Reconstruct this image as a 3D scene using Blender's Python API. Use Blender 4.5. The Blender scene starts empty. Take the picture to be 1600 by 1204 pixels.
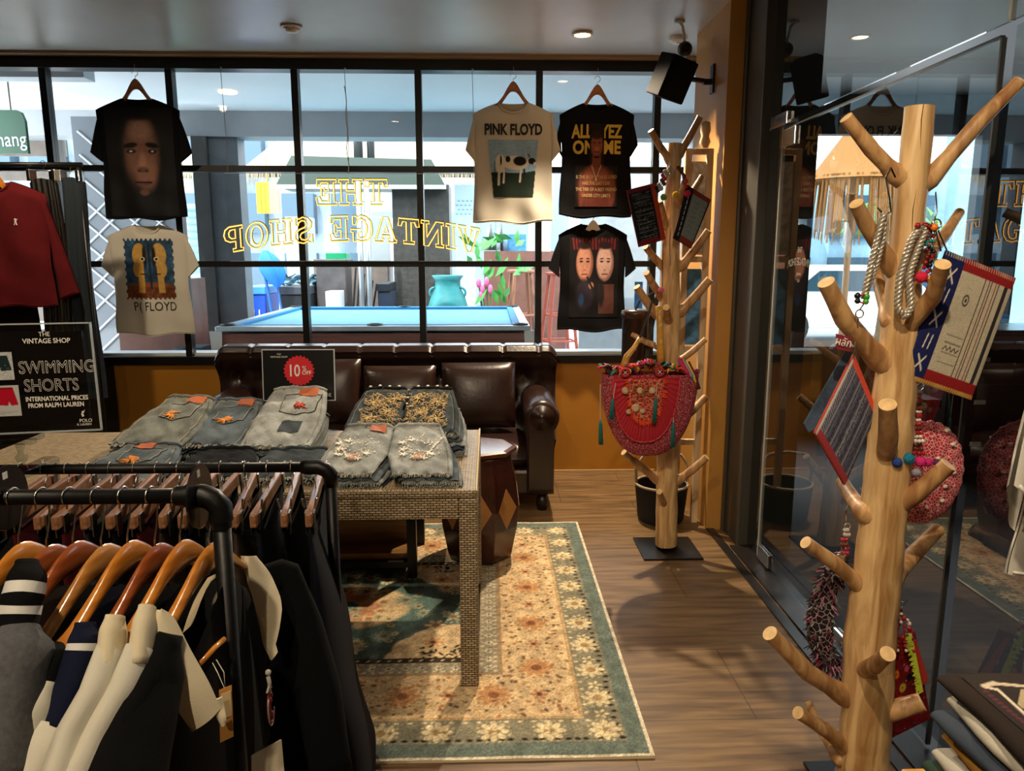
import bpy, bmesh, math, random
import numpy as np
from mathutils import Vector, Matrix, Euler
random.seed(7); np.random.seed(7)
SC = bpy.context.scene
COL = SC.collection
PI = math.pi

# ------------------------------------------------------------ camera
FPX = 1155.0; CAMZ = 1.55
YAW = math.radians(1.74); PITCH = math.radians(10.0)
cd = bpy.data.cameras.new('camera'); cam = bpy.data.objects.new('camera', cd); COL.objects.link(cam)
cd.sensor_width = 36; cd.lens = 36 * FPX / 1600; cd.clip_start = 0.05; cd.clip_end = 200
cam.location = (0, 0, CAMZ); cam.rotation_euler = (PI / 2 - PITCH, 0, -YAW)
SC.camera = cam
_F = Vector((math.sin(YAW) * math.cos(PITCH), math.cos(YAW) * math.cos(PITCH), -math.sin(PITCH)))
_R = Vector((math.cos(YAW), -math.sin(YAW), 0)); _U = _R.cross(_F)
def ray(px, py): return _F + _R * ((px - 800) / FPX) + _U * ((602 - py) / FPX)
def at(px, py, y):
    r = ray(px, py); t = y / r.y; return Vector((r.x * t, y, CAMZ + r.z * t))
def atz(px, py, z):
    r = ray(px, py); t = (z - CAMZ) / r.z; return Vector((r.x * t, r.y * t, z))
def atx(px, py, x):
    r = ray(px, py); t = x / r.x; return Vector((x, r.y * t, CAMZ + r.z * t))

# ------------------------------------------------------------ world and light
SC.view_settings.view_transform = 'Standard'; SC.view_settings.look = 'None'
SC.view_settings.gamma = 1; SC.view_settings.use_curve_mapping = False
SC.view_settings.exposure = 0.45
SC.cycles.transparent_max_bounces = 32; SC.cycles.max_bounces = 8
SC.cycles.sample_clamp_indirect = 4.0
W = bpy.data.worlds.new('world'); SC.world = W; W.use_nodes = True
bg = W.node_tree.nodes['Background']
bg.inputs['Color'].default_value = (0.86, 0.93, 1.0, 1); bg.inputs['Strength'].default_value = 5.5
sl_ = bpy.data.lights.new('sun', 'SUN'); sl_.energy = 3.5; sl_.angle = .01; sl_.color = (1, .97, .9)
so_ = bpy.data.objects.new('sun', sl_); COL.objects.link(so_); so_.rotation_euler = Vector((.2, .55, -.8)).to_track_quat('-Z', 'Y').to_euler(); so_.location = (0, -6, 10)
WARM = (1.0, 0.80, 0.56)
def spot(name, loc, target, power, size=100, blend=.5, r=.03, col=WARM):
    l = bpy.data.lights.new(name, 'SPOT'); l.energy = power; l.color = col
    l.spot_size = math.radians(size); l.spot_blend = blend; l.shadow_soft_size = r
    o = bpy.data.objects.new(name, l); COL.objects.link(o); o.location = loc
    o.rotation_euler = (Vector(target) - Vector(loc)).to_track_quat('-Z', 'Y').to_euler(); return o
spot('spot_window', (.566, 4.72, 2.80), (.25, 3.3, 0), 290, 108, .5, .03)
spot('fill_left', (-2.3, 3.6, 2.80), (-2.1, 4.3, 1), 60, 120, .8)  # added fill light for the far left corner, its source out of view
spot('spot_front', (.25, .55, 2.80), (1.02, 1.9, 1.15), 105, 72, .6)
spot('spot_front_left', (-.6, .35, 2.80), (-.8, 1.6, .9), 75, 115, .8)
spot('spot_middle', (-.9, 2.9, 2.80), (-.9, 3.0, .7), 60, 75, .8)
spot('fill_rear', (-.6, -1.0, 2.80), (-.5, .6, .9), 60, 120, .8)  # added fill light behind the camera, no known lamp there

# ------------------------------------------------------------ helpers
def lin(c):
    if isinstance(c, str): c = tuple(int(c[i:i + 2], 16) / 255 for i in (0, 2, 4))
    return tuple(x / 12.92 if x <= .04045 else ((x + .055) / 1.055) ** 2.4 for x in c)
MATS = {}
def mat(name, col, rough=.6, metal=0, var=0, vscale=8, bump=0, bscale=60, spec=.5, sheen=0, coat=0, emit=0, trans=0, stretch=None, ecol=None, sss=0):
    if name in MATS: return MATS[name]
    m = bpy.data.materials.new(name); m.use_nodes = True; MATS[name] = m
    nt = m.node_tree; N = nt.nodes; L = nt.links; b = N['Principled BSDF']
    c = (*lin(col), 1)
    b.inputs['Base Color'].default_value = c; b.inputs['Roughness'].default_value = rough
    b.inputs['Metallic'].default_value = metal; b.inputs['Specular IOR Level'].default_value = spec
    b.inputs['Sheen Weight'].default_value = sheen; b.inputs['Coat Weight'].default_value = coat
    b.inputs['Coat Roughness'].default_value = .15
    b.inputs['Transmission Weight'].default_value = trans
    if emit:
        b.inputs['Emission Color'].default_value = (*lin(ecol or col), 1); b.inputs['Emission Strength'].default_value = emit
    if var or bump:
        tc = N.new('ShaderNodeTexCoord'); mp = N.new('ShaderNodeMapping'); L.new(tc.outputs['Object'], mp.inputs['Vector'])
        if stretch: mp.inputs['Scale'].default_value = stretch
    if var:
        n = N.new('ShaderNodeTexNoise'); n.inputs['Scale'].default_value = vscale; n.inputs['Detail'].default_value = 5
        L.new(mp.outputs[0], n.inputs['Vector'])
        mx = N.new('ShaderNodeMix'); mx.data_type = 'RGBA'
        mx.inputs[6].default_value = tuple(max(0, x * (1 - var)) for x in c[:3]) + (1,)
        mx.inputs[7].default_value = tuple(min(1, x * (1 + var)) for x in c[:3]) + (1,)
        rp = N.new('ShaderNodeMapRange'); rp.inputs[1].default_value = .3; rp.inputs[2].default_value = .7
        L.new(n.outputs[0], rp.inputs[0]); L.new(rp.outputs[0], mx.inputs[0]); L.new(mx.outputs[2], b.inputs['Base Color'])
    if bump:
        n2 = N.new('ShaderNodeTexNoise'); n2.inputs['Scale'].default_value = bscale; n2.inputs['Detail'].default_value = 3
        L.new(mp.outputs[0], n2.inputs['Vector'])
        bp = N.new('ShaderNodeBump'); bp.inputs['Strength'].default_value = bump; bp.inputs['Distance'].default_value = .01
        L.new(n2.outputs[0], bp.inputs['Height']); L.new(bp.outputs[0], b.inputs['Normal'])
    return m
def paintmat(name, rough=.8, spec=.3, bump=0, bscale=300, coat=0, trans=False):
    if name in MATS: return MATS[name]
    m = mat(name, 'ffffff', rough, spec=spec, bump=bump, bscale=bscale, coat=coat)
    N = m.node_tree.nodes; a = N.new('ShaderNodeAttribute'); a.attribute_name = 'Col'
    m.node_tree.links.new(a.outputs['Color'], N['Principled BSDF'].inputs['Base Color'])
    return m
def glassmat(name, tint=(1, 1, 1), ior=1.45, rough=0):
    m = bpy.data.materials.new(name); m.use_nodes = True; nt = m.node_tree; nt.nodes.clear()
    o = nt.nodes.new('ShaderNodeOutputMaterial'); t = nt.nodes.new('ShaderNodeBsdfTransparent'); g = nt.nodes.new('ShaderNodeBsdfGlossy')
    f = nt.nodes.new('ShaderNodeFresnel'); mx = nt.nodes.new('ShaderNodeMixShader')
    t.inputs[0].default_value = (*tint, 1); g.inputs['Roughness'].default_value = rough; f.inputs[0].default_value = ior
    ge = nt.nodes.new('ShaderNodeNewGeometry'); k = nt.nodes.new('ShaderNodeMath'); k.operation = 'SUBTRACT'; k.inputs[0].default_value = 1; k.use_clamp = True
    nt.links.new(ge.outputs['Backfacing'], k.inputs[1]); k2 = nt.nodes.new('ShaderNodeMath'); k2.operation = 'MULTIPLY'
    nt.links.new(f.outputs[0], k2.inputs[0]); nt.links.new(k.outputs[0], k2.inputs[1]); nt.links.new(k2.outputs[0], mx.inputs[0]); nt.links.new(t.outputs[0], mx.inputs[1]); nt.links.new(g.outputs[0], mx.inputs[2]); nt.links.new(mx.outputs[0], o.inputs[0])
    MATS[name] = m; return m

class MB:
    def __init__(s): s.v = []; s.f = []; s.mi = []
    def add(s, vs, fs, mi=0):
        n = len(s.v); s.v += [tuple(v) for v in vs]; s.f += [tuple(i + n for i in f) for f in fs]; s.mi += [mi] * len(fs); return s
    def box(s, a, b, mi=0, M=None):
        x0, y0, z0 = a; x1, y1, z1 = b
        vs = [(x0, y0, z0), (x1, y0, z0), (x1, y1, z0), (x0, y1, z0), (x0, y0, z1), (x1, y0, z1), (x1, y1, z1), (x0, y1, z1)]
        if M: vs = [M @ Vector(v) for v in vs]
        return s.add(vs, [(3, 2, 1, 0), (4, 5, 6, 7), (0, 1, 5, 4), (1, 2, 6, 5), (2, 3, 7, 6), (3, 0, 4, 7)], mi)
    def tube(s, pts, r, n=10, mi=0, flat=None, closed=False):
        pts = [Vector(p) for p in pts]; k = len(pts)
        rs = r if isinstance(r, (list, tuple)) else [r] * k
        up = None; base = len(s.v); vs = []
        for i, p in enumerate(pts):
            if closed: d = pts[(i + 1) % k] - pts[i - 1]
            else: d = pts[min(i + 1, k - 1)] - pts[max(i - 1, 0)]
            if d.length < 1e-9: d = Vector((0, 0, 1))
            d.normalize()
            if up is None: up = Vector((0, 0, 1)) if abs(d.z) < .9 else Vector((1, 0, 0))
            a = up - d * up.dot(d)
            if a.length < 1e-6: a = d.orthogonal()
            a.normalize(); up = a; b = d.cross(a)
            for j in range(n):
                t = 2 * PI * j / n; ra = rs[i]; rb = rs[i] * (flat or 1)
                vs.append(p + a * ra * math.cos(t) + b * rb * math.sin(t))
        fs = []
        for i in range(k if closed else k - 1):
            for j in range(n):
                i2 = (i + 1) % k
                fs.append((i * n + j, i * n + (j + 1) % n, i2 * n + (j + 1) % n, i2 * n + j))
        if not closed: fs += [tuple(range(n))[::-1], tuple((k - 1) * n + j for j in range(n))]
        return s.add(vs, fs, mi)
    def lathe(s, prof, c=(0, 0, 0), n=24, mi=0, axis='z', cap=True):
        c = Vector(c); vs = []
        for r, z in prof:
            for j in range(n):
                t = 2 * PI * j / n; x, y = r * math.cos(t), r * math.sin(t)
                v = {'z': (x, y, z), 'y': (x, z, -y), 'x': (z, x, y)}[axis]; vs.append(c + Vector(v))
        fs = [(i * n + j, i * n + (j + 1) % n, (i + 1) * n + (j + 1) % n, (i + 1) * n + j) for i in range(len(prof) - 1) for j in range(n)]
        if cap: fs += [tuple(range(n))[::-1], tuple((len(prof) - 1) * n + j for j in range(n))]
        return s.add(vs, fs, mi)
    def ball(s, c, r, n=10, mi=0, sq=(1, 1, 1)):
        c = Vector(c); vs = [c + Vector((0, 0, -r * sq[2]))]
        h = n // 2 + 1
        for i in range(1, h):
            p = -PI / 2 + PI * i / h
            for j in range(n):
                t = 2 * PI * j / n; vs.append(c + Vector((r * sq[0] * math.cos(p) * math.cos(t), r * sq[1] * math.cos(p) * math.sin(t), r * sq[2] * math.sin(p))))
        vs.append(c + Vector((0, 0, r * sq[2]))); fs = [(0, 1 + (j + 1) % n, 1 + j) for j in range(n)]
        for i in range(h - 2):
            for j in range(n): fs.append((1 + i * n + j, 1 + i * n + (j + 1) % n, 1 + (i + 1) * n + (j + 1) % n, 1 + (i + 1) * n + j))
        l = len(vs) - 1; fs += [(l, l - n + j, l - n + (j + 1) % n) for j in range(n)]
        return s.add(vs, fs, mi)
    def prism(s, poly, d, M=None, mi=0):
        """polygon (x,y) extruded along z by d (a tuple z0,z1)"""
        z0, z1 = d if isinstance(d, tuple) else (0, d); k = len(poly)
        vs = [(x, y, z0) for x, y in poly] + [(x, y, z1) for x, y in poly]
        if M: vs = [M @ Vector(v) for v in vs]
        return s.add(vs, [tuple(range(k))[::-1], tuple(range(k, 2 * k))] + [(i, (i + 1) % k, k + (i + 1) % k, k + i) for i in range(k)], mi)
    def slab(s, pts, th):
        """3D polygon given thickness along its own normal"""
        pts = [Vector(p) for p in pts]; n = Vector((0, 0, 0))
        for i in range(len(pts)): n += pts[i].cross(pts[(i + 1) % len(pts)])
        n.normalize(); k = len(pts)
        return s.add(pts + [p + n * th for p in pts], [tuple(range(k))[::-1], tuple(range(k, 2 * k))] + [(i, (i + 1) % k, k + (i + 1) % k, k + i) for i in range(k)])
    def grid(s, fn, nu, nv, mi=0, wrap=False):
        base = [fn(i / nu, j / nv) for j in range(nv + 1) for i in range(nu + (0 if wrap else 1))]
        w = nu if wrap else nu + 1; fs = []
        for j in range(nv):
            for i in range(nu):
                i2 = (i + 1) % w if wrap else i + 1
                fs.append((j * w + i, j * w + i2, (j + 1) * w + i2, (j + 1) * w + i))
        return s.add(base, fs, mi)
    def build(s, name, m, parent=None, smooth=False, bevel=0, loc=None, rot=None, sub=0, weld=False, angle=None):
        me = bpy.data.meshes.new(name); me.from_pydata(s.v, [], s.f); me.update()
        ms = m if isinstance(m, (list, tuple)) else [m]
        for x in ms: me.materials.append(x)
        if len(ms) > 1: me.polygons.foreach_set('material_index', s.mi)
        if weld or bevel:
            bm = bmesh.new(); bm.from_mesh(me)
            if weld: bmesh.ops.remove_doubles(bm, verts=bm.verts, dist=1e-5)
            bmesh.ops.recalc_face_normals(bm, faces=bm.faces); bm.to_mesh(me); bm.free()
        o = bpy.data.objects.new(name, me); COL.objects.link(o)
        if parent: o.parent = parent
        if loc is not None: o.location = loc
        if rot is not None: o.rotation_euler = rot
        if bevel:
            b = o.modifiers.new('b', 'BEVEL'); b.width = bevel; b.segments = 2; b.limit_method = 'ANGLE'; b.angle_limit = math.radians(35)
        if sub:
            b = o.modifiers.new('s', 'SUBSURF'); b.levels = sub; b.render_levels = sub
        if smooth:
            me.polygons.foreach_set('use_smooth', [True] * len(me.polygons))
            if angle: me.set_sharp_from_angle(angle=math.radians(angle))
        return o
def empty(name, loc=(0, 0, 0), rz=0, label=None, cat=None, group=None):
    o = bpy.data.objects.new(name, None); COL.objects.link(o); o.location = loc; o.rotation_euler = (0, 0, rz)
    o.empty_display_size = .1
    return tag(o, label, cat, group)
def tag(o, label=None, cat=None, group=None, kind=None):
    if label: o['label'] = label
    if cat: o['category'] = cat
    if group: o['group'] = group
    if kind: o['kind'] = kind
    return o
def struct(name, mb, m, parent=None, **k):
    o = mb.build(name, m, parent, **k)
    if not parent: o['kind'] = 'structure'
    return o
def copy_tree(o, parent=None):
    c = o.copy(); COL.objects.link(c)
    if parent: c.parent = parent
    for ch in list(o.children): copy_tree(ch, c)
    return c
def text(body, size, m, name='lettering', parent=None, M=None, ext=.0006, align='CENTER', width=1.0, bold=0, outline=0):
    cu = bpy.data.curves.new('t', 'FONT'); cu.body = body; cu.size = size; cu.align_x = align; cu.align_y = 'CENTER'
    cu.extrude = ext; cu.space_character = 1.0; cu.offset = bold; cu.resolution_u = 3
    if outline: cu.fill_mode = 'NONE'; cu.extrude = 0; cu.bevel_depth = outline; cu.bevel_resolution = 0
    t = bpy.data.objects.new('t', cu); COL.objects.link(t)
    dg = bpy.context.evaluated_depsgraph_get(); me = bpy.data.meshes.new_from_object(t.evaluated_get(dg))
    bpy.data.objects.remove(t); bpy.data.curves.remove(cu)
    me.transform(Matrix.Diagonal((width, 1, 1, 1))); me.materials.clear(); me.materials.append(m)
    if M: me.transform(M)
    o = bpy.data.objects.new(name, me); COL.objects.link(o)
    if parent: o.parent = parent
    return o
XZ = Matrix.Rotation(PI / 2, 4, 'X')      # text plane -> upright, readable from -y
def T(*v): return Matrix.Translation(Vector(v))
def RX(a): return Matrix.Rotation(a, 4, 'X')
def RY(a): return Matrix.Rotation(a, 4, 'Y')
def RZ(a): return Matrix.Rotation(a, 4, 'Z')
def arc(c, r, a0, a1, n, plane='xz'):
    out = []
    for i in range(n + 1):
        t = a0 + (a1 - a0) * i / n; x, z = r * math.cos(t), r * math.sin(t)
        out.append(Vector(c) + Vector({'xz': (x, 0, z), 'yz': (0, x, z), 'xy': (x, z, 0)}[plane]))
    return out
def frame_M(o, xdir, updir):
    """matrix with local x along xdir, local y along updir, z normal"""
    x = Vector(xdir).normalized(); y = Vector(updir); y = (y - x * y.dot(x)).normalized(); z = x.cross(y)
    return Matrix(((x.x, y.x, z.x, o[0]), (x.y, y.y, z.y, o[1]), (x.z, y.z, z.z, o[2]), (0, 0, 0, 1)))

class Canvas:
    """colour pattern of a printed or woven surface, stored per vertex"""
    def __init__(s, w, h, col, asp=1.0):
        s.w = w; s.h = h; s.a = np.zeros((h, w, 3)); s.a[:] = s.c(col)
        s.x, s.y = np.meshgrid(np.linspace(0, asp, w), np.linspace(0, 1, h))
    def c(s, col):
        if isinstance(col, str): return np.array([int(col[i:i + 2], 16) / 255 for i in (0, 2, 4)])
        return np.array(col)
    def put(s, m, col): m = np.clip(m, 0, 1)[..., None]; s.a = s.a * (1 - m) + s.c(col) * m; return s
    def ell(s, x, y, rx, ry, col, soft=.15, ang=0, al=1):
        R = max(rx, ry); X = s.x[0]; Y_ = s.y[:, 0]
        i0, i1 = np.searchsorted(X, [x - R, x + R]); j0, j1 = np.searchsorted(Y_, [y - R, y + R])
        if i0 >= i1 or j0 >= j1: return s
        dx = s.x[j0:j1, i0:i1] - x; dy = s.y[j0:j1, i0:i1] - y; ca, sa = math.cos(ang), math.sin(ang)
        d = np.sqrt(((dx * ca + dy * sa) / rx) ** 2 + ((-dx * sa + dy * ca) / ry) ** 2)
        m = np.clip((1 - d) / soft, 0, 1)[..., None] * al; p = s.a[j0:j1, i0:i1]
        s.a[j0:j1, i0:i1] = p * (1 - m) + s.c(col) * m; return s
    def rect(s, x0, y0, x1, y1, col, al=1): return s.put(((s.x >= x0) & (s.x <= x1) & (s.y >= y0) & (s.y <= y1)) * al, col)
    def line(s, x0, y0, x1, y1, w, col, al=1):
        dx, dy = x1 - x0, y1 - y0; L = dx * dx + dy * dy + 1e-12
        t = np.clip(((s.x - x0) * dx + (s.y - y0) * dy) / L, 0, 1)
        d = np.hypot(s.x - x0 - t * dx, s.y - y0 - t * dy); return s.put(np.clip((w - d) / (w * .4), 0, 1) * al, col)
    def poly(s, pts, col, al=1):
        ins = np.zeros(s.x.shape, bool); n = len(pts)
        for i in range(n):
            x0, y0 = pts[i]; x1, y1 = pts[(i + 1) % n]
            if y0 == y1: continue
            c = ((y0 > s.y) != (y1 > s.y)) & (s.x < (x1 - x0) * (s.y - y0) / (y1 - y0) + x0); ins ^= c
        return s.put(ins * al, col)
    def noise(s, amt, sc=1):
        h, w = s.h, s.w; n = np.random.rand(max(2, int(h / sc) + 2), max(2, int(w / sc) + 2))
        yi = np.arange(h) / sc; xi = np.arange(w) / sc; y0 = yi.astype(int); x0 = xi.astype(int)
        fy = (yi - y0)[:, None]; fx = (xi - x0)[None]
        v = n[y0][:, x0] * (1 - fy) * (1 - fx) + n[y0 + 1][:, x0] * fy * (1 - fx) + n[y0][:, x0 + 1] * (1 - fy) * fx + n[y0 + 1][:, x0 + 1] * fy * fx
        s.a = np.clip(s.a * (1 + amt * (v[..., None] * 2 - 1)), 0, 1); return s
    def mesh(s, name, fn, m, parent=None, smooth=True, mask=None):
        """fn(u, v) -> xyz with u, v in 0..1 (v up)"""
        w, h = s.w, s.h
        vs = [fn(i / (w - 1), j / (h - 1)) for j in range(h) for i in range(w)]
        fs = [(j * w + i, j * w + i + 1, (j + 1) * w + i + 1, (j + 1) * w + i) for j in range(h - 1) for i in range(w - 1) if mask is None or mask((i + .5) / (w - 1), (j + .5) / (h - 1))]
        me = bpy.data.meshes.new(name); me.from_pydata([tuple(v) for v in vs], [], fs); me.update()
        a = np.ones((w * h, 4), np.float32); c = s.a.reshape(-1, 3)
        a[:, :3] = np.where(c <= .04045, c / 12.92, ((c + .055) / 1.055) ** 2.4)
        at_ = me.color_attributes.new('Col', 'FLOAT_COLOR', 'POINT'); at_.data.foreach_set('color', a.ravel())
        me.materials.append(m); me.polygons.foreach_set('use_smooth', [smooth] * len(me.polygons))
        o = bpy.data.objects.new(name, me); COL.objects.link(o)
        if parent: o.parent = parent
        return o

# ------------------------------------------------------------ common materials
BLACKM = mat('black_metal', '141312', .38, .3, bump=.02)
PIPE = mat('black_pipe', '161617', .42, .6, var=.3, bump=.08, bscale=40)
CHROME = mat('chrome', 'd8d4cc', .18, 1)
DARKCH = mat('dark_steel', '6b675f', .3, 1)
CLEAR = glassmat('window_glass', (.97, .985, .98), 1.45)
TINT = glassmat('partition_glass', (.78, .80, .79), 2.3)
ACRYL = glassmat('acrylic', (.96, .97, .97), 1.35)
def woodmat(name, a, b, scale=6, rough=.45, stretch=(8, 8, .8), coat=0, spec=.5):
    if name in MATS: return MATS[name]
    m = mat(name, a, rough, bump=.06, bscale=50, coat=coat, stretch=stretch, spec=spec)
    N = m.node_tree.nodes; L = m.node_tree.links; bs = N['Principled BSDF']; mp = [n for n in N if n.type == 'MAPPING'][0]
    n = N.new('ShaderNodeTexNoise'); n.inputs['Scale'].default_value = scale; n.inputs['Detail'].default_value = 8; n.inputs['Distortion'].default_value = 1.2
    L.new(mp.outputs[0], n.inputs['Vector']); r = N.new('ShaderNodeValToRGB')
    r.color_ramp.elements[0].position = .32; r.color_ramp.elements[1].position = .68
    r.color_ramp.elements[0].color = (*lin(a), 1); r.color_ramp.elements[1].color = (*lin(b), 1)
    L.new(n.outputs[0], r.inputs[0]); L.new(r.outputs[0], bs.inputs['Base Color']); return m
def basic(n, c, **k): return mat(n, c, **k)
# ------------------------------------------------------------ the room
CEIL = 2.83; WY = 5.2; GX = 1.38
def floor_material():
    m = mat('plank_floor', '6a4a30', .46, bump=.03, bscale=30, spec=.3)
    N = m.node_tree.nodes; L = m.node_tree.links; b = N['Principled BSDF']
    tc = N.new('ShaderNodeTexCoord'); mp = N.new('ShaderNodeMapping'); L.new(tc.outputs['Object'], mp.inputs['Vector'])
    mp.inputs['Rotation'].default_value = (0, 0, math.radians(0))
    br = N.new('ShaderNodeTexBrick'); br.inputs['Scale'].default_value = 1.0; br.inputs['Brick Width'].default_value = .9; br.inputs['Row Height'].default_value = .45
    br.inputs['Mortar Size'].default_value = .0025; br.inputs['Color1'].default_value = (1, 1, 1, 1); br.inputs['Color2'].default_value = (.86, .86, .86, 1); br.inputs['Mortar'].default_value = (.45, .42, .4, 1)
    L.new(mp.outputs[0], br.inputs['Vector'])
    mp2 = N.new('ShaderNodeMapping'); mp2.inputs['Scale'].default_value = (3.2, 30, 1); mp2.inputs['Rotation'].default_value = (0, 0, math.radians(-24)); L.new(tc.outputs['Object'], mp2.inputs['Vector'])
    n = N.new('ShaderNodeTexNoise'); n.inputs['Scale'].default_value = 1.0; n.inputs['Detail'].default_value = 7; n.inputs['Distortion'].default_value = .4; L.new(mp2.outputs[0], n.inputs['Vector'])
    r = N.new('ShaderNodeValToRGB'); r.color_ramp.elements[0].position = .35; r.color_ramp.elements[1].position = .66
    r.color_ramp.elements[0].color = (*lin('5c452c'), 1); r.color_ramp.elements[1].color = (*lin('876a46'), 1); L.new(n.outputs[0], r.inputs[0])
    mx = N.new('ShaderNodeMix'); mx.data_type = 'RGBA'; mx.blend_type = 'MULTIPLY'; mx.inputs[0].default_value = 1
    L.new(r.outputs[0], mx.inputs[6]); L.new(br.outputs[0], mx.inputs[7]); L.new(mx.outputs[2], b.inputs['Base Color'])
    return m
FLOORM = floor_material()
struct('floor', MB().box((-3.6, -2.0, -.12), (GX + .03, WY + .1, 0)), FLOORM)
struct('ceiling', MB().box((-3.6, -2.0, CEIL), (GX + .03, WY + .1, CEIL + .1)), mat('ceiling_paint', 'bdb5aa', .35, var=.08, vscale=2, bump=.05, bscale=6, spec=.6))
OCHRE = mat('ochre_paint', 'a06a18', .5, var=.06, vscale=3, bump=.03, bscale=20)
DKWALL = mat('dark_wall_paint', '2a241f', .7, var=.15)
struct('wall_back', MB().box((-2.62, WY - .02, 0), (1.75, WY + .1, .80)), OCHRE)
struct('wall_back_dark', MB().box((-3.6, WY - .03, 0), (-2.62, WY + .1, .80)), DKWALL)
struct('wall_left', MB().box((-3.7, -2.0, 0), (-3.6, WY + .1, CEIL)), DKWALL)
struct('wall_rear', MB().box((-3.6, -2.1, 0), (GX + .03, -2.0, CEIL)), mat('rear_wall_paint', '9a7a50', .7, var=.1))
struct('baseboard_back', MB().box((-2.62, WY - .035, 0), (1.2, WY - .0205, .012)), mat('pale_bead', 'b09468', .6))
# window grid
fr = MB()
MX = [-3.62, -2.90, -2.09, -1.275, -.465, .34, 1.135, 1.75]
fr.box((-3.6, WY - .05, .80), (1.75, WY + .06, .855)); fr.box((-3.6, WY - .05, 2.745), (1.75, WY + .06, 2.815))
for x in MX: fr.box((x - .022, WY - .03, .855), (x + .022, WY + .04, 2.745))
for z in (1.49, 2.12): fr.box((-3.6, WY - .025, z - .02), (1.75, WY + .03, z + .02))
w1 = struct('window_1', fr, BLACKM)
pn = MB()
for x0, x1 in zip(MX[:-1], MX[1:]):
    for z0, z1 in ((.855, 1.47), (1.51, 2.10), (2.14, 2.745)):
        pn.box((x0 + .022, WY + .0, z0), (x1 - .022, WY + .006, z1))
pn.build('window_pane', CLEAR, w1)
struct('trim_1', MB().box((-3.6, WY - .12, 2.812), (1.75, WY - .05, CEIL)), mat('pale_moulding', '9a7c58', .5))
struct('trim_2', MB().box((-3.6, WY + .007, .8551), (1.75, WY + .16, .8751)).box((-3.6, WY + .06, .77), (1.75, WY + .16, .855)), mat('white_sill', 'd8dde0', .4))
# ochre column at right and the metal post of the glass partition
struct('wall_right_column', MB().box((1.235, 4.0, 0), (1.62, 4.62, CEIL)), mat('ochre_column', 'b07f3a', .45, var=.06, vscale=3, spec=.5))
struct('trim_3', MB().box((1.33, 3.74, 0), (1.62, 3.999, CEIL)).box((1.315, 3.965, 0), (1.33, 3.999, CEIL)), mat('grey_post', '4d4a43', .4, .4), bevel=.004)
struct('trim_4', MB().box((GX - .09, -2.0, 0.0), (GX + .05, 3.739, .012)).box((GX - .145, 1.2, 0.0), (GX - .1, 4.0, .008)), mat('dark_track', '2b2724', .35, .5))
struct('trim_5', MB().box((GX - .03, -2.0, CEIL - .05), (GX + .07, 3.739, CEIL)), mat('grey_post', '', 0))
# frameless glass: fixed panels, transom, door leaf
w2 = struct('window_2', MB().box((GX, 3.58, .013), (GX + .01, 3.735, 2.14)).box((GX, -1.95, .013), (GX + .01, 2.02, 2.14)).box((GX, 2.06, 2.16), (GX + .01, 3.735, CEIL - .051)).box((GX, -1.95, 2.16), (GX + .01, 2.05, CEIL - .051)), TINT)
MB().box((GX - .004, 3.572, .02), (GX + .014, 3.578, 2.14)).box((GX - .004, 2.05, 2.16), (GX + .014, 2.056, CEIL - .05)).build('edge_seal', mat('seal', 'a8aaa6', .4), w2)
MB().box((GX - .012, 3.46, 2.145), (GX + .022, 3.72, 2.157)).build('transom_rail', mat('seal', '', 0), w2)
MB().box((GX - .018, 3.50, 2.142), (GX - .001, 3.70, 2.20)).build('hinge_plate', CHROME, w2, bevel=.003)
d1 = empty('door_1', (GX, 3.565, 0)); d1['kind'] = 'structure'
MB().box((0, -1.485, .02), (.01, 0, 2.125)).build('door_pane', TINT, d1)
MB().box((-.002, -1.485, 2.1252), (.012, 0, 2.132)).box((-.002, -1.493, .02), (.012, -1.4852, 2.125)).build('door_edge', mat('seal_dark', '3a3c3c', .3, .3), d1)
MB().box((-.014, -.16, 2.04), (-.0005, -.02, 2.12)).box((-.014, -.16, .02), (-.0005, -.02, .09)).build('hinge_plate', CHROME, d1, bevel=.003)
MB().box((-.016, -1.06, .025), (-.0005, -.86, .085)).box((-.022, -.98, .045), (-.0162, -.94, .07)).build('floor_lock', CHROME, d1, bevel=.003)
_DT = Matrix(((0, 0, 1, .0112), (1, 0, 0, -.24), (0, 1, 0, 0), (0, 0, 0, 1)))
def door_text(s_, size, z, arcr=0, w_=.8):
    o = text(s_, size, mat('print_white', 'e8e4dc', .6), 'lettering', None, ext=.0002, width=w_, bold=.0006)
    for v in o.data.vertices:
        if arcr: v.co.y += arcr * (1 - (v.co.x / .15) ** 2)
    o.data.transform(_DT @ T(0, z, 0)); o.parent = d1
door_text('THE', .034, 1.572); door_text('VINTAGE SHOP', .048, 1.50, .02, .72); door_text('APPAREL', .016, 1.465); door_text('* EST. *', .018, 1.435)
# ------------------------------------------------------------ ceiling fittings
def downlight(p, on, label):
    t = empty('ceiling_light', (p[0], p[1], CEIL), label=label, cat='ceiling light', group=None)
    MB().lathe([(.062, -.004), (.062, -.010), (.05, -.014), (.044, -.006), (.044, -.002)], n=28).build('trim_ring', mat('white_ring', 'd8d0c4', .4), t, smooth=True)
    if on: MB().lathe([(.043, -.003), (.043, -.007), (.03, -.010), (.001, -.010)], n=24).build('bulb', mat('lamp_glow', 'ffe2b0', .4, emit=25), t, smooth=True)
    else: MB().lathe([(.043, -.003), (.034, -.03), (.02, -.036), (.001, -.036)], n=24).build('bulb', mat('lamp_off', 'c8c0b2', .3), t, smooth=True)
downlight(atz(910, 52, CEIL), True, 'lit round ceiling downlight, the glowing one nearest the orange column')
downlight(atz(455, 41, CEIL), False, 'unlit white round ceiling spotlight above the sofa at left')
downlight((.25, .55), True, 'lit round ceiling downlight directly above the racks, behind the camera')
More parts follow.
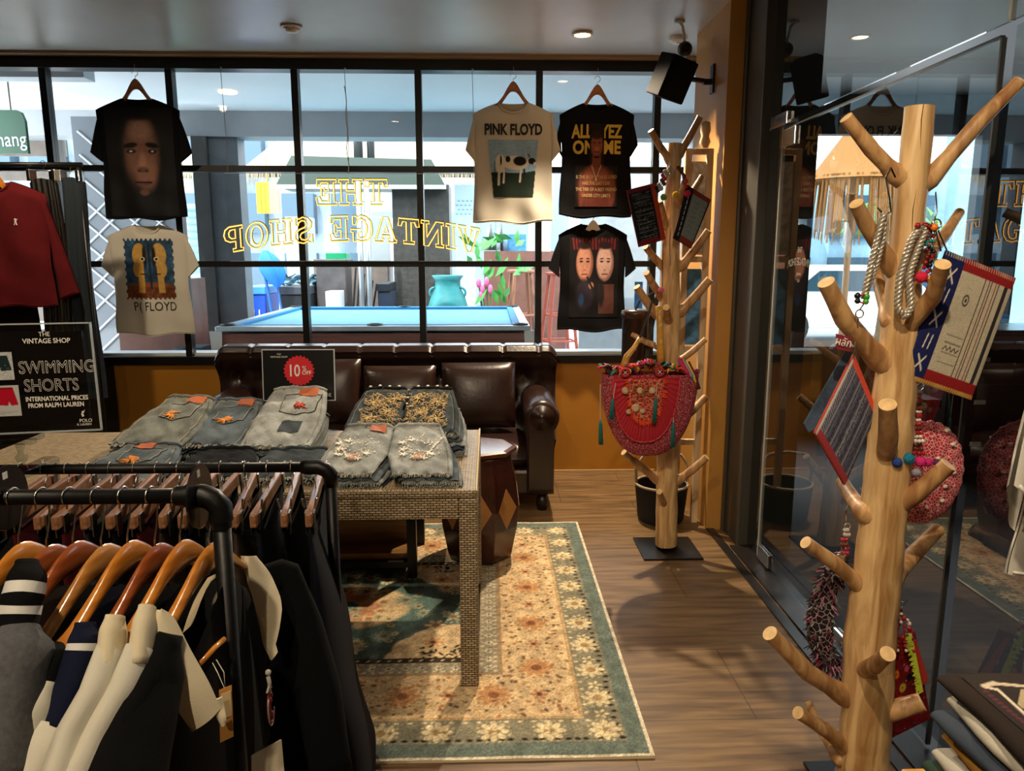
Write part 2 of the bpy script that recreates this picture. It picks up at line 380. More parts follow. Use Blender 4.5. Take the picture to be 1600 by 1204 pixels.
downlight((-.6, .35), True, 'lit round ceiling downlight above the front rack, left of the one over the aisle')
downlight((-.9, 2.9), True, 'lit round ceiling downlight above the wicker table')
downlight((-2.3, 3.6), True, 'added unseen ceiling downlight for the fill light over the far left garment rack')  # unseen fixture added to go with the left fill light
downlight((-.6, -1.0), True, 'added unseen ceiling downlight for the fill light at the rear of the room')  # unseen fixture added to go with the rear fill light
sd = empty('smoke_detector', (1.14, 4.68, CEIL), label='small flat white smoke detector on the ceiling beside the orange column', cat='smoke detector')
MB().lathe([(.055, -.001), (.055, -.018), (.04, -.03), (.001, -.03)], n=24).build('housing', mat('white_plastic', 'd5d0c6', .45), sd, smooth=True, angle=40)
MB().lathe([(.012, -.0305), (.012, -.036), (.001, -.036)], n=12).build('sensor', mat('lamp_off', '', 0), sd)
cm = empty('security_camera', (1.06, 4.35, CEIL), label='small black spherical security camera on a short stem above the speaker', cat='camera')
cp = at(1070, 77, 4.35) - Vector((1.06, 4.35, CEIL))
MB().lathe([(.03, -.001), (.03, -.012), (.012, -.016)], n=16).tube([(0, 0, -.01), (cp.x * .5, 0, -.03), (cp.x, cp.y, cp.z + .03)], .008).build('stem', mat('white_plastic', '', 0), cm, smooth=True)
MB().ball(cp, .042, 16).build('body', BLACKM, cm, smooth=True)
MB().lathe([(.022, -.045), (.022, -.03), (.001, -.03)], c=cp, axis='y', n=16).build('lens', mat('lens', '0a0a10', .05), cm)
sp = empty('wall_speaker', (1.235, 4.25, 2.50), label='black box loudspeaker on a wall bracket at the top of the orange column', cat='speaker')
c0 = at(1047, 121, 4.25) - Vector((1.235, 4.25, 2.5))
Ms = T(*c0) @ RY(math.radians(14)) @ RZ(math.radians(24)) @ RX(math.radians(14))
MB().prism([(-.085, -.09), (.085, -.09), (.06, .09), (-.06, .09)], (-.11, .11), M=Ms).build('cabinet', mat('speaker_black', '0a0a0b', .9, spec=.1), sp, bevel=.008)
MB().box((-.075, -.096, -.10), (.075, -.0905, .10), M=Ms).build('grille', mat('grille', '101012', .95, spec=.1), sp)
MB().box((-.012, -.03, -.075), (0, .03, .075)).box((-.055, -.012, -.03), (-.012, .012, .0)).tube([(-.05, 0, -.01), tuple(c0 + Vector((.05, 0, 0)))], .014).build('bracket', BLACKM, sp, bevel=.002)
# ------------------------------------------------------------ the veranda outside the window
VF = .20
CONC = mat('veranda_concrete', 'cfd2d3', .6, var=.1, vscale=3)
struct('floor_veranda', MB().box((-9, WY + .17, VF - .15), (1.9, 10.9, VF)), CONC)
struct('floor_street', MB().box((-30, 10.9, -.1), (30, 40, 0.02)).box((1.9, 6.4, -.1), (30, 10.9, .02)), mat('street_ground', 'c8c8c6', .8, var=.08, vscale=1))
struct('ceiling_veranda', MB().box((-6.5, WY + .12, 2.82), (1.9, 7.3, 2.95)), mat('veranda_ceiling', 'e6eaee', .7, var=.05, vscale=1))
GREYP = mat('grey_painted_concrete', '9da0a3', .7, var=.08, vscale=3)
struct('trim_6', MB().box((-6.5, 7.0, 2.60), (1.9, 7.28, 2.8199)), GREYP)
struct('trim_7', MB().box((-6.5, 5.4, 2.74), (-2.75, 5.55, 2.8199)), mat('white_cornice', 'c3c8cc', .6))
# grey pillars
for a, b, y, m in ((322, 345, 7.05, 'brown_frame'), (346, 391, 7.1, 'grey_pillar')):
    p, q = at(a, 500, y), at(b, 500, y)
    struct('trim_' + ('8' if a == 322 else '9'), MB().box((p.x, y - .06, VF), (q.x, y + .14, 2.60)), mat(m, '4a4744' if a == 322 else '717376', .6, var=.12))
# white ceiling lamp of the veranda
vl = empty('veranda_lamp', (*at(356, 146, 6.2).xy, 2.82), label='lit oval lamp on the white veranda ceiling at left, seen through the glass', cat='ceiling light')
MB().lathe([(.07, -.001), (.07, -.012), (.001, -.014)], n=20).build('lamp_ring', mat('veranda_lamp_glow', 'ffd9a0', .4, emit=3), vl)
# lattice screen and slatted wall at left
lw = MB(); L0, L1 = at(128, 300, 6.6), at(190, 300, 6.6)
lat = empty('lattice_screen', (L0.x, 6.6, VF), label='white diagonal lattice screen on a grey board at the left of the veranda', cat='lattice screen')
wd = L1.x - L0.x + .5
MB().box((-.05, .03, .0), (wd, .05, 2.5)).build('backing_board', mat('lattice_backing', '6e747a', .7), lat)
for k in range(24):
    z0 = .1 + k * .19
    for s in (1, -1):
        za, zb = (z0 - .75, z0) if s > 0 else (z0, z0 - .75)
        x0, x1 = 0, wd
        # clip to the board height
        pts = []
        for t in (0, 1): pts.append((x0 + (x1 - x0) * t, za + (zb - za) * t))
        if min(za, zb) < .27 or max(za, zb) > 2.45: continue
        lw.tube([(pts[0][0], .02, pts[0][1]), (pts[1][0], .02, pts[1][1])], .009, 4)
lw.build('slats', mat('lattice_white', 'd9dde2', .6), lat)
sl = empty('slatted_wall', (-5.4, 7.3, VF), label='dark wall with bright horizontal slats behind the green sign at far left', cat='slatted wall')
m = MB()
for k in range(9): m.box((0, 0, .5 + k * .22), (1.45, .03, .64 + k * .22))
m.build('slat', mat('weathered_board', '6f655c', .7, var=.2), sl)
MB().box((0, -.03, .3), (.08, 0, 2.4)).box((1.40, -.03, .3), (1.45, 0, 2.4)).build('post', mat('brown_frame', ''), sl)
# green sign reading Chang
g0, g1 = at(-70, 172, 5.9), at(46, 240, 5.9)
gs = empty('green_sign', ((g0.x + g1.x) / 2, 5.9, (g0.z + g1.z) / 2), label='green hanging sign with the white word Chang at far left', cat='sign')
w, h = (g1.x - g0.x) / 2, (g0.z - g1.z) / 2
MB().prism([(-w, -h), (w, -h), (w, h * .5), (w * .92, h * .9), (w * .8, h), (-w, h)], (-.015, .015), M=XZ).build('board', mat('sign_green', '0c4a30', .4), gs)
for q_ in (-.6, .6): MB().tube([(w * q_, 0, h), (w * q_, 0, 2.82 - (g0.z + g1.z) / 2)], .006).build('hanging_rod', DARKCH, gs)
text('Chang', .15, mat('sign_white', 'dfe8e2', .5), 'lettering', gs, T(w - .155, -.018, -.06) @ XZ @ RZ(.03), width=.8)
# thatched kiosk behind the veranda
THATCH = mat('thatch', '9c917a', .9, var=.35, vscale=20, bump=.6, bscale=40, stretch=(6, 1, 1))
def thatch(name, x0, x1, y0, z0, y1, z1, label, group=None):
    t = empty(name, ((x0 + x1) / 2, y0, z0), label=label, cat='thatched roof', group=group)
    r = random.Random(int(abs(x0) * 100))
    m = MB(); w = (x1 - x0) / 2
    m.grid(lambda u, v: (-w + 2 * w * u, (y1 - y0) * v, (z1 - z0) * v + .03 * math.sin(u * 60) * math.sin(v * 31)), 60, 14)
    m.grid(lambda u, v: (-w + 2 * w * u, (y1 - y0) * v, (z1 - z0) * v - .08), 8, 2)
    m.build('thatch_slope', THATCH, t, smooth=True)
    f = MB(); n = int((x1 - x0) / .018)
    for i in range(n):
        x = -w + 2 * w * i / n; l = r.uniform(.10, .22); dx = r.uniform(-.02, .02)
        f.tube([(x, -.01, .02), (x + dx, -.03 - r.random() * .02, -l)], [.010, .003], 3)
    f.build('fringe', THATCH, t); return t
a, b = at(372, 268, 11.2), at(770, 275, 11.2)
thatch('thatched_roof', a.x, b.x, 11.2, a.z, 13.5, a.z + .8, 'pale straw thatched roof with a ragged fringe behind the pool table')
a, b = at(282, 270, 11.4), at(322, 272, 11.4)
thatch('thatched_roof', a.x - .3, b.x, 11.4, a.z, 13, a.z + .6, 'short piece of straw thatched roof left of the grey veranda pillar')
# kiosk posts / dark stone pillar
def px_box(name, px0, py0, px1, py1, y, depth, m, label, cat, group=None, bevel=.0, floor=None):
    p, q = at(px0, py0, y), at(px1, py1, y); z0 = q.z if floor is None else floor
    t = MB().box((-(q.x - p.x) / 2, 0, 0), ((q.x - p.x) / 2, depth, p.z - z0)).build(name, m, None, bevel=bevel, loc=((p.x + q.x) / 2, y, z0))
    return tag(t, label, cat, group)
px_box('stone_pillar', 612, 288, 704, 480, 9.75, .6, mat('dark_stone', '35332f', .6, var=.4, vscale=14, bump=.5, bscale=30), 'square pillar of dark rough stone behind the pool table', 'pillar', floor=VF)
hd = empty('cooker_hood', (at(565, 268, 9.5).x, 9.5, at(565, 268, 9.5).z), label='long grey green trapezoid metal hood above the open kitchen outside', cat='hood')
pq = [at(x, y, 9.5) - hd.location for x, y in ((430, 291), (697, 293), (674, 249), (455, 243))]
MB().prism([(p.x, p.z) for p in pq], (-.8, 0), M=T(0, 0, 0) @ XZ).build('hood_shell', mat('hood_metal', '465049', .45, .5), hd)
MB().box((pq[0].x, -.03, pq[0].z - .03), (pq[1].x, -.001, pq[0].z + .02)).build('hood_rim', mat('hood_rim', 'aab4b4', .4, .4), hd)
MB().tube([(-.1, .4, .15), (-.1, .4, 1.0)], .06).tube([(.06, .4, .15), (.06, .4, 1.0)], .05).build('flue_pipe', mat('flue', '4f5254', .4, .6), hd, smooth=True)
for i, (x, lb) in enumerate(((566, 'left one of two thin steel posts in front of the dark stone pillar'), (578, 'right one of two thin steel posts in front of the dark stone pillar'))):
    p = at(x, 470, 9.0); tag(MB().tube([(0, 0, 0), (0, 0, 2.2)], .033).lathe([(.038, 0), (.038, .012), (.001, .012)], n=12).build('steel_post', mat('steel_post', 'a9b0b3', .35, .7), loc=(p.x, 9.0, VF), smooth=True), lb, 'post')
# orange box sign
ob = empty('hanging_banner', (at(418, 309, 11.12).x, 11.12, at(418, 309, 11.12).z), label='orange and brown ribbed panel hanging under the thatched roof', cat='panel')
ob.scale = (1.15, 1.15, 1.15)
MB().box((-.14, 0, -.19), (.02, .05, .19)).build('orange_half', mat('orange_panel', 'f0a020', .5), ob)
MB().box((.021, 0, -.19), (.14, .05, .19)).build('brown_half', mat('brown_panel', 'a8896e', .6), ob)
MB().box((-.09, -.012, -.19), (-.08, 0, .19)).box((-.04, -.012, -.19), (-.03, 0, .19)).tube([(0, .02, .19), (0, .02, .5)], .006).build('rib', mat('orange_panel', ''), ob)
# kitchen counters
px_box('kitchen_counter', 640 - 150, 411, 607, 474, 10.0, .6, mat('counter_front', '6d625a', .6, var=.2), 'grey brown kitchen counter left of the stone pillar', 'counter', floor=VF)
px_box('white_refrigerator', 575, 338, 611, 420, 10.75, .6, mat('white_enamel', 'dfe6ea', .35), 'tall white refrigerator beside the stone pillar', 'refrigerator', bevel=.02, floor=VF)
px_box('steel_oven', 444, 338, 482, 400, 10.65, .5, mat('steel_oven', 'a8acae', .35, .4), 'grey steel oven under the left end of the hood', 'oven', bevel=.02, floor=VF)
px_box('green_tray', 508, 395, 541, 411, 10.1, .3, mat('green_plastic', '18a86c', .4), 'green plastic tray on the kitchen counter', 'tray', bevel=.01)
# black garbage bins and blue things
def bin_(px0, px1, py0, y, m, lid, label, num=None):
    p, q = at(px0, py0, y), at(px1, py0, y); w = (q.x - p.x) / 2; h = p.z - VF
    t = empty('trash_bin', ((p.x + q.x) / 2, y, VF), label=label, cat='trash bin')
    MB().add([(-w * .82, -.0, 0), (w * .82, 0, 0), (w * .82, .5, 0), (-w * .82, .5, 0), (-w, -.04, h * .9), (w, -.04, h * .9), (w, .56, h * .9), (-w, .56, h * .9)], [(3, 2, 1, 0), (4, 5, 6, 7), (0, 1, 5, 4), (1, 2, 6, 5), (2, 3, 7, 6), (3, 0, 4, 7)]).build('bin_body', m, t, bevel=.015)
    MB().box((-w * 1.04, -.06, h * .901), (w * 1.04, .58, h)).build('bin_lid', lid, t, bevel=.012)
    if num: text(num, .13, mat('sign_white', ''), 'lettering', t, T(0, -.046, h * .66) @ RX(-.05) @ XZ)
    return t
BLUEP = mat('blue_plastic', '1550c8', .4)
bin_(385, 416, 447, 9.2, BLUEP, mat('blue_lid', '3f8fe8', .4), 'blue wheeled bin numbered 11 behind the pool table', '11')
bin_(437, 485, 447, 9.0, mat('black_bin', '1c2026', .5), mat('grey_lid', '3a4048', .5), 'large black garbage bin with a crumpled bag behind the pool table')
bin_(590, 610, 442, 9.1, mat('navy_bin', '1f2c40', .5), mat('navy_lid', '101820', .5), 'navy bin with a black lid beside the stone pillar')
gb = MB(); gp = at(461, 447, 9.0)
gb.grid(lambda u, v: ((.22 + .05 * math.sin(v * 9 + u * 50)) * math.cos(2 * PI * u), (.16 + .03 * math.sin(v * 9 + u * 50)) * math.sin(2 * PI * u), .11 * (1 - v) + .02 * math.sin(u * 44)), 48, 5, wrap=True)
tag(gb.build('garbage_bag', mat('bag_blue_grey', '5f8390', .3), loc=(gp.x, 9.26, gp.z + .012), smooth=True), 'crumpled blue grey plastic bag on the black garbage bin', 'bag')
uf = empty('folded_parasol', (at(424, 460, 8.8).x, 8.8, VF), label='folded bright blue parasol leaning on its stand behind the pool table', cat='parasol')
pa, pb = at(432, 478, 8.8) - uf.location, at(408, 398, 8.8) - uf.location
MB().tube([(pa.x + .03, 0, 0), pb], .018).tube([(pa.x + .15, 0, 0), (pb.x + .12, .05, pb.z - .1)], .012).build('pole', mat('blue_pole', '2a62a8', .4), uf)
MB().grid(lambda u, v: ((pb.x + .05 + v * .12) + (.02 + .1 * math.sin(PI * v) ** .7) * (1 + .3 * math.cos(2 * PI * u * 5)) * math.cos(2 * PI * u), (.02 + .07 * math.sin(PI * v)) * math.sin(2 * PI * u), pb.z + .05 - v * .42), 30, 8, wrap=True).build('canopy', mat('blue_cloth', '1d78e0', .6), uf, smooth=True)
# steel trolley with hoses
tr = empty('kitchen_trolley', (at(529, 470, 9.15).x, 9.15, VF), label='dark kitchen trolley with rods and hoses beside the white box', cat='trolley')
MB().box((-.26, 0, .25), (.1, .4, 1.25)).box((-.28, -.02, 1.26), (.12, .42, 1.3)).build('trolley_body', mat('trolley_dark', '4e4a4a', .5, var=.3), tr, bevel=.01)
for x_ in (-.23, .07):
    for y_ in (.03, .37): MB().tube([(x_, y_, 0), (x_, y_, .26)], .02, 8).build('leg', mat('trolley_dark', ''), tr)
m = MB()
for k in range(6): m.tube([(.14 + k * .045, .1, .5), (.2 + k * .05, .15, 1.2 - .04 * k)], .012)
m.build('rod', mat('rod_metal', '4a4a50', .3, .7), tr)
px_box('white_box', 508, 455, 531, 478, 8.75, .3, mat('white_enamel', ''), 'small white box on the ground in front of the trolley', 'box', bevel=.01, floor=VF)
# glass windbreak, green raft and louvred shop across the street, left of the pillar
lk = px_box('louvred_kiosk', 286, 318, 330, 432, 12, 1.2, mat('kiosk_blue', '8fb0bc', .5, var=.1), 'pale blue kiosk with horizontal louvres left of the grey pillar', 'kiosk', floor=.02)
m = MB(); p, q = at(286, 318, 11.9) - lk.location, at(330, 425, 11.9) - lk.location
for k in range(10): z = q.z + (p.z - q.z) * k / 10; m.box((p.x, -.06, z), (q.x, .0, z + .03))
m.build('louvres', mat('louvre_dark', '5c8290', .5), lk)
tag(MB().box((-.6, 0, 0), (.35, .5, .42)).box((-.64, -.04, .42), (.39, .54, .47)).build('green_crate', mat('crate_green', '12b48a', .4), loc=(at(318, 480, 8.6).x - .1, 8.6, at(318, 497, 8.6).z - .02), bevel=.02), 'large bright green plastic crate left of the grey pillar', 'crate')
px_box('crate_table', 296, 498, 341, 520, 8.55, .7, mat('counter_front', ''), 'low grey table under the bright green crate', 'table', floor=VF)
# street backdrop: pale buildings
m = MB()
for i in range(9):
    for j in range(3): m.box((-12.8 + i * 1.25, 19.6, .6 + j * 1.5), (-12.0 + i * 1.25, 19.99, 1.6 + j * 1.5))
struct('window_3', m, mat('far_windows', '3c5566', .2))
m = MB()
for i in range(5): m.box((-2.9 + i * .8, 18.9, .3), (-2.25 + i * .8, 18.99, 2.6))
struct('window_4', m, mat('far_shutters', '6b7f8c', .5))
m = MB()
for i in range(9): m.box((3.4 + i * 1.3, 15.9, .4), (4.3 + i * 1.3, 15.99, 1.5)).box((3.4 + i * 1.3, 15.9, 1.9), (4.3 + i * 1.3, 15.99, 2.8))
struct('window_5', m, mat('far_windows', ''))
struct('wall_street', MB().box((-14, 20, 0), (-3.5, 20.3, 5)).box((-3.2, 19, 0), (1.2, 19.3, 3.4)), mat('street_facade', '8fa0ac', .8, var=.35, vscale=.9))
rs = px_box('roller_shutter', 710, 288, 742, 400, 12.5, .2, mat('shutter_blue', 'b4d0e0', .5), 'pale blue roller shutter with rows of small slots beyond the dark pillar', 'shutter', floor=.02)
m = MB(); p, q = at(712, 312, 12.45) - rs.location, at(740, 335, 12.45) - rs.location
for j in range(4):
    for i in range(4): m.box((p.x + .07 * i + .03 * (j % 2), -.01, q.z + .07 * j), (p.x + .07 * i + .03 * (j % 2) + .035, .02, q.z + .07 * j + .02))
m.build('slots', mat('slot', '7f9fb0', .5), rs)
# brown bar counter with bottles, at right
px_box('bar_counter', 756, 392, 885, 470, 9.8, .7, mat('bar_wood', '6c4a40', .5, var=.2), 'brown wooden bar counter behind the white printed shirt', 'counter', floor=VF)
for i in range(7):
    p = at(757 + i * 5.4, 391, 10.0 + .08 * (i % 2)); h = .24 + .05 * (i % 3)
    m = MB().lathe([(.03, 0), (.032, h * .6), (.012, h * .75), (.012, h), (.001, h)], n=10)
    tag(m.build('bottle', mat(('bottle_glass_a', 'bottle_glass_b', 'bottle_glass_c')[i % 3], ('6c86a0', '9fb4c4', '43524c')[i % 3], .15), loc=(p.x, p.y, p.z), smooth=True), 'glass bottle in the row on the brown bar counter', 'bottle', 'bottles on the brown bar counter')
px_box('blue_printed_box', 782, 366, 822, 391, 10.1, .2, mat('box_blue', '3c7aa0', .5, var=.3, vscale=20), 'blue and white printed box on the brown bar counter', 'box', floor=at(780, 392, 9.8).z + .001)
def stool(px, y, pytop, m, label, sc=1):
    p = at(px, pytop, y); h = p.z - VF
    t = empty('bar_stool', (p.x, y, VF), rz=.2, label=label, cat='bar stool')
    MB().lathe([(.15, h - .04), (.17, h - .03), (.17, h - .005), (.14, h)], n=20).build('seat', m, t)
    for sx, sy in ((1, 1), (1, -1), (-1, 1), (-1, -1)): MB().tube([(sx * .2, sy * .2, 0), (sx * .1, sy * .1, h - .03)], .022, 6).build('leg', m, t)
    for z in (.3, .62):
        k = .2 - .1 * z / h; m2 = MB()
        for a, b in (((k, k), (k, -k)), ((k, -k), (-k, -k)), ((-k, -k), (-k, k)), ((-k, k), (k, k))): m2.tube([(*a, z), (*b, z)], .012, 6)
        m2.build('stretcher', m, t)
stool(814, 9.2, 421, mat('stool_wood', '9d6a50', .5), 'wooden bar stool right of the pink flowers')
stool(874, 9.2, 425, mat('stool_red', '8c4030', .5), 'reddish wooden bar stool between the two hanging rows of shirts')
# outside wall at right and poster
px_box('grey_cabinet', 866, 268, 888, 385, 10.6, .5, mat('cabinet_blue_grey', '7f97b4', .5), 'tall blue grey cabinet behind the white printed shirt', 'cabinet', floor=VF)
struct('wall_veranda_right', MB().box((1.05, 8.6, VF), (2.4, 8.7, 2.6)).box((1.9, WY + .2, 0), (2.0, 8.3, 2.82)), mat('pale_wall', '9aa2a6', .6, var=.08))
px_box('blue_poster', 992, 440, 1003, 493, 6.4, .01, mat('poster_blue', '3a8fd0', .5, var=.5, vscale=9), 'narrow blue and white poster beside the far tree stand', 'poster')
# turquoise vase
vp = at(700, 470, 8.85)
vs = empty('turquoise_urn', (vp.x, 8.85, VF), label='large turquoise two-handled clay urn behind the pool table', cat='urn')
zt = at(700, 430, 8.85).z - VF
MB().lathe([(.12, 0), (.17, .1), (.25, zt * .45), (.26, zt * .6), (.2, zt * .78), (.15, zt * .88), (.15, zt * .95), (.19, zt), (.17, zt), (.13, zt * .93), (.001, zt * .8)], n=32).build('urn_body', mat('turquoise_glaze', '2c8488', .5, var=.15, vscale=12, bump=.2, bscale=14), vs, smooth=True)
for s in (1, -1): MB().tube(arc((s * .15, -.05, zt * .82), .06, -PI / 2 if s > 0 else PI / 2, PI / 2 if s > 0 else 1.5 * PI, 8), .014).build('handle', mat('turquoise_glaze', ''), vs, smooth=True)
# pink ginger flowers
fp = at(770, 470, 8.9)
fl = empty('flowering_plant', (fp.x, 8.9, VF), label='green plant with pink cone flowers between the urn and the bar counter', cat='plant')
rr = random.Random(3); lf = MB(); pf = MB(); stm = MB()
for k in range(34):
    a = rr.uniform(-.26, .3); z0 = rr.uniform(.75, 1.55); l = rr.uniform(.12, .28); an = rr.uniform(.2, 2.9); dx, dz = math.cos(an), math.sin(an); w = .035
    y = rr.uniform(-.2, .1)
    lf.add([(a, y, z0), (a + dx * l * .5 - dz * w, y + .03, z0 + dz * l * .5 + dx * w), (a + dx * l, y + .01, z0 + dz * l), (a + dx * l * .5 + dz * w, y - .03, z0 + dz * l * .5 - dx * w)], [(0, 1, 2, 3)])
for px, py in ((748, 442), (754, 452), (760, 440), (752, 462), (766, 452)):
    p = at(px, py, 8.8) - fl.location; MB().ball(p, .05, 8, sq=(.6, .6, 1.2)).build('flower', mat('pink_petals', 'e868a0', .5), fl, smooth=True); stm.tube([(p.x * .4, .05, 0), p], .008, 5)
lf.build('leaves', mat('leaf_green', '3f8f3c', .5, var=.4), fl); stm.build('stems', mat('stem_green', '4f7a3c', .6), fl)
MB().lathe([(.14, 0), (.19, .35), (.2, .36), (.17, .36), (.001, .33)], n=20).build('pot', mat('dark_pot', '3c3836', .6), fl, smooth=True, angle=30)
# ------------------------------------------------------------ pool table
PZ = .99
A, B, C_, D = atz(335, 510, PZ), atz(829, 509, PZ), atz(806, 478, PZ), atz(402, 479, PZ)
px0, px1, py0, py1 = A.x, B.x, A.y, D.y
pt = empty('pool_table', ((px0 + px1) / 2, (py0 + py1) / 2, VF), label='pool table with pale blue cloth and brown wooden sides outside the window', cat='pool table')
hw, hd2, tz = (px1 - px0) / 2, (py1 - py0) / 2, PZ - VF
CLOTH = mat('pool_cloth', '3f9ab0', .8, sheen=.2)
MB().box((-hw + .14, -hd2 + .14, tz - .06), (hw - .14, hd2 - .14, tz - .025)).build('playing_surface', CLOTH, pt)
for a, b in (((-hw + .08, -hd2 + .08), (hw - .08, -hd2 + .14)), ((-hw + .08, hd2 - .14), (hw - .08, hd2 - .08)), ((-hw + .08, -hd2 + .141), (-hw + .14, hd2 - .141)), ((hw - .14, -hd2 + .141), (hw - .08, hd2 - .141))):
    MB().box((*a, tz - .05), (*b, tz + .004)).build('cushion', mat('cushion_blue', '2e7cb0', .8), pt, bevel=.008)
RAIL = mat('pool_rail', '9fb2bc', .35, .3)
for a, b in (((-hw, -hd2), (hw, -hd2 + .079)), ((-hw, hd2 - .079), (hw, hd2)), ((-hw, -hd2 + .08), (-hw + .079, hd2 - .08)), ((hw - .079, -hd2 + .08), (hw, hd2 - .08))):
    MB().box((*a, tz - .04), (*b, tz)).build('rail', RAIL, pt, bevel=.008)
MB().box((-hw + .03, -hd2 + .03, tz - .42), (hw - .03, hd2 - .03, tz - .061)).build('cabinet', woodmat('pool_wood', '5a3630', '7a4c42', 3, .45, (.6, 6, 6)), pt, bevel=.005)
for x in (-1, 0, 1):
    for y in (-1, 1): MB().lathe([(.065, tz + .001), (.065, tz + .012), (.048, tz + .012), (.045, tz - .02)], c=(x * (hw - .08), y * (hd2 - .08), 0), n=18, cap=False).build('pocket', mat('pocket_black', '15181c', .5), pt, smooth=True)
for x in (-1, 1):
    for y in (-1, 1): MB().box((x * (hw - .12) - .08, y * (hd2 - .12) - .08, 0), (x * (hw - .12) + .08, y * (hd2 - .12) + .08, tz - .42)).build('leg', mat('pool_leg', '4c342e', .5), pt, bevel=.01)
    MB().prism([(-.03, 0), (.03, 0), (.05, .38), (-.05, .38)], .012, M=T(x * (hw - .0), -hd2 + .028, tz - .42) @ XZ).build('corner_strap', mat('corner_metal', 'b9bcb8', .35, .6), pt)
MB().tube([(-.62, -hd2 + .01, tz - .40), (-.62, -hd2 - .02, tz - .35), (-.2, -hd2 - .02, tz - .35), (-.2, -hd2 + .01, tz - .40)], .012).build('ball_return', CHROME, pt, smooth=True)
# things low at the left, seen under the white shirt
px_box('brown_cupboard', 178, 436, 300, 556, 6.1, .4, mat('cupboard_brown', '6b463a', .5, var=.2), 'brown wooden cupboard low behind the left hanging shirts', 'cupboard', floor=VF)
m = MB().lathe([(.16, 0), (.16, .3), (.12, .34), (.001, .34)], n=24)
tag(m.build('round_fan_heater', mat('dark_teal_metal', '33525e', .4, .4), loc=(at(300, 530, 6.2).x, 6.2, VF + .46), rot=(PI / 2, 0, 0)), 'round dark metal fan casing beside the pool table', 'fan')
px_box('fan_stand', 285, 543, 315, 560, 5.9, .25, mat('dark_teal_metal', ''), 'low metal stand under the round fan casing', 'stand', floor=VF)
# ------------------------------------------------------------ dim neighbouring room behind the glass partition
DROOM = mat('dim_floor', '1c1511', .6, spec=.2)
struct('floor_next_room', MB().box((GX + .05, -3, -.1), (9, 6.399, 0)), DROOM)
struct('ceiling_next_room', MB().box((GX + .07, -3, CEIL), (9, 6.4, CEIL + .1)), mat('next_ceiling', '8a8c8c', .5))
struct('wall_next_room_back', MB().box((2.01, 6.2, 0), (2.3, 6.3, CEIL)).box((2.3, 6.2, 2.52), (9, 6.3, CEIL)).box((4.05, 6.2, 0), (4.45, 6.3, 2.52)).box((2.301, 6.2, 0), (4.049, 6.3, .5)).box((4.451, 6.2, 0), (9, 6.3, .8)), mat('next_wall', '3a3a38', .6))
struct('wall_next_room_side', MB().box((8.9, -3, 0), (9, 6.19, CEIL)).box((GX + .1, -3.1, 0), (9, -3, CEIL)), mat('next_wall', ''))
cb = empty('drawer_cabinet', (4.3, 5.0, 0), label='long dark wooden cabinet with small labelled drawers behind the glass partition', cat='cabinet')
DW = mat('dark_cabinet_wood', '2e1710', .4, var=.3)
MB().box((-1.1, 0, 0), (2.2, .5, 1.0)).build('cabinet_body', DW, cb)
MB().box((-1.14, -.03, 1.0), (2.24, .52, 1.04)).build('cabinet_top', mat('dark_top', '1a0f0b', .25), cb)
for i in range(8):
    for j in range(3):
        d = MB().box((-1.05 + i * .4, -.02, .1 + j * .3), (-.69 + i * .4, -.001, .36 + j * .3)).build('drawer', DW, cb)
        MB().box((-.91 + i * .4, -.026, .22 + j * .3), (-.83 + i * .4, -.0201, .25 + j * .3)).build('label_holder', mat('label_pale', 'b8a890', .5), d)
for dx, dy, h, lb in ((0, 0, .34, 'left one of the two cardboard cartons behind the glass door'), (.42, .05, .33, 'right one of the two cardboard cartons behind the glass door')):
    bx = empty('cardboard_box', (2.15 + dx, 4.75 + dy, .62), label=lb, cat='box')
    MB().box((-.2, 0, 0), (.2, .35, h)).build('carton', mat('cardboard', '9a6c3c', .7), bx, bevel=.004); MB().box((-.03, -.002, .0), (.03, -.0002, h)).build('tape', mat('tape', 'b88a50', .3), bx)
bt = empty('low_wooden_table', (2.35, 4.95, 0), label='dark wooden table under the cardboard boxes behind the glass', cat='table')
MB().box((-.5, -.3, .57), (.6, .3, .62)).build('tabletop', DW, bt)
for x in (-.45, .55):
    for y in (-.25, .25): MB().box((x - .03, y - .03, 0), (x + .03, y + .03, .57)).build('leg', DW, bt)
# street seen past the neighbouring room
um = empty('thatched_parasol', (4.6, 9.5, 0.02), label='straw thatched beach parasol on the street behind the glass partition', cat='parasol')
MB().tube([(0, 0, 0), (0, 0, 2.5)], .04).build('pole', mat('parasol_pole', '8a6a48', .6), um, smooth=True)
STRAW = mat('straw', '9a6c38', .9, var=.3, vscale=30, bump=.5, stretch=(8, 8, 1))
MB().lathe([(.02, 3.5), (.10, 3.1), (.45, 2.6), (.62, 2.45)], n=28, cap=False).build('thatch_cone', STRAW, um, smooth=True)
m = MB(); rr = random.Random(5)
for i in range(150): a = rr.uniform(0, 2 * PI); m.tube([(.58 * math.cos(a), .58 * math.sin(a), 2.5), (.64 * math.cos(a), .64 * math.sin(a), rr.uniform(1.65, 1.85))], [.014, .006], 3)
m.build('straw_fringe', STRAW, um)
pm = empty('palm_tree', (5.75, 10.7, 0.02), label='small green palm beside the thatched parasol behind the glass partition', cat='palm')
MB().tube([(0, 0, 0), (.05, 0, 1.1), (0, 0, 2.2)], [.09, .07, .05]).build('trunk', mat('palm_trunk', '6f5a40', .8), pm, smooth=True)
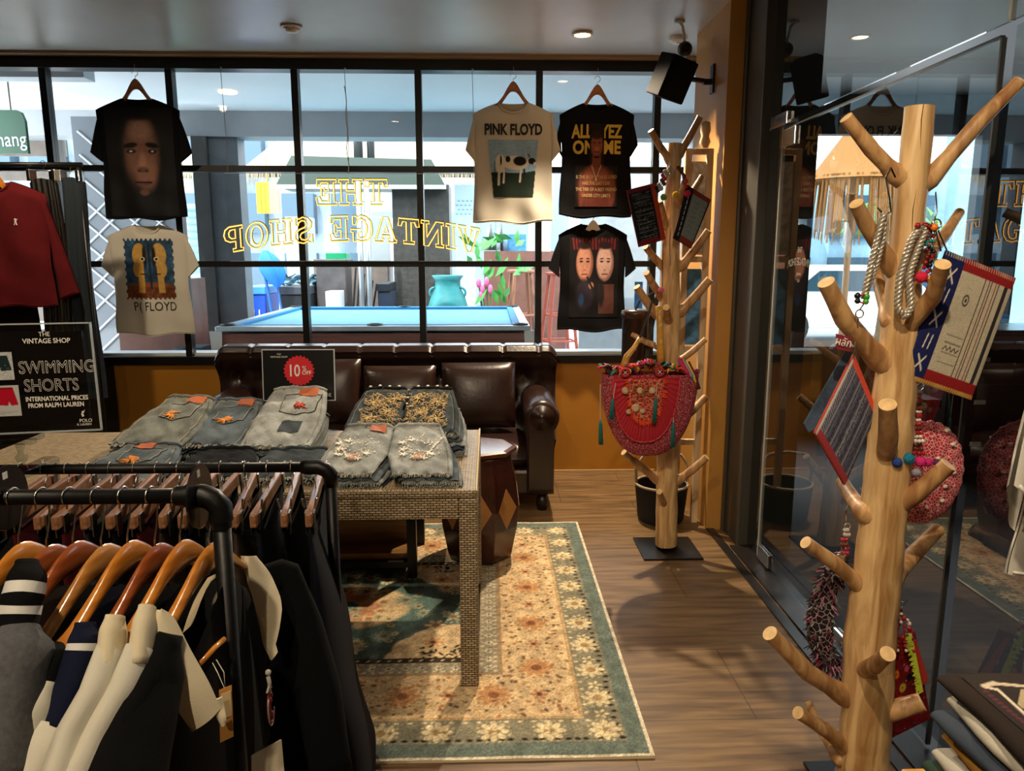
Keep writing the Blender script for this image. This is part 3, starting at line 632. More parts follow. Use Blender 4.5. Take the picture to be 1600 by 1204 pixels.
for k in range(12):
    a = k * .55; m = MB(); prev = None
    for s in range(9):
        t = s / 8; r = .75 * t; z = 2.2 + .55 * t - .9 * t * t; c = Vector((r * math.cos(a), r * math.sin(a), z))
        if prev is not None:
            sd_ = Vector((-math.sin(a), math.cos(a), -.5)).normalized()
            for sg in (1, -1):
                tip = c + Vector((sd_.x * sg, sd_.y * sg, -.35)) * (.24 * (1 - t * .6)); m.add([prev, c, tip], [(0, 1, 2)])
        prev = c
    m.build('frond', mat('palm_green', '4f8428', .6), pm)
struct('wall_street_right', MB().box((3, 16, 0), (16, 16.3, 3.2)).box((7.5, 12, 0), (14, 12.4, 4)), mat('street_blue', '7fa4b8', .7, var=.45, vscale=.8))
for x, y, c, lb in ((6.3, 13.2, 'car_a', 'white car parked on the street beyond the thatched parasol'),):
    t = empty('car', (x, y, .02), label=lb, cat='car')
    MB().prism([(-1.9, .3), (1.9, .3), (1.95, .75), (1.2, .9), (.7, 1.35), (-.9, 1.35), (-1.5, .92), (-1.95, .85)], (-.8, .8), M=XZ).build('car_body', mat('car_white', 'dfe6ea', .3), t, bevel=.05)
    MB().prism([(.9, .93), (.55, 1.27), (-.75, 1.27), (-1.15, .93)], (.801, .82), M=XZ).build('side_window', mat('car_glass', '2c4654', .1), t)
    for sx in (-1.2, 1.2): MB().lathe([(.32, -.1), (.32, .1)], c=(sx, -.72, .32), axis='y', n=24).build('wheel', mat('tyre', '1c1c1c', .7), t)
# ------------------------------------------------------------ sofa
def leather(name, col):
    m = mat(name, col, .33, var=.25, vscale=6, bump=.12, bscale=45, spec=.45, coat=.05); return m
LEA = leather('brown_leather', '25140f')
sx0, sx1 = -1.785, .44
so = empty('chesterfield_sofa', ((sx0 + sx1) / 2, 4.65, 0), label='dark brown tufted leather sofa with rolled arms below the window', cat='sofa')
hw = (sx1 - sx0) / 2
BTN = []
for r_, (z, off) in enumerate(((.76, 0), (.63, .5), (.50, 0))):
    for k in range(11): BTN.append((-hw + .12 + (k + off) * (2 * hw - .24) / 10.5, z))
def back_pt(u, v):
    # cross-section swept along x: seat side, roll, rear
    x = -hw + 2 * hw * u
    prof = [(.02, .34), (.07, .46), (.11, .60), (.13, .72), (.11, .80), (.07, .86), (.03, .93), (.06, .965), (.13, .975), (.20, .965), (.24, .93), (.26, .85), (.26, .5), (.26, .14)]
    t = v * (len(prof) - 1); i = min(int(t), len(prof) - 2); f = t - i
    f = f
    y = prof[i][0] * (1 - f) + prof[i + 1][0] * f; z = prof[i][1] * (1 - f) + prof[i + 1][1] * f
    if z < .9 and v < .5:
        d = min((abs(x - bx) ** 2 + (z - bz) ** 2) for bx, bz in BTN) ** .5
        y += .035 * math.exp(-(d / .028) ** 2) - .016 * min(1, d / .08)
    if .9 < z and v < .75:
        k = abs(((x + hw) / (2 * hw) * 9.5) % 1 - .5) * 2; z -= .012 * max(0, (k - .85) / .15)
    e = min(u, 1 - u) * 2 * hw
    if e < .06: z = z - (z > .6) * (.06 - e) ** 2 * 14 * ((z - .5) / .45)
    return (x, y + .12, z)
MB().grid(back_pt, 220, 52).add([back_pt(0, v / 20) for v in range(21)], [tuple(range(21))]).add([back_pt(1, v / 20) for v in range(21)], [tuple(range(20, -1, -1))]).build('backrest', LEA, so, smooth=True, angle=60)
for bx, bz in BTN: MB().ball((bx, .255 - max(0, bz - .6) * -.12 - .0, bz), .012, 8, sq=(1, .5, 1)).build('button', LEA, so, smooth=True)
def cushion_mb(w, d, h, nx=24, ny=16, puff=.35):
    def f(s):
        def g(u, v):
            x, y = (u - .5) * w, (v - .5) * d; e = (1 - abs(2 * u - 1) ** 6) * (1 - abs(2 * v - 1) ** 6)
            return (x, y, s * h / 2 * (max(e, 0) ** .5 * (1 + puff * (1 - (2 * u - 1) ** 2) * (1 - (2 * v - 1) ** 2))) / (1 + puff))
        return g
    m = MB(); m.grid(f(1), nx, ny); m.grid(lambda u, v: f(-1)(1 - u, v), nx, ny); return m
sw = (2 * hw - .36) / 3
for k in range(3):
    o = cushion_mb(sw - .004, .60, .20, puff=.1).build('seat_cushion', LEA, so, smooth=True, loc=(-hw + .18 + sw * (k + .5), -.02, .33)); 
MB().box((-hw + .08, -.33, .10), (hw - .08, .34, .27)).build('base', LEA, so, bevel=.025)
for s in (-1, 1):
    ax = s * (hw - .13)
    m = MB(); pr = []
    for i in range(30):
        a = -.55 * PI + 1.85 * PI * i / 29 if True else 0
    prof = [(-.09, .12), (-.09, .50)] + [(.0 + .105 * math.cos(t), .60 + .105 * math.sin(t)) for t in np.linspace(PI * 1.05, -PI * .25, 16)] + [(.075, .48), (.075, .12)]
    if s < 0: prof = [(-x, z) for x, z in prof][::-1]
    prof = prof[::-1]
    m.prism([(x + ax, z) for x, z in prof], (-.34, .40), M=RX(PI / 2) @ T(0, 0, 0))
    m2 = MB(); n = len(prof)
    ys = [-.385, -.375, -.35, .2, .36]; sc = [.86, .95, 1, 1, 1]
    vs = []
    for y, c in zip(ys, sc):
        for x, z in prof: vs.append((ax + x * c, y, .45 + (z - .45) * c))
    fs = [(i * n + j, (i) * n + (j + 1) % n, (i + 1) * n + (j + 1) % n, (i + 1) * n + j) for i in range(4) for j in range(n)]
    fs += [tuple(range(n))[::-1], tuple(4 * n + j for j in range(n))]
    m2.add(vs, fs); m2.build('arm', LEA, so, smooth=True, weld=True, angle=50)
    m3 = MB().lathe([(.075, 0), (.07, .008), (.02, .012), (.001, .012)], c=(ax, -.386, .60), axis='y', n=24); m3.build('arm_rosette', LEA, so, smooth=True)
for x in (-hw + .12, hw - .12):
    for y in (-.28, .30): MB().lathe([(.028, 0), (.04, .05), (.03, .101)], c=(x, y, 0), n=14).build('leg', mat('dark_leg', '17100c', .4), so, smooth=True)
def pillow(px, py, y, w, h, tilt, rz, lb, m=LEA):
    p = at(px, py, y); o = cushion_mb(w, h, .15, puff=.5).build('throw_pillow', m, smooth=True, loc=p, rot=(PI / 2 - tilt, 0, 0))
    o.rotation_euler = (Matrix.Rotation(rz, 4, 'Z') @ Matrix.Rotation(PI / 2 - tilt, 4, 'X')).to_euler(); tag(o, lb, 'pillow', None)
pillow(748, 617, 4.68, .47, .42, .22, .02, 'dark brown leather throw pillow at the right end of the sofa, nearest its visible arm')
pillow(624, 622, 4.69, .47, .42, .22, -.02, 'dark olive brown leather throw pillow in the middle of the sofa')
pillow(510, 612, 4.69, .44, .42, .2, .03, 'dark leather throw pillow behind the 10% off sign')
# ------------------------------------------------------------ rug
def rug_canvas():
    w, h = 460, 420; RW, RD = 2.30, 2.06
    c = Canvas(w, h, '4d5a54', RW); c.y *= RD
    x, y = c.x, c.y; d = np.minimum.reduce([x, y, RW - x, RD - y])
    rr = random.Random(4)
    c.noise(.25, 14)
    cream = 'd2b68c'; sage = '70806f'
    c.put((d < .014), 'd8cbb0'); c.put((d >= .014) & (d < .075), '68736a')
    c.put((d >= .075) & (d < .20), '837e6a')
    c.put((d >= .20) & (d < .212), 'b89a70'); c.put((d >= .212) & (d < .47), cream)
    c.put((d >= .47) & (d < .482), 'a68a68'); c.put((d >= .482) & (d < .56), '988f7a'); c.put((d >= .56) & (d < .59), '3b3128')
    def flower(fx, fy, r, col, mid, n=8, ring=None):
        for k in range(n):
            a = 2 * PI * k / n; c.ell(fx + r * .6 * math.cos(a), fy + r * .6 * math.sin(a), r * .42, r * .24, col, .3, a)
        c.ell(fx, fy, r * .35, r * .35, mid, .3)
        if ring:
            for k in range(n):
                a = 2 * PI * (k + .5) / n; c.ell(fx + r * math.cos(a), fy + r * math.sin(a), r * .12, r * .12, ring, .4)
    # outer border rosettes
    def along(dist, step, fn):
        for sx in (0, 1):
            n = int((RD - 2 * dist) / step)
            for k in range(n + 1): fn(dist if sx == 0 else RW - dist, dist + (RD - 2 * dist) * k / n, k)
        for sy in (0, 1):
            n = int((RW - 2 * dist) / step)
            for k in range(n + 1): fn(dist + (RW - 2 * dist) * k / n, dist if sy == 0 else RD - dist, k)
    along(.092, .035, lambda a, b, k: (c.ell(a + rr.uniform(-.008, .008), b, .013, .009, '2a2620', .5), ))
    along(.135, .17, lambda a, b, k: flower(a, b, .056, 'd2c098', 'a08258', 8, 'b8a680'))
    along(.135, .085, lambda a, b, k: flower(a, b, .028, 'dcca9f', '8c7a58', 5) if k % 2 else None)
    along(.185, .045, lambda a, b, k: c.ell(a, b, .012, .008, 'd5c39a', .5))
    # main cream border
    def mainf(a, b, k):
        if k % 2: flower(a, b, .068, 'c08f62', '8a5a3c', 9, 'a9825a')
        else:
            for t in range(9): q = t / 9 * 2 * PI; c.ell(a + .07 * math.cos(q), b + .05 * math.sin(q), .010, .006, 'a07e58', .5, q)
            flower(a, b, .035, 'b98660', '6c4630', 6)
    along(.34, .16, mainf)
    def bits(a, b, k): c.ell(a + rr.uniform(-.02, .02), b + rr.uniform(-.02, .02), rr.uniform(.008, .018), .009, rr.choice(['8f6a48', 'b07a4e', '6f5a44', 'c9a26c']), .5, rr.random() * 3)
    for dd in (.235, .262, .29, .40, .425, .45): along(dd, .05, bits)
    along(.495, .032, lambda a, b, k: c.ell(a, b, .011, .008, 'd5c4a0', .5)); along(.52, .06, lambda a, b, k: flower(a, b, .02, 'd8c8a6', '5d6a62', 6)); along(.547, .032, lambda a, b, k: c.ell(a, b, .010, .007, 'cbb894', .5))
    along(.575, .04, lambda a, b, k: c.ell(a, b, .012, .006, 'd0bd96', .5, .7))
    # field: corner cream pieces, medallion and scattered flowers
    inner = d >= .59
    keep = c.a.copy()
    for cx in (.59, RW - .59):
        for cy in (.59, RD - .59):
            for r_, al in ((.36, 1),):
                for k in range(14):
                    a = 2 * PI * k / 14; c.ell(cx + r_ * .62 * math.cos(a), cy + r_ * .5 * math.sin(a), .12, .10, cream, .1)
                c.ell(cx, cy, r_ * .75, r_ * .62, cream, .05)
            for k in range(9): flower(cx + rr.uniform(-.3, .3), cy + rr.uniform(-.24, .24), rr.uniform(.022, .05), 'c49464', '7c5236', 7, 'b08a60')
            sx = 1 if cx < 1 else -1; sy = 1 if cy < 1 else -1
            for k in range(40):
                c.ell(cx + sx * rr.uniform(0, .20), cy + sy * rr.uniform(0, .09), rr.uniform(.006, .022), .007, '2c261f', .5, rr.random() * 3)
    c.ell(RW / 2, RD / 2, .42, .32, '5c746d', .1); c.ell(RW / 2, RD / 2, .30, .22, cream, .1); flower(RW / 2, RD / 2, .16, 'b98660', '5c746d', 12, 'a07850')
    for k in range(120):
        fx, fy = rr.uniform(.6, RW - .6), rr.uniform(.6, RD - .6)
        if min(abs(fx - .59), abs(fx - RW + .59)) < .3 and min(abs(fy - .59), abs(fy - RD + .59)) < .26: continue
        flower(fx, fy, rr.uniform(.018, .05), rr.choice(['a9a684', 'c0b28c', 'b89a74', '8c9a84']), '7f5f48', rr.choice([6, 8, 9]), rr.choice([None, '9aa48c']))
    c.a = np.where(inner[..., None], c.a, keep)
    c.noise(.16, 1); c.noise(.12, 5)
    return c
RX0, RX1, RY0, RY1 = .51 - 2.30, .51, 2.06, 4.12
rc = rug_canvas()
rg = empty('patterned_rug', ((RX0 + RX1) / 2, (RY0 + RY1) / 2, 0), label='large faded oriental rug with cream floral border and green field on the floor', cat='rug')
MB().box((-1.15, -1.03, .0005), (1.15, 1.03, .008)).build('backing', mat('rug_edge', 'cfc3a6', .9), rg)
rc.mesh('pile', lambda u, v: (-1.15 + 2.3 * u, -1.03 + 2.06 * v, .0095 + .0008 * math.sin(u * 40)), paintmat('rug_pile', .95, .1, bump=.35, bscale=400), rg)
# ------------------------------------------------------------ wicker table
def wicker():
    m = mat('wicker', 'b09a78', .5, spec=.4); N = m.node_tree.nodes; L = m.node_tree.links; b = N['Principled BSDF']
    tc = N.new('ShaderNodeTexCoord'); mp = N.new('ShaderNodeMapping'); L.new(tc.outputs['UV'], mp.inputs['Vector'])
    br = N.new('ShaderNodeTexBrick'); br.offset = .5; br.inputs['Scale'].default_value = 1
    br.inputs['Brick Width'].default_value = .021; br.inputs['Row Height'].default_value = .0085; br.inputs['Mortar Size'].default_value = .0016; br.inputs['Mortar Smooth'].default_value = .3
    br.inputs['Color1'].default_value = (*lin('b8a484'), 1); br.inputs['Color2'].default_value = (*lin('8f7c5e'), 1); br.inputs['Mortar'].default_value = (*lin('2c2218'), 1)
    L.new(mp.outputs[0], br.inputs['Vector']); L.new(br.outputs['Color'], b.inputs['Base Color'])
    bp = N.new('ShaderNodeBump'); bp.inputs['Strength'].default_value = .8; bp.inputs['Distance'].default_value = .003; bp.invert = True
    L.new(br.outputs['Fac'], bp.inputs['Height']); L.new(bp.outputs[0], b.inputs['Normal']); return m
WICK = wicker()
def uv_box(o):
    """box-projected UVs in metres so the weave keeps its size"""
    me = o.data; uv = me.uv_layers.new(name='UV')
    for p in me.polygons:
        n = p.normal; ax = max(range(3), key=lambda i: abs(n[i]))
        for li in p.loop_indices:
            c = me.vertices[me.loops[li].vertex_index].co
            uv.data[li].uv = ((c.x, c.y) if ax == 2 else (c.x, c.z) if ax == 1 else (c.y, c.z))
    return o
TX0, TX1, TY0, TY1, TZ = -2.05, -.045, 2.45, 3.36, .75
wt = empty('wicker_table', ((TX0 + TX1) / 2, (TY0 + TY1) / 2, 0), label='long rattan woven table with square legs standing on the rug', cat='table')
a, b = (TX1 - TX0) / 2, (TY1 - TY0) / 2
uv_box(MB().box((-a, -b, TZ - .028), (a, b, TZ)).build('tabletop', WICK, wt, bevel=.006))
for s in (-1, 1):
    uv_box(MB().box((-a + .066, s * b - .03 * (s > 0), TZ - .10), (a - .066, s * b + .03 * (s < 0), TZ - .029)).build('apron', WICK, wt))
    uv_box(MB().box((s * a - .03 * (s > 0), -b + .066, TZ - .10), (s * a + .03 * (s < 0), b - .066, TZ - .029)).build('apron', WICK, wt))
    for t in (-1, 1):
        x, y = s * (a - .0325), t * (b - .0325)
        uv_box(MB().box((x - .0325, y - .0325, .011), (x + .0325, y + .0325, TZ - .029)).build('leg', WICK, wt, bevel=.006))
m = MB()
for k in range(120):
    y = -b + 2 * b * k / 119; m.ball((a - .004, y, TZ + .002), .0048, 6)
for k in range(140):
    x = -a + 2 * a * k / 139; m.ball((x, -b + .004, TZ + .001), .004, 6)
m.build('braided_edge', mat('wicker_pale', 'c8b690', .5), wt, smooth=True)
# low black framed table with wooden panels, under the wicker table
lt = empty('low_display_table', (-.98, 3.62, .0), label='low black framed table with wooden shelf under the wicker table', cat='table')
WOOD1 = woodmat('brown_board', '6b4a2c', '96703f', 3, .3, (.8, 8, 8), coat=.2)
p = [(-.72, -.22), (.60, -.22), (.60, .20), (-.72, .20)]
for x, y in p: MB().box((x - .022, y - .022, .011), (x + .022, y + .022, .46)).build('leg', BLACKM, lt)
MB().box((-.75, -.25, .461), (.63, .23, .50)).build('tabletop', mat('dark_tabletop', '1e1815', .2), lt, bevel=.004)
MB().box((-.697, -.235, .06), (.577, .19, .09)).build('lower_shelf', BLACKM, lt)
MB().box((-.697, -.05, .091), (.577, -.02, .40)).build('wooden_panel', WOOD1, lt)
MB().box((-.697, -.20, .0905), (.577, -.06, .12)).build('wooden_shelf_board', WOOD1, lt)
# drum stool
dp = atz(722, 905, .011); dp = Vector((-.055, 3.66, .011))
dr = empty('drum_stool', dp, label='octagonal dark wooden drum stool with inlaid pale diamonds behind the wicker table leg', cat='stool')
prof = [(.16, 0), (.175, .03), (.205, .18), (.215, .29), (.20, .42), (.175, .52), (.17, .55)]
dm = MB(); n = 8
vs = [(r * math.cos(2 * PI * (j + .5) / n), r * math.sin(2 * PI * (j + .5) / n), z) for r, z in prof for j in range(n)]
dm.add(vs, [(i * n + j, i * n + (j + 1) % n, (i + 1) * n + (j + 1) % n, (i + 1) * n + j) for i in range(len(prof) - 1) for j in range(n)] + [tuple(range(n))[::-1], tuple((len(prof) - 1) * n + j for j in range(n))])
dm.build('drum_body', mat('mahogany', '3a1a12', .25, var=.4, vscale=7, coat=.2), dr, bevel=.004)
MB().lathe([(.165, .551), (.19, .56), (.19, .578), (.17, .585), (.001, .585)], n=8).build('drum_top', mat('mahogany_top', '54301c', .2, coat=.5), dr)
def drum_r(z):
    for (r0, z0), (r1, z1) in zip(prof, prof[1:]):
        if z0 <= z <= z1: return (r0 + (r1 - r0) * (z - z0) / (z1 - z0)) * math.cos(PI / 8) + .0025
for j in range(8):
    M = RZ(2 * PI * (j + 1) / 8); m = MB(); zc, hw_, hz_ = .29, .062, .105
    pt_ = lambda y, z: M @ Vector((drum_r(z), y, z))
    up_ = [pt_(-hw_, zc), pt_(hw_, zc), pt_(0, zc + hz_)]; dn_ = [pt_(hw_, zc), pt_(-hw_, zc), pt_(0, zc - hz_)]
    m.slab(up_, -.004).slab(dn_, -.004).build('diamond_inlay', mat('inlay', 'a0703c', .3), dr)
# ------------------------------------------------------------ signs
def sign_10():
    c = at(467, 586, 3.30); t = empty('discount_sign', (c.x, 3.30, TZ + .0005), label='black 10% OFF sign with a red starburst in a clear stand behind the jeans shorts', cat='sign')
    M = T(0, 0, c.z - TZ) @ RX(-.08); w, h = .157, .112
    MB().box((-w, -.003, -h), (w, .003, h), M=M).build('card', mat('sign_black', '0c0c0d', .35), t)
    m = MB()
    for a, b in (((-w - .004, -h - .004), (w + .004, -h)), ((-w - .004, h), (w + .004, h + .004)), ((-w - .004, -h), (-w, h)), ((w, -h), (w + .004, h))): m.box((a[0], -.005, a[1]), (b[0], .005, b[1]), M=M)
    m.build('clear_frame', mat('acrylic_edge', 'b8bfc4', .2, spec=.8), t)
    MB().box((-w, -.0, -(c.z - TZ)), (w, .004, -h - .004), M=T(0, .01, c.z - TZ)).box((-w, -.05, 0), (w, .06, .004)).build('clear_base', ACRYL, t)
    pts = []
    for k in range(48): r = .070 if k % 2 else .062; pts.append((r * math.cos(2 * PI * k / 48), r * math.sin(2 * PI * k / 48)))
    MB().prism(pts, (.0001, .0012), M=M @ T(.002, -.0032, .02) @ XZ).build('red_starburst', mat('sign_red', 'd01f2c', .5), t)
    Wt = mat('print_white', 'e8e4dc', .6)
    text('10', .075, Wt, 'lettering', t, M @ T(-.020, -.0052, .018) @ XZ, ext=.0003, width=.75, bold=.001)
    text('%', .030, Wt, 'lettering', t, M @ T(.026, -.0052, .030) @ XZ, ext=.0003); text('OFF', .024, Wt, 'lettering', t, M @ T(.036, -.0052, .010) @ XZ, ext=.0003, bold=.0004)
    text('THE', .010, Wt, 'lettering', t, M @ T(-.085, -.0042, .094) @ XZ, ext=.0002); text('VINTAGE SHOP', .011, Wt, 'lettering', t, M @ T(-.085, -.0042, .082) @ XZ, ext=.0002)
    text('TRIBE', .022, Wt, 'lettering', t, M @ T(.115, -.0042, -.090) @ XZ, ext=.0002)
sign_10()
# ------------------------------------------------------------ neon sign
G = {'T': [[(0, 1), (.8, 1), (.82, .7), (.7, .7), (.64, .87), (.5, .87), (.5, .12), (.62, .12), (.62, 0), (.18, 0), (.18, .12), (.3, .12), (.3, .87), (.16, .87), (.1, .7), (-.02, .7)]],
 'H': [[(0, 0), (.36, 0), (.36, .12), (.28, .12), (.28, .44), (.58, .44), (.58, .12), (.5, .12), (.5, 0), (.86, 0), (.86, .12), (.78, .12), (.78, .88), (.86, .88), (.86, 1), (.5, 1), (.5, .88), (.58, .88), (.58, .56), (.28, .56), (.28, .88), (.36, .88), (.36, 1), (0, 1), (0, .88), (.08, .88), (.08, .12), (0, .12)]],
 'E': [[(0, 0), (.72, 0), (.76, .3), (.64, .3), (.56, .13), (.3, .13), (.3, .44), (.44, .44), (.46, .34), (.56, .34), (.56, .66), (.46, .66), (.44, .56), (.3, .56), (.3, .87), (.54, .87), (.62, .72), (.72, .72), (.7, 1), (0, 1), (0, .88), (.1, .88), (.1, .12), (0, .12)]],
 'V': [[(0, 1), (.36, 1), (.36, .88), (.29, .88), (.46, .32), (.62, .88), (.54, .88), (.54, 1), (.86, 1), (.86, .88), (.8, .88), (.52, 0), (.34, 0), (.06, .88), (0, .88)]],
 'I': [[(0, 0), (.4, 0), (.4, .12), (.3, .12), (.3, .88), (.4, .88), (.4, 1), (0, 1), (0, .88), (.1, .88), (.1, .12), (0, .12)]],
 'N': [[(0, 0), (.32, 0), (.32, .12), (.22, .12), (.22, .7), (.62, 0), (.8, 0), (.8, .88), (.9, .88), (.9, 1), (.58, 1), (.58, .88), (.68, .88), (.68, .34), (.3, 1), (0, 1), (0, .88), (.08, .88), (.08, .12), (0, .12)]],
 'A': [[(0, 0), (.34, 0), (.34, .12), (.26, .12), (.3, .26), (.56, .26), (.6, .12), (.52, .12), (.52, 0), (.88, 0), (.88, .12), (.82, .12), (.54, 1), (.34, 1), (.06, .12), (0, .12)], [(.34, .38), (.52, .38), (.43, .7)]],
 'G': [[(.78, .66), (.66, .66), (.6, .84), (.45, .89), (.3, .82), (.22, .6), (.22, .4), (.3, .18), (.45, .11), (.58, .16), (.58, .36), (.48, .36), (.48, .48), (.86, .48), (.86, .36), (.78, .36), (.78, 0), (.66, 0), (.64, .05), (.44, -.02), (.2, .05), (.04, .28), (.02, .5), (.06, .78), (.24, .97), (.44, 1.02), (.6, .96), (.66, 1), (.78, 1)]],
 'S': [[(.02, 0), (.14, 0), (.18, .06), (.36, -.02), (.58, .04), (.7, .2), (.68, .4), (.5, .54), (.28, .62), (.22, .74), (.28, .86), (.4, .89), (.52, .82), (.56, .7), (.66, .7), (.66, 1), (.56, 1), (.52, .95), (.36, 1.02), (.16, .96), (.04, .8), (.06, .62), (.2, .48), (.44, .38), (.5, .26), (.44, .14), (.3, .11), (.18, .18), (.12, .32), (.02, .32)]],
 'O': [[(.45 + .43 * math.cos(t), .5 + .52 * math.sin(t)) for t in np.linspace(0, 2 * PI, 25)[:-1]], [(.45 + .22 * math.cos(t), .5 + .38 * math.sin(t)) for t in np.linspace(0, 2 * PI, 21)[:-1]]],
 'P': [[(0, 0), (.42, 0), (.42, .12), (.3, .12), (.3, .4), (.52, .4), (.7, .5), (.76, .7), (.7, .9), (.54, 1), (0, 1), (0, .88), (.1, .88), (.1, .12), (0, .12)], [(.3, .52), (.46, .53), (.55, .62), (.56, .76), (.5, .86), (.3, .88)]]}
GW = {'T': .9, 'H': .95, 'E': .85, 'V': .95, 'I': .5, 'N': 1.0, 'A': .96, 'G': .96, 'S': .82, 'O': 1.0, 'P': .88, ' ': .6}
NY = 5.12
pa, pb = at(351, 270, NY), at(755, 408, NY)
ns = empty('neon_sign', ((pa.x + pb.x) / 2, NY, (pa.z + pb.z) / 2), label='gold neon sign reading THE VINTAGE SHOP, seen from behind in the window', cat='neon sign')
hwn, hh = (pb.x - pa.x) / 2, (pa.z - pb.z) / 2
MB().box((-hwn, -.004, -hh), (hwn, .004, hh)).build('acrylic_panel', ACRYL, ns)
m = MB()
for z in (-hh, hh - .003): m.box((-hwn, -.005, z), (hwn, .005, z + .003))
m.build('panel_edge', mat('acrylic_edge', ''), ns)
NEON = mat('neon_tube', 'ffd27a', .4, emit=2.0, ecol='ffb84a'); NEON2 = mat('neon_channel', '7a5618', .4, .5)
def neon(word, xc, zc, hgt, width, bend=0):
    tot = sum(GW[ch] for ch in word); k = width / tot; x = -width / 2
    for ch in word:
        if ch != ' ':
            for off, mm, r, nm in ((0, NEON2, .0070, 'tube_backing'), (-.010, NEON, .0038, 'neon_tube')):
                m = MB()
                for lp in G[ch]:
                    pts = []
                    for gx, gz in lp:
                        X = x + gx * k; z = (gz - .5) * hgt; b_ = bend * (1 - (2 * X / width) ** 2)
                        pts.append((xc - X, off - .008, zc + z + b_ + off * .3))
                    m.tube(pts, r, 6, closed=True)
                m.build(nm + '_' + ch.lower(), mm, ns, smooth=True)
        x += GW[ch] * k
q0 = at(548, 300, NY) - ns.location; neon('THE', q0.x, q0.z, .165, .49)
q1 = at(549, 372, NY) - ns.location; neon('VINTAGE SHOP', q1.x, q1.z - .02, .165, 1.73, .085)
for i, (a_, b_, c_) in enumerate(((342, 118, 275), (545, 108, 272), (740, 118, 275))):
    tp = at(a_, c_, NY) - ns.location; x = max(-hwn + .02, min(hwn - .02, tp.x))
    w_ = MB().tube([(x, 0, hh), (x + .006, .0, hh + .2), (x - .004, 0, 2.745 - ns.location.z - .0)], .002, 5).lathe([(.006, 0), (.006, .006)], c=(x, 0, 2.742 - ns.location.z), n=8)
    w_.build('hanging_wire', mat('wire', '8c8c88', .4, .5), ns)
m = MB().tube([(q0.x - .01 + .006 * math.sin(k * 1.7), -.006, hh + k * .055) for k in range(11)], .003, 5)
m.build('power_cable', mat('clear_cable', 'c2beb4', .3), ns)
# ------------------------------------------------------------ hung T-shirts
HW = woodmat('hanger_wood', '8a5330', 'b3733f', 5, .35, (2, 8, 8), coat=.3)
def flat_hanger(x, y, ztop, zbar, label, m=None, span=.175, group='wooden hangers of the window shirts'):
    """hanger seen from the front; ztop is the top of the wooden hump"""
    t = empty('clothes_hanger', (x, y, ztop), label=label, cat='hanger', group=group)
    b = MB(); n = 30
    def c(u):
        s = abs(u); q = min(1, s / .58); zc = -.020 - (.5 - .5 * math.cos(q * PI)) * .105 - .13 * max(0, s - .5); hh = .015 * (1 - s) + .009 + .008 * math.exp(-(s / .2) ** 2)
        return u * span, zc, hh
    for k in range(n):
        u0, u1 = -1 + 2 * k / n, -1 + 2 * (k + 1) / n; x0, z0, h0 = c(u0); x1, z1, h1 = c(u1)
        b.add([(x0, -.006, z0 - h0), (x0, .006, z0 - h0), (x0, .006, z0 + h0), (x0, -.006, z0 + h0), (x1, -.006, z1 - h1), (x1, .006, z1 - h1), (x1, .006, z1 + h1), (x1, -.006, z1 + h1)],
              [(0, 3, 7, 4), (1, 5, 6, 2), (3, 2, 6, 7), (0, 4, 5, 1)] + ([(0, 1, 2, 3)] if k == 0 else []) + ([(4, 7, 6, 5)] if k == n - 1 else []))
    b.build('shoulder_bar', m or HW, t, smooth=True, weld=True, angle=40)
    h = [(0, 0, -.005), (0, 0, .02)] + [tuple(v) for v in arc((.0, 0, .045), .018, -PI / 2, PI, 10)]
    MB().tube(h, .0022, 6).build('hook', CHROME, t, smooth=True)
    MB().tube([(0, 0, .062), (.003, 0, .1), (0, 0, zbar - ztop)], .0009, 4).build('thread', mat('thread', 'b8b8b0', .5), t)
    return t
def fabric(name, col, **k):
    k.setdefault('rough', .92); k.setdefault('sheen', .0); return mat(name, col, bump=.12, bscale=420, spec=.15, **k)
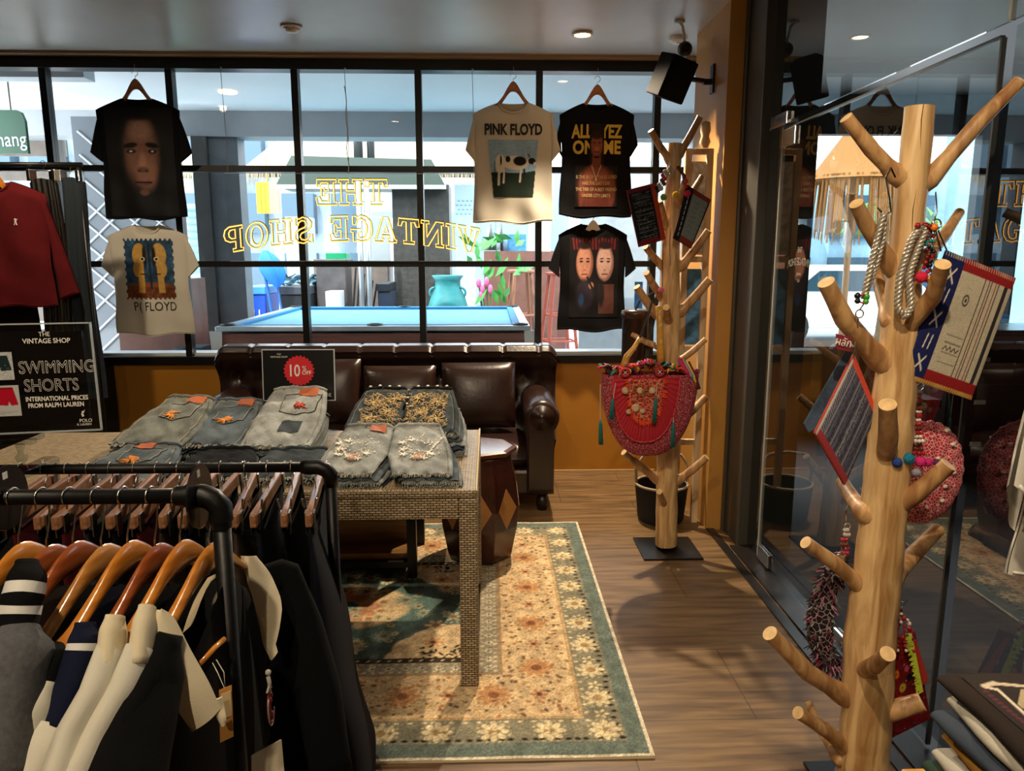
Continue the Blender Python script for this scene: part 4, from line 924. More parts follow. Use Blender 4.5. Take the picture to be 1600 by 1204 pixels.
def tee(name, x, y, ztop, bw, L, sx, sz, m, label, seed=0, neck=.085, ndrop=.055, th=.018, thin=None, cat='t-shirt'):
    """short-sleeved shirt, front towards -y; ztop is the neck edge at the shoulder"""
    t = empty(name, (x, y, ztop), label=label, cat=cat); r = random.Random(seed)
    ph = [r.uniform(0, 6) for _ in range(8)]
    def wr(X, Z):
        d = min(1, max(0, -Z / L)); return .007 * d * math.sin(X * 34 + ph[0] + 2 * Z) + .005 * math.sin(X * 19 + Z * 11 + ph[1]) + .0035 * math.sin(Z * 27 + X * 13 + ph[2]) * d
    def top(X, back=False):
        a = abs(X)
        if a < neck: return -(.012 if back else ndrop) * (1 - (a / neck) ** 2) ** .5 - .0
        u = (a - neck) / (bw - neck); return -.055 * u - .02 * u * u
    def ctop(X, back): return top(X, back)
    def side(z):
        u = -z / L; return 1 - .06 * math.sin(min(1, u) * PI) ** 2 + .01 * math.sin(u * 9 + ph[3])
    hem = lambda X: -L + .008 * math.sin(X * 20 + ph[4]) + .012 * (X / bw) ** 2
    def P(X, v, back):
        zt = ctop(X, back); z = zt + (hem(X) - zt) * v; xx = X * side(z) if abs(X) > .01 else X
        e = max(0, 1 - (abs(X) / bw) ** 4) ** .5; e *= min(1, v * 12 + .25)
        return xx, z, (1 if back else -1) * (th * e + .001) + wr(xx, z) + .0
    def sl(s, back):
        def g(u, v):   # u 0..1 shoulder -> cuff, v 0 top -> 1 underarm
            ax, az = bw * .90, top(bw * .90); bx, bz = sx, -sz[0]; cx, cz = sz[2], -sz[1]; dx, dz = bw * .96, -.235
            X = (ax + (bx - ax) * u) * (1 - v) + (dx + (cx - dx) * u) * v; Z = (az + (bz - az) * u + .018 * math.sin(u * PI)) * (1 - v) + (dz + (cz - dz) * u) * v
            e = (1 - abs(2 * v - 1) ** 3) ** .5 * .8 + .2 * u
            q = (1 if back else -1) * (th * .8 * e + .001) + wr(X, Z) * .7
            return (s * X, q, Z)
        return g
    b = MB(); N = 44
    for back in (False, True):
        b.grid(lambda u, v, bk=back: (lambda q: (q[0], q[2], q[1]))(P(-bw + 2 * bw * (u if bk else 1 - u) , v, bk)), N, 40)
        for s in (-1, 1): b.grid(sl(s, back), 12, 12)
    body = b.build('body_fabric', m, t, smooth=True)
    c = MB()
    c.tube([(X, (-1) * (th * .5 + .002), ctop(X, False) - .004) for X in np.linspace(-neck * .99, neck * .99, 19)], .007, 6, flat=.5)
    c.tube([(X, th * .4, ctop(X, True) - .003) for X in np.linspace(-neck * .99, neck * .99, 13)], .006, 6, flat=.5)
    c.build('neck_rib', thin or m, t, smooth=True)
    for s in (-1, 1):
        g = sl(s, False); MB().tube([tuple(Vector(g(.985, v)) + Vector((0, -.0015, 0))) for v in np.linspace(.04, .96, 10)], .004, 5, flat=.6).build('sleeve_hem', thin or m, t, smooth=True)
    h = MB(); h.tube([(lambda q: (q[0], q[2] - .001, q[1]))(P(X, .985, False)) for X in np.linspace(-bw * .97, bw * .97, 30)], .003, 5, flat=.7); h.build('bottom_hem', thin or m, t, smooth=True)
    t2 = lambda X, Z: P(X, (Z - top(X)) / (hem(X) - top(X)), False)[2]
    return t, t2
def tee_print(t, front, cv, x0, x1, z0, z1, name='chest_print', off=.0025, mask=None):
    def f(u, v):
        X = x0 + (x1 - x0) * u; Z = z0 + (z1 - z0) * v; return (X, front(X, Z) - off, Z)
    return cv.mesh(name, f, paintmat('shirt_print', .7, .2, bump=.1, bscale=400), t, mask=mask)
def curved_text(t, front, body, size, m, x, z, width=1, bold=.0, off=.0035):
    o = text(body, size, m, 'lettering', t, T(x, 0, z) @ XZ, ext=.0003, width=width, bold=bold)
    for v in o.data.vertices: v.co.y += front(v.co.x, v.co.z) - off
    return o
BLK = fabric('black_cotton', '0c0c0e'); CRM = fabric('cream_cotton', 'cbc6b8'); CRM2 = fabric('cream_rib', 'cfc6b0'); BLK2 = fabric('black_rib', '141416')
def pz(px, py, y=5.08): return at(px, py, y)
ZB = 2.745
# 1 black shirt with a large face
p = pz(216, 154); ZT = p.z
t1, f1 = tee('t_shirt', p.x, 5.06, ZT, .265, ZT - pz(216, 343).z, .325, (.335, .40, .245), BLK, 'black t-shirt printed with a large dim man\'s face, hanging at upper left', 1, thin=BLK2)
flat_hanger(p.x, 5.06, at(213, 126, 5.06).z, ZB, 'brown wooden hanger holding the black t-shirt with the single large face')
def face1():
    c = Canvas(90, 130, '0c0c0e', .7)
    sk = '6b4a3b'
    c.ell(.35, .58, .26, .40, '3a2a24', .35); c.ell(.36, .60, .21, .36, sk, .4); c.ell(.36, .80, .17, .14, '8c6a58', .6); c.ell(.40, .40, .13, .2, '7a5644', .5)
    c.ell(.36, .95, .26, .08, '0c0c0e', .5); c.rect(0, 0, .10, 1, '0c0c0e')
    for s in (-1, 1): c.ell(.36 + s * .115, .655, .085, .028, '0f0b0a', .3, -s * .15); c.ell(.36 + s * .11, .60, .055, .024, '1c1210', .3); c.ell(.36 + s * .11, .60, .022, .010, 'b8a898', .4)
    c.ell(.36, .50, .05, .12, '8a6450', .6); c.ell(.36, .43, .068, .035, '5a3c30', .4); c.ell(.325, .42, .02, .010, '140d0b', .4); c.ell(.395, .42, .02, .010, '140d0b', .4)
    c.ell(.36, .31, .085, .035, '5c3a34', .3); c.line(.28, .315, .44, .315, .008, '1a0f0d'); c.ell(.36, .335, .07, .014, '7a5248', .5); c.ell(.36, .22, .06, .04, '5f4236', .5)
    c.ell(.10, .5, .10, .45, '0c0c0e', .7); c.ell(.60, .5, .06, .4, '0c0c0e', .7); c.noise(.05, 3)
    return c
tee_print(t1, f1, face1(), -.21, .22, -.74, -.06)
# 2 white shirt with two facing heads, hung under it
p = pz(229, 351, 5.12)
t2, f2 = tee('t_shirt', p.x, 5.125, p.z, .265, p.z - pz(229, 523, 5.12).z, .325, (.27, .35, .245), CRM, 'cream t-shirt with two facing yellow heads print, hanging below the single-face shirt', 2, thin=CRM2, th=.016)
def heads():
    c = Canvas(90, 100, '2c4a66', 1.0)
    c.noise(.3, 9); c.rect(0, 0, 1, .22, '6a3a22'); c.noise(.2, 3); c.ell(.5, .25, .6, .05, '8a4c2c', .5)
    for s, col in ((-1, 'c89a4a'), (1, 'c29a50')):
        x = .5 + s * .19
        c.ell(x - s * .0, .72, .15, .20, col, .06); c.rect(x - .06, .12, x + .07, .6, col); c.ell(x + s * .05, .5, .10, .14, col, .1)
        c.ell(x - s * .1, .7, .05, .22, '1e1c22', .4); c.ell(x - s * .05, .66, .06, .04, 'd8c69a', .2); c.ell(x - s * .05, .66, .03, .025, '20202a', .2); c.line(x - s * .12, .42, x + s * .0, .42, .012, '3a2418')
    c.line(.5, .2, .5, .9, .025, '1f2c3a'); c.noise(.06, 3); return c
def ragged(u, v): e = min(u, 1 - u, v, 1 - v); return e > .035 * (1 + math.sin(u * 70) * math.cos(v * 53 + 2)) * .8
tee_print(t2, f2, heads(), -.165, .175, -.50, -.085, mask=ragged)
PB = mat('print_black', '1a1c22', .7)
curved_text(t2, f2, 'P( FLOYD', .085, PB, .02, -.545, .80)
# 3 white shirt PINK FLOYD
p = pz(802, 160, 5.06)
t3, f3 = tee('t_shirt', p.x, 5.06, p.z, .27, p.z - pz(802, 349, 5.06).z, .315, (.30, .38, .245), CRM, 'cream t-shirt with bold words over a black and white animal picture', 3, thin=CRM2, neck=.095, ndrop=.06)
flat_hanger(p.x, 5.06, at(802, 130, 5.06).z, ZB, 'wooden hanger holding the cream t-shirt with the animal picture', group='wooden hangers of the window shirts')
def cow():
    c = Canvas(84, 92, '8fb2cf', .92)
    c.noise(.06, 12); c.poly([(0, 0), (.92, 0), (.92, .47), (.6, .42), (0, .44)], '1b2a20'); c.noise(.08, 2)
    W_, K_ = 'd9d4c6', '16161a'
    c.ell(.50, .60, .26, .13, W_, .1); c.ell(.22, .58, .10, .17, W_, .1); c.ell(.58, .63, .13, .09, K_, .2); c.ell(.36, .66, .05, .06, K_, .2); c.ell(.23, .64, .02, .10, K_, .3); c.ell(.80, .63, .07, .06, K_, .1); c.ell(.86, .59, .035, .03, W_, .3)
    c.line(.20, .5, .19, .22, .026, W_); c.line(.29, .46, .28, .25, .022, W_); c.line(.60, .48, .58, .27, .022, W_); c.line(.66, .48, .66, .36, .02, K_); c.line(.76, .70, .73, .75, .012, K_)
    c.line(.12, .62, .12, .36, .010, K_); return c
tee_print(t3, f3, cow(), -.165, .165, -.60, -.235, mask=lambda u, v: u > .09 * (1 - v) * 1.2 and u < 1 - .09 * (1 - v) * 1.2)
curved_text(t3, f3, 'PINK FLOYD', .094, PB, 0, -.175, .72, bold=.0035)
# 4 black shirt ALL EYEZ ON ME
p = pz(933, 161, 5.06)
t4, f4 = tee('t_shirt', p.x, 5.06, p.z, .245, p.z - pz(933, 340, 5.06).z, .275, (.26, .34, .225), BLK, 'black t-shirt with yellow words and a shirtless man, hanging at upper right', 4, thin=BLK2)
flat_hanger(p.x, 5.06, at(934, 135, 5.06).z, ZB, 'wooden hanger holding the black t-shirt with the yellow words')
def man():
    c = Canvas(80, 130, '140c0c', .62)
    c.ell(.31, .22, .30, .34, '3c1815', .5); c.ell(.31, .34, .26, .20, '7a4030', .3); c.rect(.07, 0, .55, .26, '5c2a20'); c.ell(.08, .2, .07, .26, '6e382a', .4); c.ell(.54, .2, .07, .26, '6e382a', .4); c.ell(.22, .36, .10, .08, '8d5140', .5); c.ell(.40, .36, .10, .08, '8d5140', .5)
    c.rect(.25, .48, .37, .62, '6a3527'); c.ell(.31, .74, .10, .17, '7c4434', .25); c.ell(.31, .86, .10, .06, '2a1512', .4); c.ell(.31, .70, .045, .035, '95604c', .5)
    for s in (-1, 1): c.ell(.31 + s * .04, .77, .022, .010, '160a08', .3)
    c.line(.27, .66, .35, .66, .006, '2a0f0c'); c.ell(.31, .60, .06, .02, '20100d', .5); c.line(.24, .5, .31, .34, .006, 'b8a890'); c.line(.38, .5, .31, .34, .006, 'b8a890'); c.ell(.31, .33, .015, .02, 'c8b89a', .4)
    c.rect(.0, .0, .06, 1, '140c0c', .5); c.noise(.06, 3); return c
YEL = mat('print_yellow', 'c8a63a', .7)
curved_text(t4, f4, 'ALL EYEZ', .115, YEL, 0, -.185, .68, bold=.004, off=.003); curved_text(t4, f4, 'ON  ME', .115, YEL, 0, -.285, .80, bold=.004, off=.003)
tee_print(t4, f4, man(), -.14, .14, -.66, -.13, off=.0045, mask=lambda u, v: v < .5 or abs(u - .5) < .17)
for k, s_ in enumerate(('IS THE IR OF A THUG LORD', 'HAS THE DAY I DIE', 'THE TIER OF A BEST FRIEND', 'UNDER CITY LIMITS')):
    curved_text(t4, f4, s_, .030, mat('print_tan', 'a58c5a', .7), 0, -.47 - .040 * k, .72, off=.006, bold=.0005)
# 5 black shirt with two faces
p = pz(928, 349, 5.06)
t5, f5 = tee('t_shirt', p.x, 5.10, p.z, .235, p.z - pz(928, 518, 5.06).z, .30, (.30, .36, .225), BLK, 'black t-shirt printed with two men\'s faces side by side, hanging below the yellow-lettered one', 5, thin=BLK2)
def two():
    c = Canvas(100, 120, '0f0d10', .8)
    for k in range(14): c.line(.06 + k * .052, .98 - .01 * (k % 3), .08 + k * .05, .86, .02, '6a1c20')
    for x, col, dk in ((.25, 'b98470', '8a5646'), (.58, 'c9a49a', '8f6a66')):
        c.ell(x, .68, .15, .24, dk, .1); c.ell(x - .01, .69, .13, .22, col, .2); c.ell(x, .90, .14, .06, '241416', .4)
        for s in (-1, 1): c.ell(x + s * .055, .70, .035, .013, '1c1010', .3); c.ell(x + s * .055, .735, .042, .010, '2a1614', .4, -s * .2)
        c.ell(x, .63, .02, .05, 'd0a090', .6, al=.5); c.line(x - .045, .54, x + .045, .54, .009, '6a2c2c'); c.ell(x, .595, .03, .010, dk, .5)
    c.ell(.25, .28, .18, .22, '2a2430', .3); c.ell(.36, .40, .05, .05, 'a8705c', .3); c.ell(.20, .22, .06, .10, '2c4c7c', .5); c.rect(.48, .05, .74, .42, '54342e'); c.ell(.52, .3, .07, .2, '1a1418', .4); c.line(.3, .5, .42, .3, .02, '15151a')
    c.noise(.06, 3); return c
tee_print(t5, f5, two(), -.16, .175, -.63, -.09)
tag5 = MB().box((-.025, th_ := -.0, -.07), (.025, .002, -.055)); tag5.build('neck_label', mat('neck_label', '8a8a8a', .7), t5, loc=(0, -.003 + .0, .0))
wh = flat_hanger(p.x, 5.10, p.z + .012, p.z + .075, 'white plastic hanger inside the shirt with two faces', m=mat('white_hanger', 'd0d0cc', .4), group=None)
# hooks over the top frame for the threads are part of the window frame
# ------------------------------------------------------------ garment rack at far left, by the window
rk = empty('garment_rack', (-2.9, 4.45, 0), label='tall dark garment rack with a high rail at far left by the window', cat='garment rack')
zr = at(60, 257, 4.45).z; xr = at(128, 257, 4.45).x
MB().tube([(-.68, 0, zr), (xr + 2.9, 0, zr)], .014, 12).build('rail', BLACKM, rk, smooth=True)
for x in (-.66, xr + 2.9 - .02): MB().tube([(x, 0, .0), (x, 0, zr - .014)], .013, 10).build('post', BLACKM, rk, smooth=True)
for x in (-.66, xr + 2.9 - .02): MB().box((x - .02, -.25, 0), (x + .02, .25, .02)).build('foot', BLACKM, rk)
def drape(name, x0, x1, zt, zb, y, m, label, th=.03, fold=5, seed=0, group=None, cat='clothing', z0=0):
    t = empty(name, ((x0 + x1) / 2, y, 0), label=label, cat=cat, group=group); w = (x1 - x0) / 2; r = random.Random(seed); a = r.uniform(0, 6)
    def F(s): return lambda u, v: ((-w + 2 * w * u) * (1 + .08 * v) + .01 * math.sin(v * 7 + a), s * (th * (1 - abs(2 * u - 1) ** 3) ** .5 + .001) + .012 * math.sin(u * fold * PI * 2 + a + v) * (.3 + v), zt + (zb - zt) * v - (.03 * abs(2 * u - 1) ** 2 if v < .02 else 0))
    b = MB(); b.grid(F(-1), 36, 30).grid(F(1), 36, 30).build('cloth', m, t, smooth=True); return t
BLEA = mat('black_leather', '15130f', .35, var=.3, bump=.3, bscale=18, spec=.6, coat=.2); DBLUE = fabric('slate_denim', '2a3138')
xa, xb = at(58, 300, 4.45).x, at(100, 300, 4.45).x
tr1 = drape('leather_trousers', at(48, 300, 4.42).x, at(92, 300, 4.42).x, zr - .08, .75, 4.43, BLEA, 'glossy black leather trousers on the far left rack beside the maroon sweater', seed=2)
tr2 = drape('slate_trousers', at(94, 300, 4.45).x, at(130, 300, 4.45).x, zr - .07, .70, 4.46, DBLUE, 'slate grey trousers at the right end of the far left rack', seed=4, fold=2)
for nm, o, lb, xs in (('trouser_hanger', tr1, 'metal clip hanger above the black leather trousers', .07), ('trouser_hanger', tr2, 'metal clip hanger above the slate grey trousers', .05)):
    h = empty(nm, (o.location.x, o.location.y + .0, zr), label=lb, cat='hanger')
    MB().tube([tuple(v) for v in arc((0, 0, .002), .017, PI, -PI / 2, 10)] + [(0, 0, -.03)], .0018, 6).build('hook', CHROME, h, smooth=True)
    MB().tube([(-xs, 0, -.035), (xs, 0, -.035)], .004, 8).build('bar', CHROME, h, smooth=True)
    for s in (-1, 1): MB().box((s * xs - .01, -.035, -.095), (s * xs + .01, .035, -.03)).build('clip', CHROME, h, bevel=.003)
# maroon sweater
MAR = fabric('maroon_knit', '5a1418', var=.15)
swc = at(-18, 290, 4.30)
ts, fs_ = tee('maroon_sweater', swc.x, 4.36, swc.z + .03, .28, .70, .40, (.62, .66, .30), MAR, 'maroon long-sleeved sweater with a tiny white emblem at far left', 8, cat='sweater', th=.04)
b = MB(); pq = at(22, 345, 4.3) - Vector((swc.x, 4.36, swc.z + .03))
m = MB().ball((0, 0, .008), .006, 8).ball((0, 0, -.004), .009, 8, sq=(.7, .4, 1.1)).tube([(-.004, 0, -.01), (-.007, 0, -.022)], .0025, 5).tube([(.003, 0, -.01), (.006, 0, -.022)], .0025, 5).tube([(.004, 0, .002), (.013, 0, .012)], .0018, 5)
m.build('chest_emblem', mat('print_white', ''), ts, loc=(pq.x, fs_(pq.x, pq.z) - .004, pq.z))
oh = flat_hanger(swc.x, 4.37, swc.z + .06, zr - .0 - .01, 'orange brown wooden hanger inside the maroon sweater', m=woodmat('orange_hanger', 'c8741c', 'e09436', 5, .35, (2, 8, 8)), group=None)
# dark curtain-like coats filling the far left end
drape('dark_coat', -3.42, -2.80, zr - .1, .6, 4.66, fabric('dark_coat_cloth', '221c1a'), 'dark brown coat hanging behind the maroon sweater', seed=9)
# ------------------------------------------------------------ denim shorts in piles on the wicker table
def denim(name, col, v=.22):
    m = mat(name, col, .92, var=v + .20, vscale=13, bump=.3, bscale=520, spec=.1)
    N = m.node_tree.nodes; L = m.node_tree.links; b = N['Principled BSDF']; mx = [n for n in N if n.type == 'MIX'][0]; mp = [n for n in N if n.type == 'MAPPING'][0]
    n = N.new('ShaderNodeTexNoise'); n.inputs['Scale'].default_value = 190; n.inputs['Detail'].default_value = 2; L.new(mp.outputs[0], n.inputs['Vector'])
    r = N.new('ShaderNodeMapRange'); r.inputs[1].default_value = .35; r.inputs[2].default_value = .65; r.inputs[3].default_value = .84; r.inputs[4].default_value = 1.12; L.new(n.outputs[0], r.inputs[0])
    k = N.new('ShaderNodeMix'); k.data_type = 'RGBA'; k.blend_type = 'MULTIPLY'; k.inputs[0].default_value = 1; L.new(mx.outputs[2], k.inputs[6]); L.new(r.outputs[0], k.inputs[7]); L.new(k.outputs[2], b.inputs['Base Color']); return m
DN = {'light': denim('denim_light', '8f9494'), 'grey': denim('denim_grey', '747978'), 'mid': denim('denim_mid', '535d65'), 'dark': denim('denim_dark', '3a4248'), 'black': denim('denim_black', '1d2024'), 'blue': denim('denim_blue', '3f4e60'), 'olive': denim('denim_olive', '686c68')}
PATCH = mat('leather_patch', 'a4552e', .5, var=.15, vscale=30); PALE = mat('frayed_thread', 'c6c3b2', .9); STITCH = mat('stitching', 'b0a78c', .8)
GOLD = mat('orange_embroidery', 'd08230', .7); WHITEB = mat('white_beads', 'f0ece0', .5); REDE = mat('red_embroidery', 'b8402c', .7)
def outline(kind, w0, w1):
    """left and right edge at v (0 hem .. 1 waist); half shorts or a leg of full shorts"""
    def lr(v):
        w = w0 + (w1 - w0) * (v ** 1.2)
        if kind == 'half': return -w / 2 - .012 * math.sin(v * PI), w / 2 + .02 * math.sin(v * PI * 1.1)
        g = .035 * max(0, 1 - v / .38) ** .8
        return (-w / 2 - .01 * math.sin(v * PI), -g) if kind == 'L' else (g, w / 2 + .01 * math.sin(v * PI))
    return lr
def short(name, x, y0, y1, zf, zb, w0, w1, tf, tb, m, label, group=None, full=False, rz=0, seed=0, deco=None, fringe=True, frnt=PALE):
    """one pair; zf, zb = height of its underside at the front hem and at the waist"""
    r = random.Random(seed); L = math.hypot(y1 - y0, zb - zf); tl = math.atan2(zb - zf, y1 - y0)
    t = empty(name, (x, y0, zf), label=label, cat='shorts', group=group)
    R = RZ(rz) @ RX(tl); ph = [r.uniform(0, 6) for _ in range(4)]
    def hz(X, v, lr):
        a, b = lr; e = max(0, 1 - abs((2 * X - a - b) / (b - a)) ** 6); e2 = min(1, v * 9 + .15) * min(1, (1 - v) * 12 + .35)
        th = tf + (tb - tf) * v
        return th * (.25 + .72 * e ** .5 * e2 ** .5) + .0030 * math.sin(X * 60 + ph[0] + v * 6) * math.sin(v * 5 + ph[2]) + .0026 * math.sin(v * 27 + ph[1] + X * 26 + 2 * math.sin(X * 31 + ph[3])) + .0016 * math.sin(X * 130 + v * 40 + ph[2])
    for kind in (('L', 'R') if full else ('half',)):
        fn = outline(kind, w0, w1)
        def top(u, v, up=True):
            a, b = fn(v); X = a + (b - a) * u; j = .006 * math.sin(X * 170 + ph[2]) + .005 * math.sin(X * 91 + ph[3]) if v < .01 else 0
            return R @ Vector((X, v * L + j, hz(X, v, (a, b)) if up else .001))
        bm_ = MB(); nu, nv = 30, 26; bm_.grid(top, nu, nv); 
        rim = [(i / nu, 0) for i in range(nu)] + [(1, j / nv) for j in range(nv)] + [(1 - i / nu, 1) for i in range(nu)] + [(0, 1 - j / nv) for j in range(nv)]
        k = len(rim); vs = [top(u, v) for u, v in rim] + [top(u, v, False) for u, v in rim]
        bm_.add(vs, [(k + i, k + (i + 1) % k, (i + 1) % k, i) for i in range(k)]); bm_.add([top(u, v, False) for u, v in rim], [tuple(range(k - 1, -1, -1))])
        bm_.build('short_leg' if full else 'folded_denim', m, t, smooth=True, weld=True, angle=70)
        if fringe:
            f = MB(); a, b = fn(0); n = int((b - a) / .0035)
            for i in range(n):
                X = a + (b - a) * i / n; l = r.uniform(.006, .024); z = r.uniform(.001, tf * .8); dx = r.uniform(-.006, .006)
                f.tube([R @ Vector((X, .002, z)), R @ Vector((X + dx * .5, -l * .6, z * .8 + .0)), R @ Vector((X + dx, -l, max(.0006, z * .4)))], .0007, 3)
            f.build('frayed_hem', frnt, t)
    def S(X, v, up=.0015):
        kind = 'half' if not full else ('L' if X < 0 else 'R'); return R @ Vector((X, v * L, hz(X, v, outline(kind, w0, w1)(v)) + up))
    # waistband, belt loops
    ww = w1 * .97
    wb = MB(); wb.tube([S(X, .955, -.001) for X in np.linspace(-ww / 2, ww / 2, 17)], .013, 6, flat=.35); wb.build('waistband', deco.get('band', m) if deco else m, t, smooth=True)
    if deco:
        for X in (-ww * .3, ww * .32): MB().tube([S(X, .91, .003), S(X, .955, .006), S(X, .995, .003)], .004, 5, flat=.5).build('belt_loop', m, t, smooth=True)
        sm = MB()
        for kk, ex in ((('L', 0), ('R', 1)) if full else (('half', 0), ('half', 1))):
            sg_ = -1 if ex == 0 else 1
            ed = outline(kk, w0, w1)
            se = MB(); se.tube([S(ed(v)[ex] - sg_ * .016, v, .0018) for v in np.linspace(.04, .90, 16)], .0022, 4); se.build('side_seam', m, t, smooth=True)
            sm.tube([S(ed(v)[ex] - sg_ * .023, v, .0012) for v in np.linspace(.04, .90, 16)], .0007, 3)
        for v_ in (.885, .915,): sm.tube([S(X, v_, .0012) for X in np.linspace(-ww / 2, ww / 2, 14)], .0007, 4)
        if 'pocket' in deco:
            cx, cv, pw, pv = deco['pocket']; P_ = [(cx - pw, cv + pv), (cx + pw, cv + pv), (cx + pw * .95, cv - pv * .7), (cx, cv - pv * 1.1), (cx - pw * .95, cv - pv * .7)]
            pk = MB(); n = 8
            pk.grid(lambda u, v: S(cx + (2 * u - 1) * pw * (1 - .1 * (1 - v)), cv + pv * (1 - (1 - v) * (1.7 + .35 * (1 - abs(2 * u - 1)))), .004 - .003 * (max(abs(2 * u - 1), abs(2 * v - 1)) > .99)), 10, 8)
            pk.build('patch_pocket', deco.get('pmat', m), t, smooth=True)
            MB().tube([S(P_[i][0] + (P_[(i + 1) % 5][0] - P_[i][0]) * q, P_[i][1] + (P_[(i + 1) % 5][1] - P_[i][1]) * q, .002) for i in range(5) for q in np.linspace(0, .9, 6)], .0022, 4, closed=True).build('pocket_edge', DN['dark'], t, smooth=True)
            for i in range(5):
                a, b = P_[i], P_[(i + 1) % 5]; sm.tube([S(a[0] * .96 + .04 * cx + (b[0] - a[0]) * q * .96, a[1] + (b[1] - a[1]) * q, .0045) for q in np.linspace(0, 1, 7)], .0009, 4)
        if 'square' in deco:
            for k in range(9): q = -ww * .46 + ww * .55 * k / 8; MB().tube([S(q, .972, .011), S(q + .007, .972, .011)], .0035, 5).build('dark_trim_stitch', DN['black'], t)
        sm.build('stitching', STITCH, t)
        if 'patch' in deco:
            px_, pw = deco['patch']; MB().grid(lambda u, v: S(px_ + (2 * u - 1) * pw, .80 + .14 * v, .0065), 8, 3).build('leather_patch', PATCH, t, smooth=True)
        if 'flower' in deco:
            fx, fv, fr, fm = deco['flower']; e = MB()
            for k in range(26):
                a = r.uniform(0, 2 * PI); q = r.uniform(.3, 1) * fr; e.tube([S(fx, fv, .007), S(fx + q * .5 * math.cos(a + .2), fv + q * .5 * math.sin(a + .2) / L, .013), S(fx + q * math.cos(a), fv + q * math.sin(a) / L, .007)], .0026, 4)
            e.ball(S(fx, fv, .008), .006, 6); e.build('embroidered_flower', fm, t, smooth=True)
            if fm is GOLD:
                e = MB()
                for k in range(8): a = k * .8; e.tube([S(fx + fr * .3 * math.cos(a), fv + fr * .3 * math.sin(a) / L, .009), S(fx + fr * .75 * math.cos(a), fv + fr * .75 * math.sin(a) / L, .008)], .0012, 4)
                e.build('pale_stitches', PALE, t)
        if 'beads' in deco:
            for s in (-1, 1):
                e = MB(); cx = s * w0 * .24
                for k in range(7):
                    a = 2.2 + k * .55; q = .055 + .01 * (k % 2); c = (cx + q * math.cos(a) * 1.15, .46 + q * 1.25 * math.sin(a) / L)
                    for j in range(5): b = 2 * PI * j / 5; e.tube([S(*c, .004), S(c[0] + .015 * math.cos(b), c[1] + .015 * math.sin(b) / L, .005)], .0034, 4)
                for k in range(90):
                    a = r.uniform(0, 2 * PI); q = r.uniform(.02, .085); e.ball(S(max(.01, abs(cx + q * math.cos(a))) * s, min(.88, max(.12, .48 + q * 1.2 * math.sin(a) / L)), .003), r.uniform(.0020, .0046), 5)
                for k in range(9): q = k / 8; e.tube([S(cx + s * (.02 + .05 * q), .3 + .35 * q, .004), S(cx + s * (.034 + .05 * q), .33 + .35 * q, .004)], .0026, 4)
                e.build('white_beadwork', WHITEB, t, smooth=True)['kind'] = 'stuff'
                e = MB(); c = (cx, .27)
                for j in range(16): b = 2 * PI * j / 16; e.tube([S(*c, .004), S(c[0] + .026 * math.cos(b), c[1] + .022 * math.sin(b) / L, .005)], .0032, 4)
                e.build('pink_rosette', mat('dusty_pink', 'b59484', .8), t, smooth=True)
        if 'lace' in deco:
            for s in (-1, 1):
                e = MB()
                for c in ((s * .07, .40), (s * .135, .62), (s * .14, .25), (s * .05, .70)):
                    for j in range(7): b = 2 * PI * j / 7 + .3; e.tube([S(*c, .006), S(c[0] + .026 * math.cos(b - .2), c[1] + .026 * math.sin(b - .2) / L, .008), S(c[0] + .034 * math.cos(b), c[1] + .034 * math.sin(b) / L, .006), S(c[0] + .024 * math.cos(b + .25), c[1] + .024 * math.sin(b + .25) / L, .006)], .0026, 4)
                for k in range(260):
                    X = s * r.uniform(.012, w1 * .46); v = r.uniform(.06, .80); a = r.uniform(0, PI); e.tube([S(X, v, .004), S(X + .012 * math.cos(a) * s, v + .012 * math.sin(a) / L, .009), S(X + .02 * math.cos(a + .5) * s, v + .02 * math.sin(a + .5) / L, .004)], .0017, 3)
                e.build('beige_lace', mat('lace_beige', 'bfa574', .8), t, smooth=True)
            for X, v in [(-w1 * .43 + w1 * .86 * k / 8, .955) for k in range(9)] + [(.004, .82), (.004, .70), (.004, .58)]: MB().ball(S(X, v, .014), .0075, 8, sq=(1, 1, .6)).build('pearl_stud', mat('pearl', 'dcd6ca', .25), t, smooth=True)
            MB().tube([S(0.004, .90, .006), S(.004, .72, .006), S(-.004, .50, .006)], .015, 6, flat=.3).build('fly', DN['black'], t, smooth=True)
        if 'square' in deco:
            cx, cv, h1, h2 = deco['square']; MB().grid(lambda u, v: S(cx + (2 * u - 1) * h1, cv + (2 * v - 1) * h2, .003), 6, 6).build('dark_square_patch', DN['dark'], t, smooth=True)
    return t
def pile(px, y0, y1, zf, zb, w0, w1, n, cols, toplabel, lowlabel, group, full=False, deco=None, seed=0, rz=0, dx=0, spread=.012):
    x = at(px, 680, (y0 + y1) / 2).x; r = random.Random(seed); tf, tb = (zf - TZ - .0008) / n, (zb - TZ - .0008) / n
    for i in range(n):
        last = i == n - 1; jx = 0 if last else r.uniform(-spread, spread) + dx * (n - 1 - i) / n
        short('denim_shorts', x + jx, y0 + (0 if last else r.uniform(-.01, .012)), y1, TZ + .0008 + tf * i + .0006, TZ + .0008 + tb * i + .0006, w0, w1, tf * .93, tb * .93, DN[cols[i % len(cols)]],
              toplabel if last else lowlabel, None if last else group, full, rz, seed * 10 + i, deco if last else {}, last or i < 2)
pile(262, 2.86, 3.26, .83, .945, .30, .21, 5, ['mid', 'dark', 'olive', 'mid', 'olive'], 'grey green folded jeans shorts topping the back left pile, orange flower on pocket', 'folded jeans shorts inside the back left pile on the wicker table', 'jeans shorts in the back left pile', deco={'pocket': (.015, .62, .068, .17), 'patch': (.045, .036), 'flower': (.0, .52, .045, GOLD)}, seed=1, rz=-.10)
